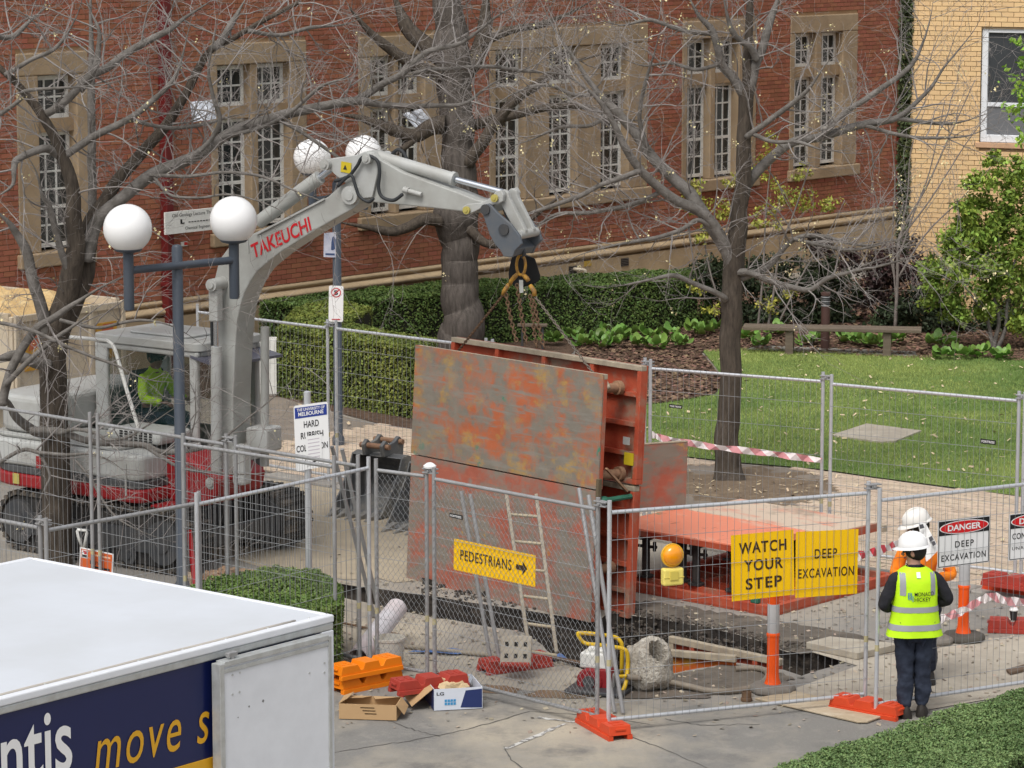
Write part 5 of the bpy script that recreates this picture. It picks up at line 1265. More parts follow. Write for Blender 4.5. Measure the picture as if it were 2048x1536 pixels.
# slanting stay tubes
def stay(label, top, bot, yt, zb=0.02, r=.021):
    b = G(bot[0], bot[1], zb); a = P(top[0], top[1], yt); mb = MB(); mb.cyl(b, a, r, 10); o = mb.build('fence_stay', m_galv_d, None, smooth=40, loc=(b.x, b.y, 0)); return tag(o, label, 'tube', 'slanting stay tubes behind the fence')
stay('left slanting stay tube beside the pale plastic pipe', (664, 893), (748, 1232), 32.4); stay('right slanting stay tube beside the pale plastic pipe', (684, 898), (762, 1240), 32.2)
stay('left slanting stay tube behind the pedestrians sign', (922, 982), (984, 1334), 31.0); stay('right slanting stay tube behind the pedestrians sign', (940, 988), (1002, 1336), 30.9)
stay('left slanting stay tube beside the yellow handled pump', (1158, 976), (1229, 1424), 29.6); stay('right slanting stay tube beside the yellow handled pump', (1177, 990), (1246, 1426), 29.5)
# ladder leaning out of the pit
la = thing('ladder', 'weathered timber ladder standing in the pit behind the chain link', 'ladder', G(1085, 1300), 129)
m_lad = mat('weathered_timber', (.33, .29, .23), .8, col2=(.22, .19, .15), scale=6, amt=.8, stretch=(1, 1, 6))
lt, lb, rt, rb = P(1012, 986, 31.6), P(1058, 1298, 30.6), P(1072, 990, 31.6), P(1113, 1306, 30.6)
for a, b in ((lt, lb), (rt, rb)): mb = MB(la, True); mb.bar(b, a, .075, .035, up=(1, 0, 0)); mb.build('rail', m_lad, la, bevel=.006)
for k in range(6):
    f = .14 + k * .175; mb = MB(la, True); mb.cyl(lt.lerp(lb, f), rt.lerp(rb, f), .016, 8); mb.build('rung', mat('ladder_rung', (.42, .36, .26), .8), la, smooth=40)

# ------------------------------------------------------------------ striped tape
m_tape = stripes('red_white_tape', (.80, .76, .76), (.62, .05, .07), 4.5, .9); m_tape2 = stripes('faded_red_white_tape', (.78, .72, .72), (.62, .28, .30), 3.4, 1.0)
def tape(label, pts, h, m, tw=0.0):
    me = bpy.data.meshes.new('barrier_tape'); vs = []; uvs = []; s = 0; o = pts[0]
    fine = []
    for i in range(len(pts) - 1):
        for k in range(8): fine.append(pts[i].lerp(pts[i + 1], k / 8))
    fine.append(pts[-1])
    for i, p in enumerate(fine):
        if i: s += (p - fine[i - 1]).length
        dy = .02 * math.sin(i * 1.7 + tw); hh = h * (.85 + .15 * math.cos(i * .9 + tw))
        vs += [(p.x - o.x, p.y - o.y - dy, p.z - hh / 2), (p.x - o.x, p.y - o.y + dy, p.z + hh / 2)]; uvs += [(s, 0), (s, h)]
    fs = [(2 * i, 2 * i + 2, 2 * i + 3, 2 * i + 1) for i in range(len(fine) - 1)]
    me.from_pydata(vs, [], fs); uv = me.uv_layers.new(name='UVMap')
    for lp in me.loops: uv.data[lp.index].uv = uvs[lp.vertex_index]
    ob = link('barrier_tape', me, m); ob.location = (o.x, o.y, 0); return tag(ob, label, 'tape', 'red and white barrier tape')
fr4 = Plane(MW[ff[3].name] @ Vector((0, 0, 0)), 90 - math.degrees(ff[3].rotation_euler.z))
tape('striped tape strung along the far fence before the right tree trunk', [fr4.hit(u, v, -.03) for u, v in ((1304, 869), (1322, 876), (1420, 893), (1540, 907), (1644, 921))], .085, m_tape2)
tape('striped tape running from the fence post to the far worker', [P(1714, 1113, 30.4), P(1762, 1100, 30.8), P(1806, 1086, 31.3), P(1832, 1077, 31.6)], .10, m_tape)
tape('sagging striped tape tied to the right traffic post', [P(1882, 1238, 31.6), P(1925, 1222, 31.8), P(1962, 1200, 31.9), P(1985, 1192, 32.0), P(2015, 1203, 32.2), P(2075, 1206, 32.6)], .10, m_tape2, 1.0)

# ------------------------------------------------------------------ traffic posts
m_tp = mat('fluoro_orange', (.86, .10, .008), .45, amt=.3); m_sil = mat('reflective_silver', (.45, .45, .46), .35, amt=.3); m_base = mat('recycled_rubber_base', (.21, .19, .165), .85, col2=(.15, .135, .12), scale=8, amt=.7, bump=.2)
def tpost(label, uv, h, base_m):
    t = thing('traffic_post', label, 'traffic post', G(*uv), 90, 'orange traffic posts')
    mb = MB(); n = 8; mb.lathe([(.225, 0), (.23, .03), (.21, .065), (.09, .075)], (0, 0, .010), n); mb.build('base', base_m, t, bevel=.012)
    mb = MB(); mb.lathe([(.082, .08), (.075, .10), (.062, .14), (.058, .2), (.054, h - .05), (.058, h - .04), (.058, h - .01), (.045, h)], (0, 0, 0), 20); mb.build('post', m_tp, t, smooth=40)
    for z0, z1 in ((h - .42, h - .14),): mb = MB(); mb.lathe([(.0565, z0), (.0575, z0 + .005), (.0575, z1 - .005), (.0565, z1)], (0, 0, 0), 20); mb.build('reflective_band', m_sil, t, smooth=40)
    mb = MB(); mb.lathe([(.059, h - .46), (.063, h - .45), (.063, h - .43), (.059, h - .42)], (0, 0, 0), 20); mb.build('collar', m_tp, t, smooth=40)
    return t
tpost('orange traffic post standing in front of the yellow warning signs', (1545, 1384), 1.0, m_base)
tpost('orange traffic post below the white danger sign', (1926, 1281), 1.0, mat('dark_rubber_base', (.09, .082, .07), .85, amt=.6))
# extra loose base
mb = MB(); mb.lathe([(.21, 0), (.215, .03), (.2, .06), (.09, .07)], (0, 0, .01), 8); o = mb.build('rubber_disc', m_base, None, bevel=.01); o.location = G(1868, 1286); tag(o, 'loose rubber post base behind the man in the vest', 'base')

# ------------------------------------------------------------------ globe lamps
m_pole = mat('slate_pole_paint', (.058, .072, .095), .42, col2=(.075, .085, .10), scale=4, amt=.6)
m_globe = mat('opal_globe', (.82, .82, .82), .22, amt=0, spec=.5)
def globe_lamp(label, base, top_v, arm_v, left, right, gr, drop):
    b = G(*base); t = thing('globe_lamp', label, 'street lamp', b, 90)
    zt = P(base[0], top_v, b.y).z; za = P(base[0], arm_v, b.y).z
    mb = MB(); mb.lathe([(.085, 0), (.085, .12), (.062, .16), (.058, zt - .03), (.045, zt - .008), (.02, zt)], (0, 0, 0), 20); mb.build('pole', m_pole, t, smooth=40)
    ends = []
    for (u, v, gv) in (left, right):
        e = L(t, G(u, v, za)); ends.append((e, gv, u))
    mb = MB(); mb.cyl(ends[0][0], ends[1][0], .042, 14); mb.build('cross_arm', m_pole, t, smooth=40)
    for e, gv, u in ends:
        zg = P(u, gv, b.y + e.y).z
        mb = MB(); mb.lathe([(.052, za - drop), (.056, za - drop + .02), (.056, zg - gr - .0), (.058, zg - gr - .0), (.13, zg - gr * .93), (.15, zg - gr * .86), (.15, zg - gr * .83)], (e.x, e.y, 0), 20); mb.build('socket', m_pole, t, smooth=40)
        mb = MB(); mb.sphere((e.x, e.y, zg), gr, 32, 20); mb.build('globe', m_globe, t, smooth=True)
    return t
lamp1 = globe_lamp('twin globe lamp with slate pole standing before the excavator', (365, 1190), 489, 530, (257, 541, 457), (468, 520, 440), .258, .42)
lamp2 = globe_lamp('twin globe lamp behind the excavator boom by the hedge', (677, 893), 362, 395, (625, 400, 315), (728, 390, 307), .252, .2)
# plate signs on the far pole
def pole_plate(name, label, px, base_uv, dy, m, az=95):
    b = G(*base_uv); pl = Plane((b.x, b.y + dy), az); q = [pl.at(u, v) for u, v in px]; xo, t = q[3][0], None
    t = thing(name, label, 'sign', pl.w(xo, 0), az); qq = [(x - xo, z) for x, z in q]
    return t, qq, (lambda a, b_: ((qq[3][0] * (1 - a) + qq[2][0] * a) * (1 - b_) + (qq[0][0] * (1 - a) + qq[1][0] * a) * b_, (qq[3][1] * (1 - a) + qq[2][1] * a) * (1 - b_) + (qq[0][1] * (1 - a) + qq[1][1] * a) * b_))
def round_plate(qq, place, r=.08, asp=1.0, n=5):
    out = []
    for cx, cy, a0 in ((1 - r, r * asp, -90), (1 - r, 1 - r * asp, 0), (r, 1 - r * asp, 90), (r, r * asp, 180)):
        for i in range(n + 1):
            a = rad(a0 + 90 * i / n); out.append(place(cx + r * math.cos(a), cy + r * asp * math.sin(a)))
    return out
t, qq, pl_ = pole_plate('no_stopping_sign', 'white no stopping sign with red ring and arrow on the far lamp pole', [(658, 571), (687, 572), (686, 644), (657, 643)], (677, 893), -.075, m_wht)
mb = MB(); mb.prism(round_plate(qq, pl_, .12, .4), 0, .005); mb.build('plate', m_wht, t)
def flat(t, pts, y, m, nm): mb = MB(); mb._add([(x, y, z) for x, z in pts], [tuple(range(len(pts)))]); return mb.build(nm, m, t, fix=False)
m_sred = mat('sign_ring_red', (.50, .02, .03), .5, amt=0)
el = lambda rx, ry, cx=.5, cy=.81: [pl_(cx + rx * math.cos(2 * math.pi * i / 24), cy + ry * math.sin(2 * math.pi * i / 24)) for i in range(24)]
flat(t, el(.34, .135), -.002, m_sred, 'ring'); flat(t, el(.27, .107), -.004, m_wht, 'ring_face'); word(t, pl_, 'S', .36, .745, .28, .13, m_blk, .03, 1.0, -.006)
flat(t, [pl_(*q) for q in ((.28, .74), (.33, .72), (.72, .88), (.67, .90))], -.008, m_sred, 'slash'); flat(t, [pl_(*q) for q in ((.22, .055), (.68, .055), (.68, .04), (.84, .068), (.68, .096), (.68, .08), (.22, .08))], -.004, m_sred, 'arrow')
t, qq, pl_ = pole_plate('paper_poster', 'paper poster with a blue figure taped to the far lamp pole', [(648, 466), (672, 464), (672, 515), (647, 514)], (677, 893), -.07, m_wht)
mb = MB(); mb.prism([qq[3], qq[2], qq[1], qq[0]], 0, .003); mb.build('paper', mat('poster_paper', (.55, .56, .64), .7, col2=(.35, .38, .5), scale=12, amt=.7), t)
flat(t, [pl_(*q) for q in ((.60, .3), (.75, .28), (.95, .35), (.97, .7), (.85, .85), (.7, .8), (.62, .6))], -.002, mat('poster_blue', (.05, .08, .18), .7, amt=.4), 'print'); flat(t, [pl_(*q) for q in ((.15, .08), (.9, .08), (.9, .16), (.15, .16))], -.002, MATS['poster_blue'], 'print')
# university sign on its own post
ub = G(619, 1266); us = thing('rubbish_sign', 'white university hard rubbish collection sign on a grey post', 'sign', ub, 92)
zt = P(617, 782, ub.y).z; mb = MB(); mb.lathe([(.036, 0), (.036, zt - .01), (.02, zt)], (0, .0, 0), 14); mb.build('post', m_galv, us, smooth=40)
pu = Plane((ub.x, ub.y - .045), 86); q = [pu.at(*p) for p in ((587, 812), (655, 803), (660, 931), (592, 943))]; fr_ = MW[us.name].inverted() @ frame(pu.o, 86)
def plu(a, b): return ((q[3][0] * (1 - a) + q[2][0] * a) * (1 - b) + (q[0][0] * (1 - a) + q[1][0] * a) * b, (q[3][1] * (1 - a) + q[2][1] * a) * (1 - b) + (q[0][1] * (1 - a) + q[1][1] * a) * b)
def uflat(pts, y, m, nm, th=None):
    mb = MB()
    if th: mb.prism(pts, y, y + th)
    else: mb._add([(x, y, z) for x, z in pts], [tuple(range(len(pts)))])
    mb.v = [tuple(fr_ @ Vector(p)) for p in mb.v]; return mb.build(nm, m, us, fix=bool(th))
pltn = uflat(round_plate(q, plu, .07, .55), 0, m_wht, 'plate', .005)
m_navy = mat('university_blue', (.02, .045, .26), .5, amt=0)
uflat([plu(*p) for p in ((.03, .80), (.97, .80), (.97, .965), (.03, .965))], -.002, m_navy, 'blue_panel')
def uword(tx, x0, z0, wd, ht, m, bo, y=-.003):
    def fn(p): a, b = plu(p[0], p[2]); return tuple(fr_ @ Vector((a, y, b)))
    lettering(us, tx, x0, z0, wd, ht, 0, m, bo, 0, 1.0, fn)
uword('THE UNIVERSITY OF', .09, .905, .82, .045, m_wht, .015, -.004); uword('MELBOURNE', .13, .83, .74, .06, m_wht, .02, -.004)
uword('HARD', .28, .645, .44, .10, m_blk, .012); uword('RUBBISH', .18, .475, .66, .10, m_blk, .012); uword('COLLECTION', .04, .285, .92, .10, m_blk, .012)
uflat([plu(*p) for p in ((.32, .06), (.78, .06), (.78, .51), (.32, .51))], -.005, m_wht, 'pasted_notice')
for k in range(6): uflat([plu(*p) for p in ((.38, .46 - k * .055), (.72, .46 - k * .055), (.72, .445 - k * .055), (.38, .445 - k * .055))], -.006, mat('notice_print', (.55, .50, .56), .7, amt=0), 'print')
uflat([plu(*p) for p in ((.40, .095), (.62, .13), (.70, .16), (.68, .12), (.50, .08))], -.0065, m_blk, 'arrow'); uflat([plu(*p) for p in ((.29, .12), (.31, .12), (.31, .20), (.29, .20))], -.004, m_blk, 'print')

# ------------------------------------------------------------------ foreground removal truck
ZR = 3.5
nr = G(667, 1229, ZR); nl = G(0, 1397.5, ZR); fl_ = G(70, 1111, ZR); dT = (nr - nl); azT = math.degrees(math.atan2(dT.x, dT.y))
tk = thing('removal_truck', 'white roofed removal truck with navy side and open roller door', 'truck', (nr.x, nr.y, 0), azT)
TW = L(tk, (fl_.x, fl_.y, 0)).y; TL = 6.5
m_roof = mat('truck_white_roof', (.60, .63, .68), .45, col2=(.52, .54, .565), scale=1.1, amt=.7, bump=.02, bscale=8)
m_tnavy = mat('truck_navy', (.006, .012, .075), .3, amt=.2, spec=.5); m_tw = mat('truck_white', (.74, .76, .80), .4, amt=.25); m_alu2 = mat('aluminium_trim', (.58, .60, .60), .38, metal=.45, col2=(.38, .38, .36), scale=12, amt=.6)
mb = MB(); mb.bb((-TL, .03, .9), (-.02, TW - .03, ZR - .03)); bodyT = mb.build('cargo_body', m_tw, tk)
mb = MB(); mb.bb((-TL, .05, ZR - .03), (-.03, TW - .05, ZR - .004)); mb.build('roof', m_roof, tk, bevel=.004)
for nm, a, b in (('roof_trim', (-TL, .0, ZR - .085), (0, .048, ZR - .043)), ('roof_trim', (-TL, TW - .048, ZR - .05), (0, TW, ZR)), ('roof_trim', (-.028, .0485, ZR - .06), (0, TW - .0485, ZR + .002))):
    mb = MB(); mb.bb(a, b); mb.build(nm, m_tw if b[1] > .1 else m_alu2, tk, bevel=.008)
mb = MB(); mb.bb((-TL, -.006, ZR - .0425), (0, .048, ZR + .001)); mb.build('roof_trim', m_tw, tk, bevel=.008)
mb = MB(); mb.bb((-TL, .012, 1.2), (-.10, .0295, ZR - .087)); mb.build('side_panel', m_tnavy, tk)
mb = MB(); mb.bb((-.098, -.002, .9), (0, .06, ZR - .087)); mb.build('corner_post', m_tw, tk, bevel=.006)
mb = MB(); mb.tube([(-TL + i * .25, .062 + .004 * math.sin(i * 1.9), ZR - .003) for i in range(int(TL / .25))], .009, 6); mb.build('sealant_bead', mat('sealant_beige', (.50, .46, .41), .7), tk, smooth=True)
for x_, y_, r_ in ((-2.2, .75, .018), (-1.6, 1.6, .010), (-3.1, 1.2, .012)): mb = MB(); mb.cyl((x_, y_, ZR - .0045), (x_, y_, ZR - .002), r_, 9); mb.build('stain', mat('roof_stain', (.22, .17, .13), .8, amt=0), tk)
for i in range(14): mb = MB(); mb.sphere((-.15 - i * .33, .05, ZR - .002), .007, 6, 4); mb.build('rivet', m_alu2, tk)
TP = Plane((nr.x, nr.y), azT)
dx0, dz0 = TP.at(440, 1338, -.07); dx1, dz1 = TP.at(659, 1262, -.07)
ztop = (dz0 + dz1) / 2
mb = MB(); mb.bb((dx0 + .02, -.075, 1.0), (dx1 - .02, -.03, ztop - .02)); dr = mb.build('sliding_door', m_tw, tk)
for nm, a, b in (('door_edge', (dx0 - .015, -.085, 1.0), (dx0 + .0195, -.02, ztop)), ('door_edge', (dx1 - .0195, -.082, 1.0), (dx1 + .005, -.02, ztop)), ('door_top', (dx0 + .02, -.085, ztop - .0195), (dx1 - .02, -.02, ztop + .01)), ('door_top', (dx0 + .02, -.082, ztop - .055), (dx1 - .02, -.076, ztop - .03))):
    mb = MB(); mb.bb(a, b); mb.build(nm, m_alu2, dr, bevel=.003)
for u, v in ((465, 1350), (480, 1345), (465, 1389), (479, 1384), (619, 1346), (649, 1345), (649, 1326)):
    x, z = TP.at(u, v, -.077); mb = MB(); mb.cyl((x, -.079, z), (x, -.075, z), .006, 8); mb.build('bolt', m_alu2, dr)
for u, v, s_ in ((526, 1402, .01), (498, 1413, .007), (476, 1435, .005)):
    x, z = TP.at(u, v, -.076); mb = MB(); mb._add([(x - s_, -.0765, z), (x + s_ * .3, -.0765, z - s_), (x + s_, -.0765, z + s_ * .2), (x, -.0765, z + s_)], [(0, 1, 2, 3)]); mb.build('scuff', mat('scuff_grey', (.2, .2, .2), .8, amt=0), dr, fix=False)
x, z = TP.at(462, 1316, -.05); mb = MB(); mb.cyl((x, -.06, z - .06), (x, -.06, z + .02), .012, 8); mb.bb((x - .035, -.07, z + .01), (x + .035, -.04, z + .035)); mb.bb((x - .03, -.07, z - .07), (x + .03, -.04, z - .045)); mb.build('door_roller', m_galv_d, tk, bevel=.004)
m_tyel = mat('truck_yellow', (.68, .36, .02), .4, amt=0)
sx0, sz0 = TP.at(380, 1526, .011); sx1, sz1 = TP.at(432, 1512.5, .011); zst = (sz0 + sz1) / 2
mb = MB(); mb.bb((-TL, .004, zst - .075), (-.11, .0115, zst)); mb.build('yellow_stripe', m_tyel, tk); mb = MB(); mb.bb((-TL, .002, zst - .35), (-.11, .0115, zst - .0755)); mb.build('skirt_panel', m_alu2, tk)
bx0, bz0 = TP.at(251, 1530, .009); bx1, _ = TP.at(419, 1484, .009); _, bz1 = TP.at(410, 1486, .009); _, xz = TP.at(268, 1462, .009); mx0, _ = TP.at(190, 1540, .009)
zbase = (bz0 + bz1) / 2; xh = xz - zbase
lettering(tk, 'move s', mx0, zbase, bx1 - mx0, xh, .008, m_tyel, 0.0, .22, 1.15)
ax1, _ = TP.at(144, 1500, .009); ax0, _ = TP.at(92, 1500, .009); _, azz = TP.at(118, 1460, .009)
sw = ax1 - ax0; ht_ = sw * 2.05; wdA = sw * 6.1
lettering(tk, 'Atlantis', ax1 - wdA, azz - sw * 1.28, wdA, ht_ * .98, .008, m_wht, .012, 0, 1.0)
for x in (-1.2, -5.2):
    for y in (.08, TW - .35): mb = MB(); mb.cyl((x, y, .42), (x, y + .27, .42), .42, 24); mb.build('wheel', m_rub, tk, bevel=.04)
mb = MB(); mb.bb((-TL, .5, .55), (-.2, TW - .5, .9)); mb.build('chassis', m_band, tk)

# ------------------------------------------------------------------ loose site items
def tubeitem(name, label, cat, pts, r, m, n=10, group=None, smooth=True):
    mb = MB(); mb.tube(pts, r, n); o = mb.build(name, m, None, smooth=40, loc=(pts[0].x, pts[0].y, 0)); return tag(o, label, cat, group)
def smooth_pts(pts, k=6):
    out = []
    for i in range(len(pts) - 1):
        p0, p1, p2, p3 = pts[max(i - 1, 0)], pts[i], pts[i + 1], pts[min(i + 2, len(pts) - 1)]
        for j in range(k): t = j / k; out.append(.5 * ((2 * p1) + (p2 - p0) * t + (2 * p0 - 5 * p1 + 4 * p2 - p3) * t * t + (3 * p1 - p0 - 3 * p2 + p3) * t ** 3))
    out.append(pts[-1]); return out
# pale plastic pipe
pa, pb = G(716, 1316, .10), P(794, 1216, 31.9)
pp_ = thing('plastic_pipe', 'thick pale plastic pipe leaning up beside the corner fence post', 'pipe', (pa.x, pa.y, 0), 90)
ax = (pb - pa).normalized(); a1 = ax.orthogonal().normalized(); a2 = ax.cross(a1)
ringf = lambda c, r: [L(pp_, c + (a1 * math.cos(2 * math.pi * i / 24) + a2 * math.sin(2 * math.pi * i / 24)) * r) for i in range(24)]
mb = MB(); mb.loft([ringf(pb, .095), ringf(pb, .105), ringf(pa, .105), ringf(pa, .095), ringf(pb, .095)], cap=False); mb.build('pipe', mat('pale_pvc', (.62, .60, .63), .45, col2=(.60, .42, .38), scale=1.6, amt=.7), pp_, smooth=40)
# white bucket
bk = thing('plaster_bucket', 'dirty white bucket standing behind the stacked orange feet', 'bucket', G(779, 1346), 90)
mb = MB(); n = 24
mb.lathe([(.125, .012), (.15, .33), (.158, .335), (.158, .36), (.148, .362), (.142, .33), (.12, .04), (.02, .035)], (0, 0, 0), n); mb.build('pail', layered('dirty_white_plastic', (.55, .52, .46), [((.38, .32, .25), 6, .5, .65, 8, None), ((.75, .74, .7), 5, .6, .7, 6, None)], rough=.6), bk, smooth=40)
# perforated block on the red foot
pbk = thing('perforated_block', 'grey perforated concrete block tilted on a red fence foot', 'block', G(1030, 1334, .14), 95)
mb = MB(); R_ = Matrix.Rotation(rad(-32), 3, 'X'); mb.box((0, .12, .13), (.30, .05, .30), R_); mb.build('block', m_conc2, pbk, bevel=.01)
mb = MB()
for i in range(3):
    for j in range(2): mb.box(Vector((0, .12, .13)) + R_ @ Vector((-.09 + i * .09, -.0255, -.06 + j * .12)), (.035, .004, .045), R_)
mb.build('hole', m_dark, pbk, kind='stuff')
mb = MB(); mb.bb((-.14, .0, .0), (.14, .22, .04)); mb.build('foot_rest', m_foot_r, pbk, bevel=.01)
# blue sheets and thin pipes on the ground
for lab, px in (('torn blue plastic strip left of the perforated block', [(815, 1307), (905, 1300), (985, 1309), (900, 1312)]), ('torn blue plastic sheet right of the perforated block', [(1062, 1316), (1120, 1311), (1140, 1322), (1075, 1325)])):
    ps = poly_px(px); c = sum(ps, Vector()) / 4; mb = MB(); g_ = 6
    rows_ = [[ps[0].lerp(ps[1], i / g_).lerp(ps[3].lerp(ps[2], i / g_), j / 3) - c + Vector((0, 0, .02 + .02 * noise.noise(Vector((i * .9, j * .8, c.x))))) for i in range(g_ + 1)] for j in range(4)]
    mb._add([p for r in rows_ for p in r], [(j * (g_ + 1) + i, j * (g_ + 1) + i + 1, (j + 1) * (g_ + 1) + i + 1, (j + 1) * (g_ + 1) + i) for j in range(3) for i in range(g_)])
    o = mb.build('plastic_sheet', mat('blue_plastic', (.09, .17, .38), .5, amt=.4), None, smooth=True); o.location = c; tag(o, lab, 'plastic sheet')
tubeitem('steel_rod', 'rusty rod lying from the perforated block towards the pump', 'rod', [G(1068, 1308, .03), G(1120, 1318, .05), G(1185, 1330, .06)], .018, m_rust)
tubeitem('timber_batten', 'pale batten on the ground behind the chain link fence', 'batten', [G(806, 1292, .03), G(1000, 1312, .03)], .022, m_lad)
tubeitem('steel_rod', 'long rod on the ground left of the pale pipe', 'rod', [G(672, 1243, .03), G(800, 1270, .03)], .012, m_rust)
# pump / compactor with yellow frame
pm = thing('site_pump', 'small pump with yellow tube frame, white tank and red engine', 'pump', G(1205, 1385), 110)
zo = lambda u, v, Y: L(pm, P(u, v, Y))
m_yf = mat('yellow_frame', (.70, .46, .02), .45, amt=.4, col2=(.5, .3, .03), scale=10)
lp1 = [zo(*q) for q in ((1242, 1385, 29.7), (1250, 1372, 29.7), (1255, 1340, 29.8), (1255, 1310, 29.8), (1248, 1298, 29.8), (1228, 1294, 29.9), (1200, 1290, 30.0), (1172, 1287, 30.1), (1160, 1277, 30.1), (1156, 1268, 30.1), (1162, 1266, 30.1), (1190, 1268, 30.1), (1228, 1274, 30.2), (1240, 1282, 30.2), (1244, 1296, 30.2), (1243, 1350, 30.2))]
mb = MB(); mb.tube(smooth_pts(lp1, 4), .020, 8); mb.build('frame', m_yf, pm, smooth=True)
mb = MB(); mb.tube(smooth_pts([zo(*q) for q in ((1222, 1352, 29.9), (1236, 1353, 29.8), (1252, 1352, 29.7))], 3), .018, 8); mb.build('frame_bar', m_yf, pm, smooth=True)
c_ = zo(1196, 1318, 29.9); mb = MB(); mb.box(c_, (.30, .21, .15)); mb.cyl(c_ + Vector((-.06, 0, .07)), c_ + Vector((-.06, 0, .12)), .04, 12); mb.box(c_ + Vector((.06, 0, .09)), (.12, .12, .04)); mb.build('fuel_tank', m_white, pm, bevel=.03, seg=3)
c_ = zo(1186, 1358, 29.9); mb = MB(); mb.cyl(c_ + Vector((0, -.12, 0)), c_ + Vector((0, .1, 0)), .13, 20); mb.box(c_ + Vector((.12, 0, 0)), (.18, .2, .26)); eng = mb.build('engine', mat('engine_red', (.26, .015, .02), .45, amt=.4), pm, bevel=.02)
mb = MB(); mb.cyl(c_ + Vector((0, -.14, 0)), c_ + Vector((0, -.121, 0)), .06, 14); mb.build('recoil_cover', m_band, eng, smooth=40)
c_ = zo(1215, 1362, 29.9); mb = MB(); mb.box((c_.x, c_.y, c_.z), (.2, .2, .2)); mb.cyl(c_ + Vector((.06, 0, .03)), c_ + Vector((.24, -.02, .03)), .045, 12); mb.build('pump_housing', m_galv_d, pm, bevel=.02)
mb = MB(); mb.bb((-.32, -.2, .012), (.26, .2, .05)); mb.build('skid', m_dsteel, pm, bevel=.012)
# suction hose
hz = [(1252, 1354, .16), (1290, 1357, .14), (1330, 1362, .09), (1375, 1372, .05), (1415, 1381, .035), (1460, 1382, .035), (1500, 1376, .035), (1526, 1364, .035), (1536, 1350, .035), (1528, 1340, .04), (1505, 1336, .035), (1470, 1338, .035)]
tubeitem('suction_hose', 'ribbed grey brown hose curling from the pump to the traffic post', 'hose', smooth_pts([G(u, v, z) for u, v, z in hz], 6), .030, mat('hose_grey_brown', (.25, .215, .17), .6, col2=(.16, .13, .10), scale=5, amt=.8), 10)
# lump of concrete with a pipe hole
def lump(label, c, sx, sy, sz, seed, m, name, hole=None):
    t = thing(name, label, 'concrete lump', c, 90); mb = MB(); n, mm = 40, 26; vs = []
    for i in range(mm + 1):
        ph = math.pi * i / mm
        for k in range(n):
            th = 2 * math.pi * k / n; d = Vector((math.sin(ph) * math.cos(th), math.sin(ph) * math.sin(th), math.cos(ph)))
            r = 1 + .22 * noise.noise(d * 1.7 + Vector((seed, 0, 0))) + .06 * noise.noise(d * 7 + Vector((seed, 3, 0))) + .03 * noise.noise(d * 20)
            p = Vector((d.x * sx * r, d.y * sy * r, sz * .86 + d.z * sz * r)); p.z = max(p.z, .0)
            if hole:
                hd = (d - hole[0]).length
                if hd < hole[1]: p = Vector((p.x, p.y, p.z)) - hole[0] * (.32 * min(1, (hole[1] - hd) / .05))
            vs.append(p)
    fs = [(i * n + k, (i + 1) * n + k, (i + 1) * n + (k + 1) % n, i * n + (k + 1) % n) for i in range(mm) for k in range(n)]
    mb._add(vs, fs); mb.build('rubble', m, t, smooth=35); return t
m_lump = layered('exposed_aggregate', (.40, .365, .31), [((.56, .53, .47), 28, .5, .6, 4, None), ((.17, .15, .13), 34, .56, .66, 4, None), ((.27, .24, .2), 4, .5, .7, 6, None)], rough=.95, bump=1.0, bscale=45)
hdir = Vector((.45, -.55, .70)).normalized()
lump('rough lump of broken concrete with a round pipe hole', G(1296, 1376), .25, .24, .26, 3.0, m_lump, 'concrete_lump', (hdir, .40))
# rusty cap, cartons
cpz = thing('rusty_fitting', 'small rusty steel cap standing on the plywood sheet', 'cap', G(1493, 1401, .01), 90)
mb = MB(); mb.lathe([(.055, 0), (.055, .025), (.045, .03), (.045, .085), (.038, .085), (.036, .03), (.01, .028)], (0, 0, 0), 18); mb.build('cap', m_rust, cpz, smooth=40)
m_card = mat('cardboard', (.46, .30, .155), .8, col2=(.40, .255, .13), scale=3, amt=.6)
def carton(label, uv, az, lx, ly, h, m, flaps):
    t = thing('carton', label, 'carton', G(*uv), az); th = .006
    for nm, a, b in (('wall', (0, 0, .012), (lx, th, h)), ('wall', (0, ly - th, .012), (lx, ly, h)), ('wall', (0, th, .012), (th, ly - th, h)), ('wall', (lx - th, th, .012), (lx, ly - th, h)), ('bottom', (th, th, .012), (lx - th, ly - th, .018))):
        mb = MB(); mb.bb(a, b); mb.build(nm, m, t)
    for q in flaps:
        mb = MB(); mb._add([Vector(p) for p in q], [(0, 1, 2, 3)]); o = mb.build('flap', m_card, t, fix=False); md = o.modifiers.new('thickness', 'SOLIDIFY'); md.thickness = .005
    return t
t = carton('plain brown cardboard carton on the asphalt beside the truck', (678, 1440), 97, .535, .30, .155, m_card, [[(0, .3, .155), (.26, .3, .155), (.2, .16, .175), (.02, .14, .17)], [(.27, .3, .155), (.535, .3, .155), (.50, .15, .19), (.31, .16, .165)], [(0, 0, .155), (0, .3, .155), (.10, .26, .20), (.08, .04, .20)], [(.535, 0, .155), (.535, .3, .155), (.60, .28, .08), (.60, .03, .06)]])
mb = MB()
for k in range(3): mb.bb((.20 + k * .02, -.003, .12 - k * .028), (.33 + k * .01, -.001, .128 - k * .028))
mb.build('print', m_brn, t)
m_cart = mat('carton_white_print', (.62, .66, .74), .5, amt=.15)
t = carton('open printed carton with blue end full of packing paper', (868, 1424), 78, .46, .52, .215, m_cart, [[(0, .04, .215), (0, .50, .215), (-.24, .44, .11), (-.20, .06, .05)]])
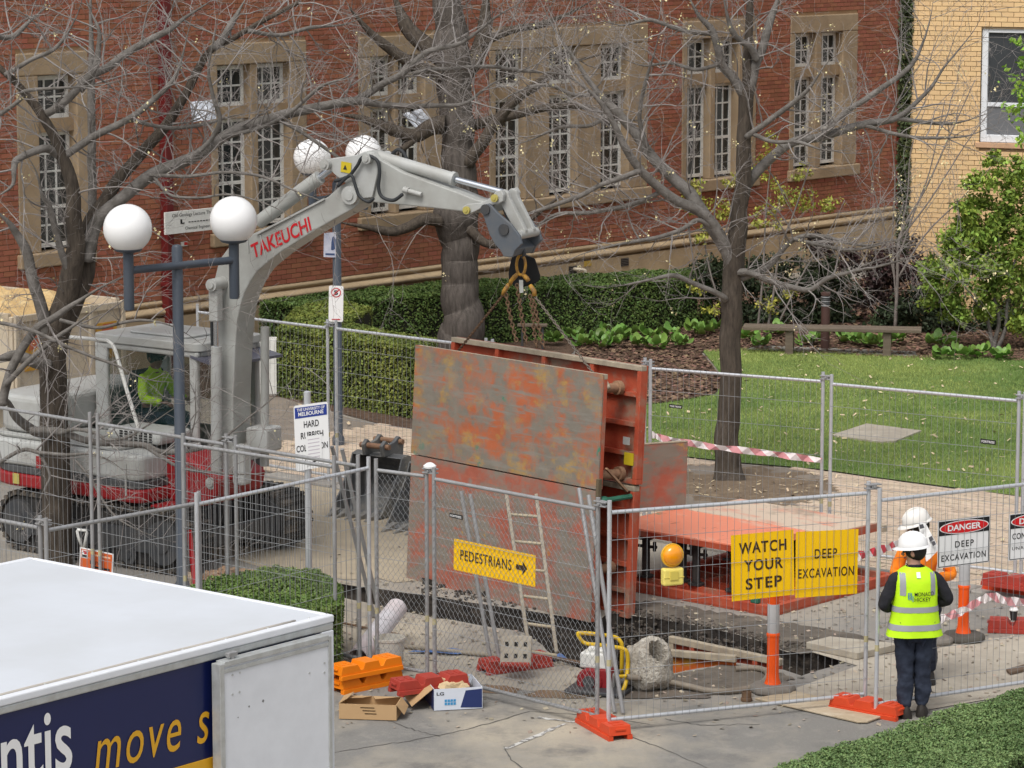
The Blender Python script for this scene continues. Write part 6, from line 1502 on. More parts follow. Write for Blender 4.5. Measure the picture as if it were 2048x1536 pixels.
mb = MB(); mb._add([(-.002, 0, .012), (-.002, .52, .012), (-.002, .52, .215), (-.002, 0, .215)], [(0, 1, 2, 3)]); mb._add([(0.25, -.002, .03), (.455, -.002, .02), (.455, -.002, .20), (.30, -.002, .19)], [(0, 1, 2, 3)]); mb.build('blue_panel', mat('carton_navy', (.02, .035, .13), .5, amt=.2), t, fix=False)
lettering(t, 'LG', .025, .155, .07, .03, -.003, m_ink, .02)
mb = MB()
for i in range(4):
    for j in range(2): mb.bb((.10 + i * .028, -.004, .06 + j * .03), (.122 + i * .028, -.002, .083 + j * .03))
mb.build('print', mat('carton_cyan', (.05, .28, .55), .5, amt=0), t)
mb = MB()
for i in range(14): rock(mb, (random.uniform(.06, .40), random.uniform(.08, .44), random.uniform(.15, .22)), random.uniform(.04, .09), .7)
mb.build('packing_paper', mat('packing_paper', (.58, .44, .26), .85), t)
# crate, cup and cap at the right edge
crp = G(2040, 1262); 
foot('red fence foot used as a rest for the coffee cup at the right edge', (2048, 1264), 100, m=m_foot_r)
cu = thing('coffee_cup', 'dark paper coffee cup with white lid on the red block', 'cup', G(2027, 1240, .142), 90)
mb = MB(); mb.lathe([(.03, 0), (.042, .10)], (0, 0, 0), 16); mb.build('cup', mat('cup_black', (.02, .018, .02), .6, amt=0), cu, smooth=40); mb = MB(); mb.lathe([(.045, .1005), (.047, .112), (.040, .12), (.038, .128)], (0, 0, 0), 16); mb.build('lid', m_wht, cu, smooth=40)
hb = thing('cloth_cap', 'black cap lying beside the red block at the right edge', 'cap', G(2000, 1256), 90)
mb = MB(); mb.sphere((0, 0, .05), .10, 16, 10, (1, .9, .7)); mb.build('crown', mat('cap_black', (.015, .015, .018), .9, amt=.3), hb, smooth=True); mb = MB(); mb.sphere((-.07, -.05, .02), .07, 12, 8, (1, .8, .2)); mb.build('peak', MATS['cap_black'], hb, smooth=True)
# left corner: shovel, orange sign, red stake, rubble
sh = thing('shovel', 'shovel with a white D handle standing by the left tree', 'shovel', G(168, 1190), 90); b = G(168, 1190)
zt = P(165, 1092, b.y).z; zh = P(162, 1066, b.y).z
mb = MB(); mb.cyl((0, 0, .25), (-.01, 0, zt), .018, 8); mb.build('shaft', m_lad, sh, smooth=40)
mb = MB(); mb.tube([(-.01, 0, zt - .01), (-.05, 0, zh - .04), (-.06, 0, zh + .02), (-.055, 0, zh + .035), (.04, 0, zh + .03), (.045, 0, zh), (.01, 0, zt - .02)], .016, 8); mb.build('handle', m_white, sh, smooth=True)
mb = MB(); mb.bb((-.12, -.01, .0), (.12, .01, .3)); mb.build('blade', m_dsteel, sh, bevel=.01)
og = thing('hire_sign', 'orange hire company plate tied to the fence behind the truck', 'sign', G(194, 1222), 125); b = G(194, 1222)
pl5 = Plane((b.x, b.y), 125); qo = [pl5.at(u, v) for u, v in ((160, 1094), (227, 1108), (224, 1165), (158, 1152))]
mb = MB(); mb.prism([qo[3], qo[2], qo[1], qo[0]], 0, .006); mb.build('plate', m_wht, og)
plo = lambda a, b_: ((qo[3][0] * (1 - a) + qo[2][0] * a) * (1 - b_) + (qo[0][0] * (1 - a) + qo[1][0] * a) * b_, (qo[3][1] * (1 - a) + qo[2][1] * a) * (1 - b_) + (qo[0][1] * (1 - a) + qo[1][1] * a) * b_)
flat(og, [plo(*p) for p in ((.03, .03), (.97, .03), (.97, .96), (.03, .96))], -.002, mat('sign_orange', (.62, .12, .03), .5, amt=.2), 'orange_panel'); flat(og, [plo(*p) for p in ((.06, .66), (.25, .66), (.25, .93), (.06, .93))], -.004, m_wht, 'logo'); flat(og, [plo(*p) for p in ((.08, .68), (.23, .68), (.23, .77), (.08, .77))], -.005, m_blk, 'logo'); flat(og, [plo(*p) for p in ((.15, .79), (.23, .80), (.22, .91), (.09, .91))], -.005, m_sred, 'logo')
word(og, plo, 'BUY', .32, .50, .30, .12, m_blk, .02, 1.0); flat(og, [plo(*p) for p in ((.35, .80), (.92, .80), (.92, .86), (.35, .86))], -.004, mat('sign_peach', (.75, .45, .3), .5, amt=0), 'print'); flat(og, [plo(*p) for p in ((.35, .38), (.92, .38), (.92, .45), (.35, .45))], -.004, m_blk, 'print')
tubeitem('plastic_stake', 'red stake leaning against the near lamp pole', 'stake', [G(392, 1188, .0), P(378, 1060, 34.2)], .03, mat('stake_red', (.50, .02, .025), .5, amt=.3), 8)
mb = MB()
for k in range(60):
    u, v = random.gauss(425, 30), random.gauss(1168, 8); p = G(u, v); r = random.uniform(.03, .11); mb.box((p.x, p.y, r * .5), (r * 1.6, r, r), Matrix.Rotation(random.uniform(0, 3), 3, 'Z') @ Matrix.Rotation(random.uniform(-.5, .5), 3, 'X'))
tag(mb.build('rubble_heap', layered('brick_rubble', (.34, .22, .14), [((.48, .38, .26), 6, .5, .65, 6, None)], rough=.95, bump=.5), None, kind='stuff'), 'heap of broken bricks and earth behind the fence', 'rubble')
mb = MB()
for k in range(50):
    u = random.uniform(850, 1080); p = G(u, 1165 + (u - 850) * .16 + random.gauss(0, 6)); r = random.uniform(.02, .09); rock(mb, (p.x, p.y, r * .35), r, .6)
tag(mb.build('mud_lumps', m_soil, None, kind='stuff'), 'lumps of mud lying along the foot of the trench shield', 'mud')

# ------------------------------------------------------------------ garden furniture
bn = thing('bench', 'long weathered plank bench standing in the garden bed', 'bench', G(1560, 712), 98)
m_bench = mat('bench_timber', (.17, .135, .10), .85, col2=(.11, .085, .065), scale=3, amt=.8, stretch=(.4, 6, 6), bump=.3)
for k in range(3): mb = MB(); mb.bb((-.62, -.02 + k * .155, .42), (2.30, .125 + k * .155, .475)); mb.build('plank', m_bench, bn, bevel=.008)
for x in (.08, 1.68): mb = MB(); mb.bb((x, .03, -.02), (x + .13, .40, .418)); mb.build('leg', m_bench, bn, bevel=.008)
bl = thing('bollard_light', 'brown bollard light with louvred top behind the bench', 'bollard', G(1650, 700), 90)
zt = P(1650, 584, G(1650, 700).y).z; mb = MB(); mb.lathe([(.075, 0), (.075, zt - .24)], (0, 0, 0), 18); mb.build('post', mat('bollard_brown', (.085, .045, .038), .5, amt=.4), bl, smooth=40)
for k in range(5): mb = MB(); mb.lathe([(.055, zt - .235 + k * .035), (.078, zt - .232 + k * .035), (.078, zt - .218 + k * .035), (.055, zt - .208 + k * .035)], (0, 0, 0), 18); mb.build('louvre', m_galv_d if k % 2 == 0 else m_band, bl, smooth=40)
mb = MB(); mb.lathe([(.06, zt - .06), (.08, zt - .055), (.08, zt - .005), (.05, zt)], (0, 0, 0), 18); mb.build('cap', MATS['bollard_brown'], bl, smooth=40)
mp = thing('marker_post', 'thin black marker post with yellow top behind the excavator', 'post', G(411, 640), 90); zt = P(411, 548, G(411, 640).y).z
mb = MB(); mb.cyl((0, 0, 0), (0, 0, zt - .06), .03, 10); mb.build('shaft', m_blk, mp, smooth=40); mb = MB(); mb.cyl((0, 0, zt - .0595), (0, 0, zt), .036, 10); mb.build('cap', mat('marker_yellow', (.72, .55, .02), .5, amt=0), mp, smooth=40)
gs = thing('tap_stand', 'low grey garden tap stand in front of the long hedge', 'tap stand', G(1068, 705), 95); zt = P(1062, 648, G(1068, 705).y).z
mb = MB(); mb.bb((-.28, 0, zt - .05), (.22, .10, zt)); mb.build('shelf', m_bench, gs, bevel=.01)
for x in (-.2, .14): mb = MB(); mb.cyl((x, .05, 0), (x, .05, zt - .051), .02, 8); mb.build('leg', m_dsteel, gs, smooth=40)
# ================================================================== VEGETATION
def leaf_cloud(pos, nrm, size, rng, spread=.9, asp=.55, fold=.0):
    """rhombic leaves at pos (n,3), facing roughly along nrm (n,3)"""
    n = len(pos); nn = nrm + rng.normal(0, spread, (n, 3)); nn /= np.linalg.norm(nn, axis=1)[:, None] + 1e-9
    r = rng.normal(0, 1, (n, 3)); a = np.cross(nn, r); a /= np.linalg.norm(a, axis=1)[:, None] + 1e-9; b = np.cross(nn, a)
    s = (size * rng.uniform(.6, 1.35, n))[:, None]
    V = np.stack([pos - a * s * .5, pos + b * s * asp * .5 + nn * s * fold, pos + a * s * .5, pos - b * s * asp * .5 + nn * s * fold], 1).reshape(-1, 3)
    return V, np.arange(4 * n).reshape(-1, 4)
def leaf_mat(name, c1, c2, isl=.45, sc=1.2):
    return mat(name, c1, .6, col2=c2, scale=sc, amt=1.0, island=isl, spec=.25, contrast=(.38, .62))
def hedge(label, px, zt, m, size, dens, az=90, core=None, bulge=.05, group=None, hole=.06):
    ps = poly_px(px, zt); c = sum(ps, Vector()) / len(ps); t = thing('clipped_hedge', label, 'hedge', (c.x, c.y, 0), 90, group)
    q = [Vector((p.x - c.x, p.y - c.y, 0)) for p in ps]; area = abs(sum(q[i].x * q[(i + 1) % len(q)].y - q[(i + 1) % len(q)].x * q[i].y for i in range(len(q)))) / 2
    ccw = sum(q[i].x * q[(i + 1) % len(q)].y - q[(i + 1) % len(q)].x * q[i].y for i in range(len(q))) > 0
    if not ccw: q.reverse()
    mb = MB(); qi = [p * .93 for p in q]; mb.slab([(p.x, p.y) for p in qi], .0, zt - .07); mb.build('stems', core or m_core, t)  # solid core, very dark colour paints the shade seen between the leaves
    pos = []; nr = []
    xs = [p.x for p in q]; ys = [p.y for p in q]
    n = int(area * dens); k = 0
    while k < n:
        p = Vector((random.uniform(min(xs), max(xs)), random.uniform(min(ys), max(ys)), 0))
        if inside(p, q):
            h = bulge * noise.noise(Vector((p.x * 2.2, p.y * 2.2, c.x))) + bulge * .6 * noise.noise(Vector((p.x * 7, p.y * 7, 1)))
            pos.append((p.x, p.y, zt + h - abs(random.gauss(0, .028)))); nr.append((0, 0, 1)); k += 1
    for i in range(len(q)):
        a, b = q[i], q[(i + 1) % len(q)]; d = b - a; ln = d.length; nv = Vector((d.y, -d.x, 0)).normalized()
        if nv.y > .5: continue
        for _ in range(int(ln * zt * dens * .62)):
            s = random.random(); z = zt * (1 - random.random() ** 1.15) ; p = a.lerp(b, s) + nv * (bulge * noise.noise(Vector((s * ln * 2.5, z * 2.5, c.y))) - abs(random.gauss(0, .065)))
            pos.append((p.x, p.y, z)); nr.append((nv.x, nv.y, .5))
    V, F = leaf_cloud(np.array(pos), np.array(nr, dtype=float), size, RNG, .75)
    link('foliage', mesh_np('foliage', V, F), m, t, None, 'stuff'); return t
m_core = mat('hedge_inner_shade', (.018, .02, .010), .95, amt=.3)
m_h1 = leaf_mat('hedge_leaf_near', (.175, .255, .095), (.11, .175, .06), .4)
m_h2 = leaf_mat('hedge_leaf_green', (.16, .23, .06), (.09, .15, .035), .4)
m_h3 = leaf_mat('hedge_leaf_yellowish', (.19, .22, .045), (.10, .135, .03), .45)
m_h4 = leaf_mat('hedge_leaf_dark', (.11, .17, .042), (.06, .10, .025), .45)
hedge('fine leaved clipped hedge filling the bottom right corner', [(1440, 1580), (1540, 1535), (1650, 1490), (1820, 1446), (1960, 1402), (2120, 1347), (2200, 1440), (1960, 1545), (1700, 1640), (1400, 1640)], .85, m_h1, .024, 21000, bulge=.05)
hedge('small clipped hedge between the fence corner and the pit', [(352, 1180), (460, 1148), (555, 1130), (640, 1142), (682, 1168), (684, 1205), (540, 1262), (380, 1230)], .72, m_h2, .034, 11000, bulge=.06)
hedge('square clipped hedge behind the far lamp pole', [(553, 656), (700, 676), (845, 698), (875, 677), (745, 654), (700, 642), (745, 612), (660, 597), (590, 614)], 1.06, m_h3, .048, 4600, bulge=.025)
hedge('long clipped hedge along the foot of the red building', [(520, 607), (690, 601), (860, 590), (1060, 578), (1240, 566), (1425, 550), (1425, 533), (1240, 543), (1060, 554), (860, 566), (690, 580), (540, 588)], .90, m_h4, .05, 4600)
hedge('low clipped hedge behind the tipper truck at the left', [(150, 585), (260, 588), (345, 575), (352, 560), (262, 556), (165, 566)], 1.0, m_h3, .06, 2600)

def shrub(name, label, cat, base, blobs, Y, m, size, dens, stems=None, m_stem=None, spread=1.0, gap=.0, group=None):
    """blobs: (u, v, radius px, depth offset)"""
    b = G(*base) if len(base) == 2 else Vector(base); t = thing(name, label, cat, (b.x, b.y, 0), 90, group); pos = []; nr = []
    for u, v, r, dy in blobs:
        c = P(u, v, Y + dy); R = r * Y / FPX
        n = int(dens * R * R * 12)
        nclump = max(4, int(R * 34)); cl = []
        for _ in range(nclump):
            d = Vector((random.gauss(0, 1), random.gauss(0, 1), random.gauss(0, 1))).normalized(); rr = R * random.uniform(.45, 1.0); cl.append((c + d * rr, d))
        for _ in range(n):
            q, d = random.choice(cl); g = R * .20
            p = q + Vector((random.gauss(0, g), random.gauss(0, g), random.gauss(0, g * .8)))
            pos.append((p.x - b.x, p.y - b.y, p.z)); nr.append((d.x * .6, d.y * .6, d.z * .5 + .5))
    if pos:
        V, F = leaf_cloud(np.array(pos), np.array(nr), size, RNG, spread)
        link('foliage', mesh_np('foliage', V, F), m, t, None, 'stuff')
    for st in (stems or []):
        pts = [P(u, v, Y + dy) for u, v, r, dy in st]; rs = [r * Y / FPX for u, v, r, dy in st]
        mb = MB(t, True); mb.tube(smooth_pts(pts, 4), list(np.interp(np.linspace(0, len(rs) - 1, (len(pts) - 1) * 4 + 1), range(len(rs)), rs)), 6); mb.build('stem', m_stem or m_limb, t, smooth=True)
    return t
m_limb = mat('grey_limb_bark', (.20, .185, .17), .9, col2=(.10, .09, .078), scale=9, amt=.9, bump=.5, bscale=40)
m_trunk = mat('dark_trunk_bark', (.105, .085, .066), .95, col2=(.05, .04, .032), scale=8, amt=1.0, bump=.9, bscale=28, stretch=(3, 3, .6))
m_trunk2 = mat('grey_trunk_bark', (.125, .107, .094), .95, col2=(.065, .056, .049), scale=7, amt=1.0, bump=.7, bscale=28, stretch=(3, 3, .5))
m_twig = mat('pale_grey_twig', (.29, .265, .25), .85, col2=(.17, .155, .145), scale=5, amt=.8)
m_twig2 = mat('brown_grey_twig', (.23, .20, .18), .85, col2=(.14, .12, .11), scale=5, amt=.8)
m_bud = mat('pale_blossom', (.72, .64, .36), .8, amt=0, island=.25)

m_s1 = leaf_mat('bright_shrub_leaf', (.25, .34, .055), (.14, .21, .035), .4)
m_s2 = leaf_mat('dark_shrub_leaf', (.045, .065, .028), (.025, .035, .018), .6)
m_s3 = leaf_mat('purple_shrub_leaf', (.07, .035, .034), (.035, .024, .022), .6)
m_s4 = leaf_mat('fresh_left_leaf', (.14, .25, .045), (.07, .13, .025), .5)
m_s5 = leaf_mat('golden_leaf', (.38, .37, .06), (.25, .27, .05), .35)
m_s6 = leaf_mat('lime_leaf', (.28, .46, .06), (.18, .32, .04), .35)
shrub('dark_shrub', 'dark evergreen shrub left of the bench behind the right tree', 'shrub', (1450, 690), [(1425, 545, 46, 0), (1475, 590, 55, .3), (1530, 555, 52, .5), (1500, 645, 42, 0), (1565, 625, 50, .6)], 56.0, m_s2, .085, 620)
shrub('dark_shrub', 'dark evergreen shrub behind the bollard light', 'shrub', (1650, 690), [(1610, 545, 52, 0), (1665, 560, 55, .3), (1640, 620, 55, .2), (1700, 625, 50, .3), (1610, 655, 40, 0)], 56.3, m_s2, .085, 620)
shrub('purple_shrub', 'purple leaved shrub before the yellow brick corner', 'shrub', (1770, 690), [(1740, 530, 46, 0), (1800, 525, 48, 0), (1840, 560, 46, -.2), (1770, 585, 52, .2), (1700, 520, 30, 0), (1640, 495, 32, .1)], 55.8, m_s3, .08, 560)
shrub('dark_shrub', 'dark evergreen shrub at the right end of the bench', 'shrub', (1850, 700), [(1830, 620, 55, 0), (1890, 640, 50, 0), (1780, 650, 46, .2), (1950, 650, 48, .3), (2020, 640, 55, .3)], 55.2, m_s2, .085, 620)
shrub('green_shrub', 'tall yellow green shrub with bare lower stems at the right edge', 'shrub', (1990, 712), [(1990, 330, 30, 0), (1960, 372, 40, 0), (2040, 350, 40, .2), (2015, 395, 38, .2), (1935, 420, 30, 0), (1965, 440, 48, 0), (2025, 460, 52, .2), (1915, 490, 42, 0), (1980, 510, 58, 0), (1890, 545, 40, -.2), (1945, 560, 52, 0), (2030, 560, 60, .2), (1865, 585, 38, -.1), (1905, 615, 40, 0), (1870, 530, 36, 0), (2050, 440, 60, .3), (1930, 480, 50, .2), (1985, 610, 46, 0), (2040, 640, 40, 0)], 53.0, m_s1, .085, 560,
      stems=[[(1985, 712, 6, 0), (1990, 680, 5, 0), (1998, 640, 4, 0), (1985, 580, 3, 0), (1975, 500, 2.5, 0)], [(1988, 710, 6, 0), (2010, 660, 4, 0), (2015, 600, 3, 0), (2030, 520, 2, 0)], [(1986, 706, 5, 0), (1975, 640, 4, 0), (1950, 600, 3, 0), (1920, 560, 2, 0)]])
shrub('leafy_shrub', 'bright green leafy shrub behind the far left fence', 'shrub', (100, 640), [(10, 500, 34, 0), (55, 505, 36, 0), (105, 520, 38, .2), (30, 545, 36, 0), (160, 535, 30, 0), (195, 505, 30, .4), (215, 530, 28, .3), (130, 495, 24, .2)], 52.5, m_s4, .085, 480)
gst = [[(1530, 690, 3, 0), (1545, 600, 2.6, 0), (1560, 500, 2.2, 0), (1590, 420, 1.8, 0), (1620, 330, 1.4, 0)], [(1512, 690, 3, 0), (1525, 560, 2.4, 0), (1530, 460, 2, 0), (1535, 390, 1.5, 0), (1545, 300, 1.2, 0)], [(1500, 690, 2.6, 0), (1440, 600, 2.2, 0), (1415, 520, 2, 0), (1405, 430, 1.5, 0), (1400, 350, 1, 0)],
       [(1535, 690, 2.6, 0), (1575, 610, 2, 0), (1610, 540, 1.6, 0), (1660, 460, 1.2, 0), (1690, 400, 1, 0)]]
shrub('golden_shrub', 'sparse golden leaved shrub growing behind the right tree', 'shrub', (1515, 690), [(1395, 385, 34, 0), (1430, 430, 34, .2), (1405, 470, 26, 0), (1525, 330, 30, .1), (1545, 290, 24, 0), (1560, 390, 34, 0), (1610, 395, 34, .2), (1655, 405, 26, 0), (1530, 440, 30, 0), (1395, 575, 22, 0), (1425, 610, 22, 0), (1540, 610, 24, 0), (1575, 590, 20, 0), (1600, 340, 22, 0), (1460, 360, 22, .2), (1370, 420, 20, 0)], 55.0, m_s5, .07, 230, stems=gst, m_stem=m_twig2)
shrub('bare_shrub', 'bare fan of thin stems against the yellow brick wall', 'shrub', (1790, 660), [(1850, 260, 8, 0)], 54.8, m_s5, .04, 6, m_stem=m_twig2,
      stems=[[(1790, 660, 4, 0), (1795, 560, 3.4, 0), (1800, 470, 2.4, 0), (1850, 380, 2, 0), (1900, 270, 1.4, 0), (1950, 160, .9, 0)], [(1798, 480, 2.2, 0), (1860, 400, 1.7, 0), (1930, 290, 1.2, 0), (1975, 230, .8, 0)], [(1796, 520, 2.2, 0), (1830, 420, 1.8, 0), (1860, 340, 1.4, 0), (1890, 200, .9, 0)], [(1794, 560, 2.4, 0), (1850, 470, 1.8, 0), (1920, 400, 1.2, 0), (1985, 330, .8, 0)],
             [(1792, 600, 2.2, 0), (1785, 480, 1.8, 0), (1790, 360, 1.4, 0), (1780, 250, .9, 0)], [(1793, 580, 2, 0), (1770, 460, 1.5, 0), (1745, 370, 1.1, 0), (1735, 300, .7, 0)], [(1800, 470, 1.8, 0), (1815, 390, 1.4, 0), (1822, 300, 1, 0), (1850, 220, .7, 0)]])
tr_b = G(2260, 760); shrub('leafy_tree', 'bright lime green leaves hanging in at the right edge', 'tree', (2240, 780), [(2040, 92, 20, 0), (2052, 120, 24, 0), (2030, 225, 22, 0), (2048, 205, 26, 0), (2015, 210, 12, 0), (2045, 285, 20, 0), (2035, 250, 18, 0), (2080, 160, 60, 0), (2120, 240, 60, 0)], 46.0, m_s6, .10, 120,
      stems=[[(2240, 780, 16, 0), (2235, 600, 14, 0), (2220, 420, 11, 0), (2180, 320, 7, 0), (2110, 260, 4, 0), (2040, 230, 2, 0)], [(2220, 420, 8, 0), (2200, 260, 6, 0), (2120, 150, 3, 0), (2040, 100, 1.5, 0)]])
# ivy on the corner between the two buildings
iv = thing('ivy', 'dark ivy climbing the corner beside the yellow brick wall', 'climber', YW.w(0, 0, -.02), 115)
n = 5200; pos = np.stack([RNG.uniform(-.22, .03, n), RNG.normal(-.05, .05, n) + .08, RNG.uniform(1.2, YT, n)], 1)
V, F = leaf_cloud(pos, np.tile([0, -1., .3], (n, 1)), .085, RNG, .7); link('foliage', mesh_np('foliage', V, F), leaf_mat('ivy_leaf', (.06, .075, .025), (.03, .04, .016), .6), iv, None, 'stuff')
# broad leaved plants in the bed
m_berg = mat('bergenia_leaf', (.16, .29, .055), .45, col2=(.10, .19, .035), scale=6, amt=.7, objrand=.3, spec=.4)
lf = MB(); ring = []
for i in range(10): a = 2 * math.pi * i / 10; ring.append((.075 * math.cos(a) + .075, .058 * math.sin(a), .018 * math.cos(2 * a)))
lf._add([(0, 0, -.03)] + ring + [(.08, 0, -.01)], [(11, 1 + i, 1 + (i + 1) % 10) for i in range(10)]); lf_d = None
bl_px = [(1105, 692), (1148, 684), (1168, 696), (1198, 690), (1215, 676), (1238, 684), (1262, 676), (1282, 698), (1302, 683), (1318, 702), (1345, 680), (1360, 697), (1388, 670), (1408, 676), (1432, 668), (1500, 684), (1522, 698), (1548, 674), (1612, 694), (1636, 690), (1695, 690), (1724, 694), (1748, 698), (1788, 692), (1868, 696), (1900, 700), (1922, 722), (1960, 718), (2002, 722), (1888, 722), (1230, 698), (1205, 700)]
ORD = ['first', 'second', 'third', 'fourth', 'fifth', 'sixth', 'seventh', 'eighth', 'ninth', 'tenth', 'eleventh', 'twelfth', 'thirteenth', 'fourteenth', 'fifteenth', 'sixteenth', 'seventeenth', 'eighteenth', 'nineteenth']
bl_px.sort(); cnt_ = {}
for u, v in bl_px:
    lab = 'broad leaved green plant under the bench' if 1600 < u < 1800 else ('broad leaved green plant beside the right hand shrubs' if u >= 1800 else ('broad leaved green plant just left of the bench' if u > 1480 else 'broad leaved green plant in the mulch before the long hedge'))
    cnt_[lab] = cnt_.get(lab, 0) + 1; lab = lab + ', ' + ORD[cnt_[lab] - 1] + ' from the left'
    t = thing('bergenia', lab, 'plant', G(u, v), random.uniform(0, 360), 'broad leaved plants ' + ('under the bench' if 1600 < u < 1800 else 'by the right shrubs' if u >= 1800 else 'left of the bench' if u > 1480 else 'before the long hedge'))
    for k in range(16):
        if lf_d is None: o = lf.build('leaf', m_berg, t, smooth=True, fix=False); lf_d = o.data
        else: o = link('leaf', lf_d, None, t)
        a = k * 2.4 + random.uniform(-.3, .3); s = random.uniform(.8, 1.4); el_ = random.uniform(.25, 1.1); o.scale = (s, s, s); o.rotation_euler = (random.uniform(-.3, .3), -el_, a); o.location = (.06 * math.cos(a), .06 * math.sin(a), .05 + .10 * random.random())

# ------------------------------------------------------------------ bare trees
def cat_rom(pts, rs, k):
    out = smooth_pts(pts, k); rr = list(np.interp(np.linspace(0, len(rs) - 1, len(out)), range(len(rs)), rs)); return out, rr
class Bare:
    def __init__(s, name, label, base, Y, m_tr, m_lb, m_tw):
        b = G(*base); s.t = thing(name, label, 'tree', (b.x, b.y, 0), 90); s.Y = Y; s.b = b; s.m = (m_tr, m_lb, m_tw); s.tw = MB(); s.buds = []; s.limbs = []
    def loc(s, p): return Vector((p.x - s.b.x, p.y - s.b.y, p.z))
    def limb(s, px, dy0=0.0, dy1=0.0, trunk=False, tw=1.0, k=7, name=None, lens=1.0):
        n = len(px); pts = [s.loc(P(u, v, s.Y + dy0 + (dy1 - dy0) * i / (n - 1))) for i, (u, v, r) in enumerate(px)]; rs = [r * s.Y / FPX for _, _, r in px]
        q, rr = cat_rom(pts, rs, k)
        for i in range(1, len(q) - 1):
            j = rr[i] * .25 + .004; q[i] = q[i] + Vector((noise.noise(q[i] * 3.3), noise.noise(q[i] * 3.3 + Vector((9, 0, 0))), noise.noise(q[i] * 3.3 + Vector((0, 9, 0))))) * j
        if trunk: rr = [r * (1 + .02 * noise.noise(p * 1.6)) for p, r in zip(q, rr)]
        nq = len(q)
        if not trunk: rr = [r * min(1.0, max(.12, (nq - 1 - i) / (nq * .45))) for i, r in enumerate(rr)]
        mb = MB(); mb.tube(q, rr, 14 if trunk else (8 if rr[0] > .02 else 6)); mb.build(name or ('trunk' if trunk else 'limb'), s.m[0] if trunk else s.m[1], s.t, smooth=True)
        if tw > 0: s.limbs.append((q, rr, tw, lens))
        return q
    def wig(s, p, d, ln, r0, seg, droop, curl):
        pts = [p]; rs = [r0]; d = d.normalized(); step = ln / seg
        ax = Vector((random.gauss(0, 1), random.gauss(0, 1), random.gauss(0, 1))).normalized()
        for i in range(seg):
            d = (d + ax * curl * .5 + Vector((random.gauss(0, curl), random.gauss(0, curl), random.gauss(0, curl) + droop))).normalized(); pts.append(pts[-1] + d * step); rs.append(r0 * (1 - .8 * (i + 1) / seg))
        return pts, rs
    def twigs(s, every=.16, l1=1.1, bud=.06, vmax=None, droop=.02, rt=.0025, n2=6, n3=3):
        for q, rr, tw, lens in s.limbs:
            acc = random.uniform(0, every)
            for i in range(1, len(q)):
                dv = q[i] - q[i - 1]; acc += dv.length * tw
                if rr[i] > .13: continue
                while acc > every:
                    acc -= every; t = dv.normalized(); o = Vector((random.gauss(0, 1), random.gauss(0, .8), random.gauss(.25, 1))); o = (o - t * o.dot(t)).normalized()
                    d = t * random.uniform(.15, .9) + o; ln = l1 * lens * random.uniform(.35, 1.25); r = min(.0085, rr[i] * .45)
                    if ln > .7: r = min(.012, rr[i] * .5)
                    p1, r1 = s.wig(q[i], d, ln, max(r, .0042), 8, droop, .13); s.tw.tube(p1, r1, 4, cap=False)
                    for k in range(int(n2 * ln + 1)):
                        j = random.randint(2, 8); dd = (p1[min(j + 1, 8)] - p1[j - 1]).normalized() + Vector((random.gauss(0, .7), random.gauss(0, .7), random.gauss(.1, .7)))
                        p2, r2 = s.wig(p1[j], dd, random.uniform(.2, .55) * min(1.2, ln), max(rt, r1[j] * .6), 5, droop * .5, .16); s.tw.tube(p2, [max(rt * .55, x) for x in r2], 3, cap=False)
                        for _ in range(random.randint(1, n3)):
                            j2 = random.randint(1, 5); d3 = (p2[5] - p2[0]).normalized() + Vector((random.gauss(0, .8), random.gauss(0, .8), random.gauss(.1, .8)))
                            p3, r3 = s.wig(p2[j2], d3, random.uniform(.08, .26), rt * .8, 3, 0, .2); s.tw.tube(p3, [max(rt * .5, x) for x in r3], 3, cap=False)
                            if random.random() < bud: s.buds.append(p3[-1])
                        if random.random() < bud: s.buds.append(p2[-1])
    def finish(s):
        s.tw.build('twigs', s.m[2], s.t, fix=False, kind='stuff')
        if s.buds:
            pos = []
            for p in s.buds:
                for _ in range(random.randint(3, 9)): pos.append((p.x + random.gauss(0, .03), p.y + random.gauss(0, .03), p.z + random.gauss(0, .03)))
            V, F = leaf_cloud(np.array(pos), np.zeros((len(pos), 3)), .028, RNG, 1.0, .8); link('blossom', mesh_np('blossom', V, F), m_bud, s.t, None, 'stuff')

# left tree in front of the excavator
lt_ = Bare('bare_tree', 'leafless tree with many spreading stems in front of the excavator', (115, 1130), 35.66, m_trunk, m_limb, m_twig)
lt_.limb([(116, 1150, 34), (114, 1080, 31), (112, 980, 30), (110, 880, 29), (108, 800, 28), (106, 720, 28), (104, 665, 30)], 0, 0, True, 0)
lt_.limb([(104, 690, 24), (122, 620, 23), (142, 560, 22), (152, 500, 19), (148, 430, 16), (145, 376, 14), (132, 330, 13), (118, 300, 11), (98, 253, 10), (75, 218, 9), (35, 169, 7), (5, 140, 6), (-40, 90, 4)], 0, -.4, True, .35)
lt_.limb([(110, 690, 22), (138, 620, 24), (165, 545, 23), (176, 470, 20), (205, 408, 15), (240, 357, 13), (287, 303, 12), (335, 246, 11), (373, 185, 9), (403, 126, 8), (424, 99, 7), (461, 79, 6), (530, 40, 5), (601, 3, 4)], 0, .8, True, .6)
lt_.limb([(170, 520, 16), (190, 455, 14), (236, 402, 13), (308, 349, 13), (379, 318, 12), (444, 277, 11), (506, 249, 11), (547, 236, 10), (620, 216, 10), (711, 202, 9), (752, 208, 8), (838, 212, 7), (923, 208, 6), (965, 182, 5), (992, 164, 5), (1077, 126, 4), (1142, 106, 3), (1230, 90, 2)], 0, 1.5, False, 1.0)
lt_.limb([(700, 203, 8), (725, 195, 8), (765, 168, 7), (804, 147, 7), (855, 103, 6), (923, 85, 5), (992, 34, 4), (1040, 5, 3), (1080, -30, 2)], 1.0, .6, False, 1.2)
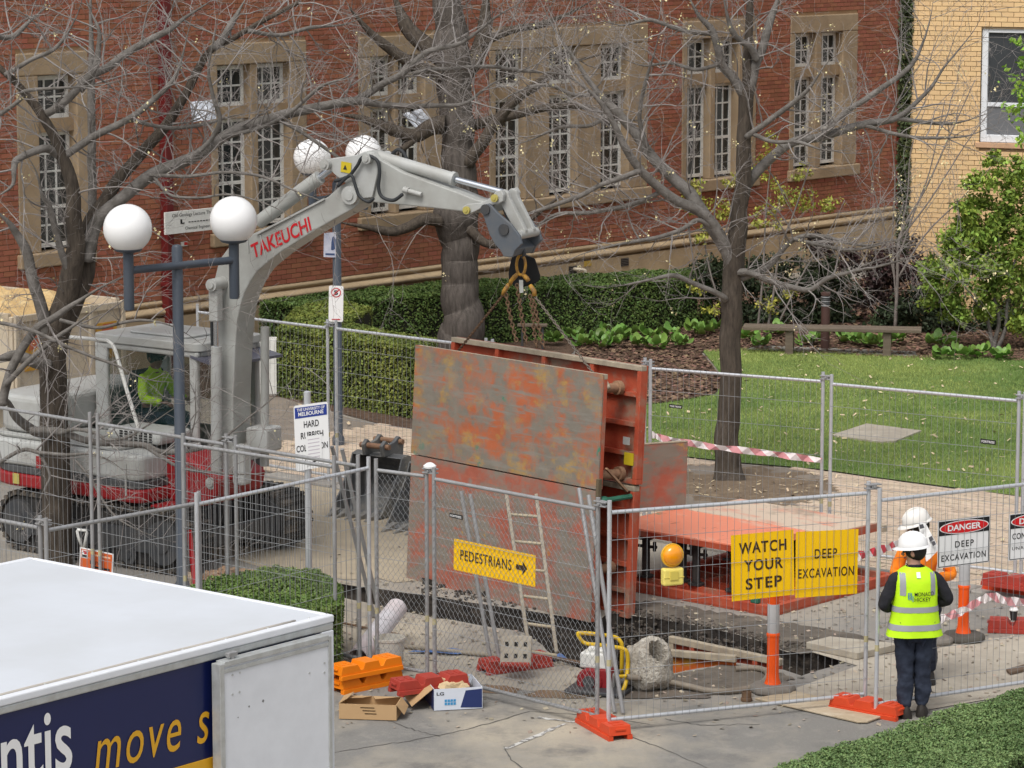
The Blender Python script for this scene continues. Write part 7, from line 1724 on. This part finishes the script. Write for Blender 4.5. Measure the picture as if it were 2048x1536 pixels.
lt_.limb([(790, 155, 5), (869, 140, 5), (978, 133, 4), (1026, 140, 4), (1090, 145, 3), (1163, 150, 3), (1260, 140, 2)], 1.0, 1.8, False, 1.2)
lt_.limb([(104, 690, 14), (85, 630, 13), (70, 570, 12), (52, 500, 10), (25, 455, 9), (0, 430, 8), (-40, 400, 6)], 0, -.5, False, 0.25)
lt_.limb([(150, 560, 8), (128, 520, 7), (112, 460, 7), (98, 410, 6), (84, 390, 5), (70, 340, 4), (40, 290, 3)], -.1, -.5, False, .8)
lt_.limb([(186, 500, 9), (184, 400, 9), (184, 324, 9), (183, 200, 8), (183, 100, 8), (182, 0, 7), (182, -60, 6)], .5, .9, False, .5)
lt_.limb([(123, 313, 10), (97, 299, 9), (76, 301, 8), (35, 319, 7), (28, 335, 7), (26, 368, 6), (0, 389, 5), (-30, 400, 4)], -.2, -.8, False, .5)
lt_.limb([(91, 228, 8), (115, 215, 8), (158, 174, 8), (190, 135, 7), (196, 100, 6), (197, 60, 6), (180, 20, 5), (160, -30, 4)], -.3, -.1, False, .7)
lt_.limb([(160, 180, 8), (190, 148, 8), (228, 127, 9), (264, 99, 8), (334, 62, 7), (370, 35, 6), (410, 10, 5), (450, -20, 4)], -.1, .4, False, .8)
lt_.limb([(130, 312, 8), (185, 274, 8), (260, 238, 7), (300, 205, 6), (334, 174, 5), (352, 147, 5), (368, 100, 4), (380, 50, 3), (390, 0, 2)], -.2, .2, False, 1.0)
lt_.limb([(260, 238, 5), (300, 250, 4), (350, 255, 4), (420, 245, 4), (470, 232, 3), (540, 220, 2)], 0, .6, False, 1.1)
lt_.limb([(424, 99, 8), (441, 85, 8), (460, 50, 7), (478, 20, 6), (496, -10, 5)], .5, .9, False, .7)
lt_.limb([(496, 62, 5), (560, 70, 4), (620, 55, 4), (690, 48, 3), (760, 20, 2)], .6, 1.2, False, 1.1)
lt_.limb([(379, 318, 6), (420, 280, 5), (440, 240, 5), (425, 190, 4), (418, 130, 4), (432, 60, 3), (440, 0, 2)], .2, -.3, False, .9)
lt_.limb([(444, 277, 5), (520, 255, 4), (580, 225, 4), (640, 175, 4), (700, 150, 3), (740, 100, 2)], .4, 0, False, 1.1)
lt_.limb([(547, 236, 5), (600, 262, 4), (640, 288, 4), (700, 330, 3), (760, 348, 2.4), (840, 350, 2)], .7, .0, False, .9)
lt_.limb([(300, 350, 4), (380, 352, 3.5), (450, 345, 3), (520, 352, 3), (600, 385, 2.5), (680, 415, 2), (760, 440, 1.6)], .1, -.9, False, 0.40)
lt_.limb([(308, 352, 3.6), (340, 390, 3), (400, 395, 2.6), (470, 390, 2.4), (560, 420, 2), (620, 470, 1.6)], .1, -1.0, False, 0.40)
lt_.limb([(5, 810, 9), (22, 740, 9), (68, 664, 8), (100, 640, 7), (137, 615, 6), (175, 590, 5), (230, 560, 4), (290, 530, 3)], -.8, -1.0, False, 0.30)
lt_.limb([(98, 730, 11), (75, 728, 12), (34, 712, 12), (0, 716, 11), (-40, 730, 8)], -.2, -.6, False, .4)
lt_.limb([(10, 770, 6), (80, 700, 5), (150, 650, 4), (210, 605, 3)], -.9, -1.1, False, 0.40)
lt_.limb([(98, 870, 11), (62, 858, 10), (30, 830, 9), (15, 800, 8), (-20, 780, 6)], -.2, -.8, False, 0.20)
lt_.limb([(62, 862, 8), (120, 862, 8), (160, 876, 7), (205, 886, 7), (284, 890, 6), (320, 903, 5), (355, 905, 5), (427, 888, 4), (506, 828, 4), (574, 770, 3), (629, 715, 2)], -.7, -1.2, False, 0.45)
lt_.limb([(120, 866, 5), (150, 858, 4), (190, 866, 3.6), (215, 880, 3), (260, 872, 3), (300, 848, 2.6), (360, 810, 2.2), (440, 770, 1.6)], -.8, -1.4, False, 0.50)
lt_.limb([(284, 890, 4), (350, 930, 3.4), (420, 945, 3), (500, 948, 2.4), (580, 940, 2)], -1.0, -1.4, False, 0.40)
lt_.limb([(0, 925, 4), (45, 900, 4), (80, 905, 4), (130, 910, 3.5), (180, 908, 3), (225, 925, 2.5), (260, 955, 2)], -.8, -1.2, False, 0.50)
lt_.limb([(150, 920, 3), (180, 955, 3), (205, 1000, 2.5), (240, 1040, 2.2), (300, 1070, 1.8), (350, 1085, 1.2)], -1.0, -1.5, False, .7)
lt_.limb([(75, 900, 3), (100, 950, 2.6), (90, 980, 2.4), (100, 1010, 2)], -.9, -1.1, False, .9)
lt_.limb([(-30, 640, 4), (60, 660, 4), (150, 700, 3.4), (230, 730, 3), (300, 760, 2.4), (380, 765, 2)], -.9, -1.3, False, 0.45)
lt_.limb([(120, 640, 4), (200, 655, 3.4), (280, 640, 3), (350, 655, 2.4), (420, 700, 2)], -.6, -1.3, False, 0.45)
lt_.limb([(-40, 60, 6), (20, 75, 6), (60, 40, 5), (110, 0, 4)], -.4, .2, False, 1.0)
lt_.limb([(10, 150, 5), (60, 120, 4.4), (110, 95, 4), (150, 40, 3), (170, -20, 2)], -.4, -.6, False, 1.0)
lt_.limb([(-30, 250, 5), (40, 200, 4), (60, 180, 4), (200, 170, 3), (280, 150, 2)], -.6, -.9, False, 1.0)
lt_.twigs(every=.105, l1=1.0, bud=.008, droop=-.01)
lt_.finish()
# right tree standing in its dirt mound
rt_ = Bare('bare_tree', 'leafless tree rising from the dirt mound beside the brick path', (1458, 968), 40.83, m_trunk, m_limb, m_twig)
rt_.limb([(1459, 984, 46), (1458, 966, 37), (1457, 945, 30), (1456, 920, 27), (1455, 850, 24), (1461, 740, 22), (1464, 640, 22), (1466, 570, 22), (1472, 500, 22), (1478, 440, 18), (1483, 380, 17), (1488, 308, 15), (1492, 222, 15), (1492, 175, 16)], 0, 0, True, 0)
rt_.limb([(1492, 190, 11), (1495, 120, 9), (1497, 50, 8), (1499, 0, 7), (1500, -50, 6)], 0, .2, True, .5)
rt_.limb([(1490, 190, 12), (1464, 154, 9), (1444, 130, 8), (1427, 68, 7), (1400, 35, 6), (1380, 0, 5), (1360, -40, 4)], 0, -.3, False, .9)
rt_.limb([(1496, 185, 12), (1509, 137, 11), (1526, 96, 9), (1546, 27, 8), (1556, -5, 7), (1570, -50, 6)], 0, .3, False, .6)
rt_.limb([(1514, 120, 8), (1500, 95, 7), (1478, 79, 6), (1461, 55, 6), (1450, 10, 5), (1446, -40, 4)], 0, -.4, False, .8)
rt_.limb([(1478, 400, 11), (1498, 362, 11), (1539, 318, 10), (1587, 284, 9), (1642, 273, 9), (1724, 249, 8), (1792, 236, 7), (1850, 188, 6), (1895, 126, 5), (1943, 68, 4), (1970, 20, 3)], 0, 1.0, False, .7)
rt_.limb([(1645, 270, 6), (1690, 226, 6), (1758, 181, 6), (1816, 137, 5), (1845, 90, 4), (1861, 31, 3), (1868, -20, 2)], .3, .6, False, .9)
rt_.limb([(1792, 237, 5), (1861, 246, 4), (1920, 244, 3), (1985, 225, 2)], .6, .9, False, 1.0); rt_.limb([(1724, 249, 4), (1800, 270, 4), (1860, 276, 3.4), (1940, 270, 2.6), (2010, 240, 2)], .5, .2, False, 1.0)
rt_.limb([(1492, 275, 6), (1539, 239, 6), (1587, 205, 5), (1620, 175, 4), (1650, 130, 3), (1690, 100, 2)], -.1, -.6, False, 1.0)
rt_.limb([(1500, 265, 5), (1545, 282, 4), (1600, 285, 3.4), (1650, 300, 3), (1720, 300, 2)], -.1, -.8, False, .8)
rt_.limb([(1468, 540, 14), (1450, 495, 13), (1423, 441, 11), (1389, 417, 10), (1347, 396, 10), (1282, 342, 9), (1248, 290, 8), (1214, 222, 7), (1176, 181, 6), (1120, 140, 5), (1060, 100, 4), (1000, 90, 3)], 0, -.8, False, .8)
rt_.limb([(1452, 500, 13), (1420, 450, 13), (1385, 395, 13), (1350, 362, 12), (1299, 308, 11), (1265, 260, 10), (1230, 220, 9), (1197, 185, 8), (1150, 120, 6), (1110, 60, 5), (1080, 0, 4), (1060, -40, 3)], 0, .9, False, .9)
rt_.limb([(1282, 342, 6), (1200, 372, 5), (1150, 395, 5), (1080, 420, 4), (1010, 440, 3), (960, 445, 2)], -.4, -1.0, False, .9)
rt_.limb([(1330, 380, 5), (1260, 410, 5), (1180, 425, 4), (1110, 430, 4), (1060, 460, 3), (1000, 480, 2)], -.3, .4, False, .9)
rt_.limb([(1440, 470, 5), (1400, 440, 5), (1360, 460, 4.5), (1300, 478, 4), (1230, 490, 3.4), (1160, 510, 2.6), (1110, 540, 2)], -.1, -.7, False, .9)
rt_.limb([(1450, 600, 6), (1444, 592, 6), (1392, 568, 5), (1348, 551, 5), (1300, 560, 4), (1250, 570, 3), (1200, 575, 2)], -.1, -.6, False, .5)
rt_.limb([(1474, 560, 9), (1498, 551, 8), (1539, 531, 6), (1587, 480, 5), (1642, 472, 5), (1724, 490, 4), (1790, 480, 3), (1840, 470, 2)], 0, -.6, False, 1.3)
rt_.limb([(1480, 545, 8), (1500, 546, 7), (1539, 562, 6), (1587, 575, 6), (1621, 579, 5), (1656, 558, 5), (1703, 544, 5), (1792, 524, 4), (1854, 500, 3), (1929, 458, 2)], -.1, -.9, False, 1.2)
rt_.limb([(1587, 478, 4), (1640, 490, 4), (1700, 500, 3.4), (1760, 490, 3), (1830, 470, 2)], -.3, -.8, False, 1.5)
rt_.limb([(1427, 68, 5), (1360, 60, 4), (1300, 40, 4), (1240, 50, 3), (1180, 30, 2)], -.1, -.6, False, 1.1); rt_.limb([(1300, 310, 5), (1280, 240, 4.4), (1290, 170, 4), (1310, 100, 3), (1330, 30, 2)], .3, -.3, False, 1.0)
rt_.limb([(1440, 128, 4), (1390, 140, 4), (1340, 125, 3.4), (1280, 130, 3), (1210, 100, 2)], -.1, .6, False, 1.0); rt_.limb([(1197, 185, 5), (1150, 190, 4), (1090, 170, 3.6), (1020, 190, 3), (960, 240, 2)], .5, .2, False, 1.0)
rt_.limb([(1230, 222, 5), (1180, 250, 4), (1120, 255, 3.6), (1060, 280, 3), (1000, 300, 2)], .5, .9, False, 1.0)
rt_.twigs(every=.115, l1=1.05, bud=.028, droop=.0)
rt_.finish()
# big tree by the hedge
bt_ = Bare('bare_tree', 'massive grey trunked tree rising behind the trench shield', (925, 706), 52.6, m_trunk2, m_trunk, m_twig2)
bt_.limb([(926, 722, 60), (925, 690, 50), (925, 650, 44), (923, 600, 39), (921, 550, 37), (918, 500, 37), (915, 465, 41), (911, 435, 46), (911, 405, 43), (915, 360, 35), (918, 300, 32), (916, 240, 32), (910, 190, 34), (906, 140, 37), (903, 90, 36), (897, 40, 30), (890, -20, 27)], 0, 0, True, 0)
bt_.limb([(880, 440, 14), (850, 440, 12), (800, 460, 10), (770, 462, 9), (740, 455, 8), (700, 448, 8), (660, 440, 6)], -.3, -.8, False, .3)
bt_.limb([(890, 250, 20), (862, 256, 17), (830, 270, 14), (780, 258, 12), (730, 240, 10), (690, 230, 8), (650, 220, 6)], -.2, -.5, False, .5)
bt_.limb([(895, 120, 24), (850, 90, 18), (815, 55, 15), (795, 10, 12), (780, -30, 10)], 0, .3, False, .6)
bt_.limb([(880, 150, 16), (830, 130, 12), (770, 90, 10), (720, 40, 8), (690, 0, 6)], -.2, -.8, False, .9)
bt_.limb([(925, 150, 22), (955, 110, 18), (968, 60, 15), (972, 0, 13), (975, -40, 12)], 0, .2, False, .6)
bt_.limb([(935, 330, 14), (980, 260, 11), (1030, 200, 10), (1080, 165, 9), (1130, 130, 7), (1200, 110, 5), (1280, 110, 4)], -.2, -.9, False, .7)
bt_.limb([(930, 450, 12), (970, 486, 9), (1010, 484, 8), (1060, 440, 7), (1120, 390, 5), (1180, 330, 4)], -.2, -.7, False, .5)
bt_.limb([(940, 250, 12), (1010, 235, 9), (1090, 215, 8), (1170, 215, 6), (1260, 240, 5), (1340, 235, 4)], .2, .8, False, .7)
bt_.limb([(960, 90, 10), (1020, 60, 8), (1080, 50, 7), (1150, 20, 5), (1200, -10, 4)], 0, .6, False, 1.0)
bt_.limb([(850, 260, 8), (800, 300, 6), (740, 330, 5), (690, 380, 4)], -.3, -.6, False, .6)
bt_.twigs(every=.17, l1=1.3, bud=.014, droop=.0, rt=.0032, n2=5)
bt_.finish()
# bright metal sheets fixed in the trees
def sheet_metal(label, px, Y, m):
    ps = [P(u, v, Y + dy) for u, v, dy in px]; c = sum(ps, Vector()) / 4; mb = MB(); g_ = 8
    rows_ = [[ps[0].lerp(ps[1], i / g_).lerp(ps[3].lerp(ps[2], i / g_), j / g_) - c + Vector((0, .05 * math.sin(i * .8), 0)) + Vector((0, 1, 0)) * .03 * noise.noise(Vector((i * .7, j * .9, c.x))) for i in range(g_ + 1)] for j in range(g_ + 1)]
    mb._add([p for r in rows_ for p in r], [(j * (g_ + 1) + i, j * (g_ + 1) + i + 1, (j + 1) * (g_ + 1) + i + 1, (j + 1) * (g_ + 1) + i) for j in range(g_) for i in range(g_)])
    o = mb.build('metal_guard', m, None, fix=False); o.location = c; md = o.modifiers.new('thickness', 'SOLIDIFY'); md.thickness = .01; return tag(o, label, 'metal guard')
m_foil = mat('bright_sheet_metal', (.55, .58, .63), .5, metal=.3, col2=(.38, .40, .44), scale=5, amt=.8)
sheet_metal('bright metal guard wrapped on the limb of the massive tree', [(805, 228, -.6), (842, 218, -.6), (880, 262, -.8), (845, 272, -.8)], 53.66, m_foil)
sheet_metal('pale metal guard among the left tree branches', [(380, 205, .5), (425, 200, .5), (432, 238, .3), (385, 245, .3)], 40.0, m_foil)
# ================================================================== PEOPLE
m_skin = mat('skin', (.42, .24, .17), .5, col2=(.34, .18, .13), scale=8, amt=.5); m_skin_d = mat('skin_tanned', (.26, .14, .10), .5, amt=.3); m_hair = mat('dark_hair', (.015, .012, .010), .7, amt=.3)
m_jack = mat('black_fleece', (.013, .013, .017), .9, col2=(.022, .022, .028), scale=12, amt=.8, bump=.2); m_jean = mat('dark_denim', (.012, .016, .03), .85, col2=(.032, .043, .07), scale=7, amt=.9, bump=.3, bscale=25)
m_vest = mat('lime_hivis', (.55, .90, .012), .6, col2=(.47, .78, .012), scale=5, amt=.6, bump=.15, bscale=14); m_refl = mat('reflective_grey', (.34, .35, .37), .4, amt=.3); m_orv = mat('orange_hivis', (.95, .25, .012), .6, col2=(.75, .18, .01), scale=6, amt=.7, bump=.2, bscale=14)
m_boot = mat('dark_boot', (.022, .018, .015), .7, amt=.4); m_helm = mat('white_helmet', (.80, .80, .80), .3, amt=.1, spec=.5)
def skin_mesh(name, verts, edges, radii, m, parent, sub=2):
    me = bpy.data.meshes.new(name); me.from_pydata([tuple(v) for v in verts], edges, []); o = link(name, me, m, parent)
    sk = o.modifiers.new('skin', 'SKIN'); sk.use_smooth_shade = True; sk.branch_smoothing = .6
    d = me.skin_vertices[0].data
    for i, r in enumerate(radii): d[i].radius = (r, r) if not hasattr(r, '__len__') else r
    d[0].use_root = True
    ss = o.modifiers.new('subdivision', 'SUBSURF'); ss.levels = sub; ss.render_levels = sub
    if name in ('trousers', 'jacket'):
        ss.render_levels = 3
        tx = bpy.data.textures.get('cloth_folds') or bpy.data.textures.new('cloth_folds', 'CLOUDS'); tx.noise_scale = .11; tx.noise_depth = 2
        dm = o.modifiers.new('folds', 'DISPLACE'); dm.texture = tx; dm.strength = .055 if name == 'trousers' else .03; dm.mid_level = .5; dm.texture_coords = 'LOCAL'
    return o
def hand(parent, wrist, d, palm, side, m):
    """palm along d, back of the hand along palm normal; five bent fingers"""
    d = Vector(d).normalized(); nrm = Vector(palm).normalized(); nrm = (nrm - d * nrm.dot(d)).normalized(); s = d.cross(nrm) * side; w_ = Vector(wrist)
    mb = MB(); Rm = Matrix((d, s, nrm)).transposed(); mb.sphere(w_ + d * .05, .05, 10, 8, (1.0, .8, .36), Rm)
    for k, (off, ln) in enumerate(((-.030, .068), (-.010, .078), (.011, .072), (.030, .055))):
        p = w_ + d * .088 + s * off; q = [p]; dd = d.copy()
        for j in range(3): dd = (dd - nrm * .45).normalized(); q.append(q[-1] + dd * ln / 3)
        mb.tube(q, [.0095, .009, .0085, .007], 6)
    p = w_ + d * .035 - s * .035; mb.tube([p, p - s * .02 + d * .02 - nrm * .008, p - s * .026 + d * .048 - nrm * .02], [.012, .010, .008], 6)
    return mb.build('hand', m, parent, smooth=True)
def person(label, loc, az, J, top, legs, skin, helmet=None, vest=None, hair=True, cap=None, boots=True):
    t = thing('person', label, 'person', loc, az); H = J['head']
    V = [J['pelvis'], J['spine'], J['chest'], J['neck'], H - Vector((0, 0, .07)), H, H + Vector((0, -.005, .07))]; E = [(0, 1), (1, 2), (2, 3), (3, 4), (4, 5), (5, 6)]; R = [.125, .115, .13, .058, .062, .088, .075]
    for s in ('l', 'r'):
        b = len(V); V += [J['sh' + s], J['el' + s], J['wr' + s]]; E += [(2, b), (b, b + 1), (b + 1, b + 2)]; R += [.05, .04, .028]
        b = len(V); V += [J['hip' + s], J['kn' + s], J['an' + s]]; E += [(0, b), (b, b + 1), (b + 1, b + 2)]; R += [.075, .052, .038]
    skin_mesh('body', V, E, R, skin, t)
    # jacket or shirt
    V = [J['pelvis'] + Vector((0, 0, .02)), J['spine'], J['chest'], J['neck'] - Vector((0, 0, .01)), J['neck'] + (H - J['neck']) * .28]; E = [(0, 1), (1, 2), (2, 3), (3, 4)]; R = [.125, .125, .135, .085, .074]
    for s in ('l', 'r'):
        b = len(V); mid = J['el' + s].lerp(J['wr' + s], .5); V += [J['sh' + s], J['sh' + s].lerp(J['el' + s], .5), J['el' + s], mid, J['wr' + s]]; E += [(2, b), (b, b + 1), (b + 1, b + 2), (b + 2, b + 3), (b + 3, b + 4)]; R += [.078, .066, .060, .052, .042]
    skin_mesh('jacket', V, E, R, top, t)
    # trousers
    V = [J['pelvis']]; E = []; R = [.125]
    for s in ('l', 'r'):
        b = len(V); V += [J['hip' + s], J['hip' + s].lerp(J['kn' + s], .5), J['kn' + s], J['kn' + s].lerp(J['an' + s], .5), J['an' + s] + Vector((0, 0, .0))]; E += [(0, b), (b, b + 1), (b + 1, b + 2), (b + 2, b + 3), (b + 3, b + 4)]; R += [.108, .102, .088, .082, .070]
    skin_mesh('trousers', V, E, R, legs, t)
    for s in ('l', 'r'):
        a = J['an' + s]; f = J.get('to' + s, a + Vector((0, .16, -.05))); mb = MB()
        d = (f - a); d.z = 0; d.normalize(); z0 = min(a.z, f.z) - .04
        rg = []
        for k, (q, wd, h) in enumerate(((-.095, .036, .08), (-.07, .050, .13), (.0, .056, .16), (.06, .054, .12), (.12, .058, .085), (.19, .052, .07), (.23, .028, .05))):
            c = a + d * q; sd = Vector((-d.y, d.x, 0)); rg.append([Vector((c.x, c.y, z0)) + sd * (wd * math.cos(an)) + Vector((0, 0, h * max(0, math.sin(an)) if math.sin(an) > 0 else 0)) for an in [math.pi * i / 6 for i in range(7)]] + [Vector((c.x, c.y, z0)) - sd * wd * .9])
        mb.loft(rg); mb.build('boot', m_boot, t, smooth=50)
        w_ = J['wr' + s]; e = J['el' + s]; hand(t, w_ - (w_ - e).normalized() * .005, (w_ - e), (0, .3, 1), 1 if s == 'r' else -1, skin)
    fd = J.get('face', Vector((0, 1, 0))).normalized(); sd = Vector((fd.y, -fd.x, 0)).normalized(); up = sd.cross(fd).normalized()
    for k in (-1, 1):
        mb = MB(); mb.sphere(H + sd * .088 * k + up * -.005 - fd * .005, .03, 8, 6, (.45, .7, 1.1), Matrix((sd, fd, up)).transposed()); mb.build('ear', skin, t, smooth=True)
        mb = MB(); mb.sphere(H + sd * .033 * k + fd * .082 + up * .012, .013, 8, 6); mb.build('eye', m_hair, t, smooth=True)
    mb = MB(); mb.tube([H + fd * .084 + up * .02, H + fd * .105 - up * .018, H + fd * .088 - up * .028], [.010, .017, .011], 8); mb.build('nose', skin, t, smooth=True)
    mb = MB(); mb.tube([H + fd * .085 + sd * -.025 - up * .052, H + fd * .093 - up * .05, H + fd * .085 + sd * .025 - up * .052], .006, 6); mb.build('mouth', mat('lips', (.28, .10, .08), .5, amt=0), t, smooth=True)
    if hair:
        mb = MB(); Rm = Matrix((sd, fd, up)).transposed(); mb.sphere(H - fd * .022 + up * .015, .102, 18, 12, (.97, .98, 1.05), Rm); mb.build('hair', m_hair, t, smooth=True)
    if helmet:
        Rm = Matrix((sd, fd, up)).transposed(); c = H + up * .055
        mb = MB(); prof = [(.128, -.012), (.130, .0), (.126, .03), (.112, .07), (.085, .10), (.045, .118), (.005, .124)]; rg = []
        for r, z in prof: rg.append([c + Rm @ Vector((r * .90 * math.cos(2 * math.pi * i / 28), r * 1.08 * math.sin(2 * math.pi * i / 28), z)) for i in range(28)])
        mb.loft(rg); hm = mb.build('helmet', helmet, t, smooth=60)
        mb = MB(); rg = []
        for q, z in ((1.0, .0), (1.10, -.012), (1.12, -.02), (1.0, -.012)):
            rg.append([c + Rm @ Vector((.130 * .90 * q * math.cos(2 * math.pi * i / 28), .130 * 1.08 * (q + (.28 * max(0, math.sin(2 * math.pi * i / 28)) ** 2 if q > 1.05 else 0)) * math.sin(2 * math.pi * i / 28), z)) for i in range(28)])
        mb.loft(rg, cap=False); mb.build('brim', helmet, hm, smooth=60)
        mb = MB(); mb.tube([c + Rm @ Vector((0, .135 * math.cos(a), .005 + .125 * math.sin(a))) for a in np.linspace(.25, math.pi - .25, 12)], .010, 6); mb.build('ridge', helmet, hm, smooth=True)
    return t
Z = lambda v, Y: P(1830, v, Y).z
# man in the lime vest, seen from behind
PL = G(1825, 1433); py = PL.y
J = dict(pelvis=Vector((0, 0, .86)), spine=Vector((0, .0, 1.08)), chest=Vector((0, .0, 1.28)), neck=Vector((0, .01, 1.40)), head=Vector((-.01, .04, 1.545)), face=Vector((-.93, .36, -.12)),
         shl=Vector((-.185, 0, 1.33)), ell=Vector((-.305, -.04, 1.06)), wrl=Vector((-.13, .20, .98)), shr=Vector((.185, 0, 1.33)), elr=Vector((.325, -.02, 1.09)), wrr=Vector((.12, .21, 1.02)),
         hipl=Vector((-.088, 0, .82)), knl=Vector((-.072, .02, .46)), anl=Vector((-.080, -.02, .085)), hipr=Vector((.088, 0, .82)), knr=Vector((.085, .02, .46)), anr=Vector((.090, .02, .085)), tol=Vector((-.10, .14, .03)), tor=Vector((.13, .16, .03)))
man = person('person in a lime vest, jeans and white helmet seen from behind at the fence', PL, 84, J, m_jack, m_jean, m_skin, helmet=m_helm)
vz = [(.775, .262, .165), (.83, .248, .160), (.91, .230, .155), (1.0, .216, .152), (1.10, .208, .152), (1.22, .205, .152), (1.30, .200, .146), (1.355, .182, .125), (1.395, .135, .10), (1.42, .085, .085)]
def vr(z):
    return np.interp(z, [q[0] for q in vz], [q[1] for q in vz]), np.interp(z, [q[0] for q in vz], [q[2] for q in vz])
def vpt(a, z, g=0.0):
    ax_, by = vr(z); wv = .008 * math.sin(a * 7 + z * 3) * max(0, (1.0 - z)) * 2.2 + .005 * noise.noise(Vector((math.cos(a) * 3, math.sin(a) * 3, z * 7)))
    c, s_ = math.cos(a), math.sin(a); e = .82
    return Vector(((abs(c) ** e) * math.copysign(1, c) * (ax_ + wv + g), (abs(s_) ** e) * math.copysign(1, s_) * (by + wv + g), z))
mb = MB(); zs = np.linspace(.775, 1.42, 26); mb.loft([[vpt(2 * math.pi * i / 48, z) for i in range(48)] for z in zs], cap=False); ve_ = mb.build('vest', m_vest, man, smooth=True, fix=False)
def band(z0, z1, a0, a1, nm, m, g=.004, par=None):
    mb = MB(); n = 24; mb.loft([[vpt(a0 + (a1 - a0) * i / n, z, g) for i in range(n + 1)] for z in np.linspace(z0, z1, 4)], closed=False, cap=False); return mb.build(nm, m, par or ve_, smooth=True, fix=False)
band(.840, .895, 0, 2 * math.pi, 'reflective_band', m_refl); band(1.01, 1.062, 0, 2 * math.pi, 'reflective_band', m_refl)
for s in (-1, 1):
    mb = MB(); rg = []
    for z in np.linspace(1.17, 1.375, 8):
        rr_ = []
        for x in np.linspace(.115, .165, 4) * s:
            ax_, by = vr(z); ax_ = max(ax_, abs(x) + .01); rr_.append(Vector((x, -by * (1 - (abs(x) / ax_) ** 2.2) ** .45 - .009, z)))
        rg.append(rr_)
    mb.loft(rg, closed=False, cap=False); mb.build('reflective_band', m_refl, ve_, smooth=True, fix=False)
def back(p):
    ax_, by = vr(p[2]); return (p[0], -by * (1 - (min(.99, abs(p[0]) / ax_)) ** 2.2) ** .45 - .012, p[2])
lettering(ve_, 'MONACO', -.040, 1.168, .185, .038, 0, m_ink, .004, 0, 1.0, back); lettering(ve_, 'HICKEY', -.040, 1.118, .155, .038, 0, m_ink, .004, 0, 1.0, back)
for k, (x, za, zb_) in enumerate(((-.098, 1.138, 1.20), (-.085, 1.135, 1.203), (-.072, 1.133, 1.20), (-.058, 1.118, 1.175))):
    mb = MB(); mb._add([back(q) for q in ((x, 0, za), (x + .007, 0, za), (x + .007, 0, zb_), (x, 0, zb_))], [(0, 1, 2, 3)]); mb.build('logo_bar', mat('logo_blue', (.02, .16, .40), .5, amt=0), ve_, fix=False)
mb = MB(); mb._add([back(q) for q in ((-.018, 0, 1.335), (.018, 0, 1.335), (.018, 0, 1.385), (-.018, 0, 1.385))], [(0, 1, 2, 3)]); mb.build('collar_label', m_wht, ve_, fix=False)
# worker in orange behind him
PL2 = G(1842, 1362); s2 = .975
J2 = {k: (v * s2 if k != 'face' else v) for k, v in dict(J, face=Vector((.90, .35, -.30)), head=Vector((.06, .05, 1.565)), ell=Vector((-.28, .03, 1.08)), elr=Vector((.28, .03, 1.08)), wrl=Vector((-.12, .26, 1.10)), wrr=Vector((.10, .26, 1.10))).items()}
wk = person('person in an orange jacket and white helmet facing the man in the vest', PL2, 280, J2, m_orv, mat('navy_trousers', (.02, .025, .045), .85), m_skin, helmet=mat('cream_helmet', (.76, .74, .70), .35, amt=.2))
# rolled-out site plan over his shoulder
yy = PL2.y - .28; ps = [P(1836, 1046, yy), P(1850, 1044, yy), P(1880, 1100, yy - .1), P(1852, 1122, yy - .1)]
pt = thing('paper_plan', 'white printed paper sheet held behind the man in the vest', 'paper', ((ps[0].x + ps[2].x) / 2, yy, 0), 90)
mb = MB(pt, True); rg = [[ps[0].lerp(ps[1], i / 4).lerp(ps[3].lerp(ps[2], i / 4), j / 6) + Vector((0, .03 * math.sin(i + j * .7), 0)) for i in range(5)] for j in range(7)]; mb.loft(rg, closed=False, cap=False); mb.build('sheet', m_wht, pt, smooth=True, fix=False)
for a, b, c_, d in ((.62, .45, .95, .58), (.70, .62, .95, .74), (.05, .02, .6, .14)):
    q = lambda i, j: ps[0].lerp(ps[1], i).lerp(ps[3].lerp(ps[2], i), j) + Vector((0, -.045, 0)); mb = MB(pt, True); mb._add([q(a, b), q(c_, b), q(c_, d), q(a, d)], [(0, 1, 2, 3)]); mb.build('print', mat('plan_print', (.06, .06, .07), .6, amt=0), pt, fix=False)
# operator seated in the cab
op_w = MW[ex.name] @ Vector((-.36, .34, .97))
Jo = dict(pelvis=Vector((0, 0, .52)), spine=Vector((0, .02, .74)), chest=Vector((0, .05, .94)), neck=Vector((0, .07, 1.06)), head=Vector((0, .10, 1.20)), face=Vector((.15, .95, -.25)), shl=Vector((-.19, .05, .98)), ell=Vector((-.27, .14, .74)), wrl=Vector((-.20, .36, .72)), shr=Vector((.19, .05, .98)), elr=Vector((.27, .14, .74)), wrr=Vector((.20, .36, .72)),
          hipl=Vector((-.10, .05, .50)), knl=Vector((-.13, .45, .52)), anl=Vector((-.13, .52, .12)), hipr=Vector((.10, .05, .50)), knr=Vector((.13, .45, .52)), anr=Vector((.13, .52, .12)), tol=Vector((-.13, .64, .08)), tor=Vector((.13, .64, .08)))
op = person('person in a lime shirt and dark cap seated in the excavator cab', op_w, 216.3, Jo, m_vest, m_jean, m_skin_d)
mb = MB(); mb.sphere(Jo['head'] + Vector((0, -.005, .045)), .108, 16, 10, (1, 1.02, .9)); mb.build('cap', m_hair, op, smooth=True); mb = MB(); mb.sphere(Jo['head'] + Vector((.01, .11, .045)), .07, 12, 8, (1, 1, .18)); mb.build('cap_peak', m_hair, op, smooth=True)
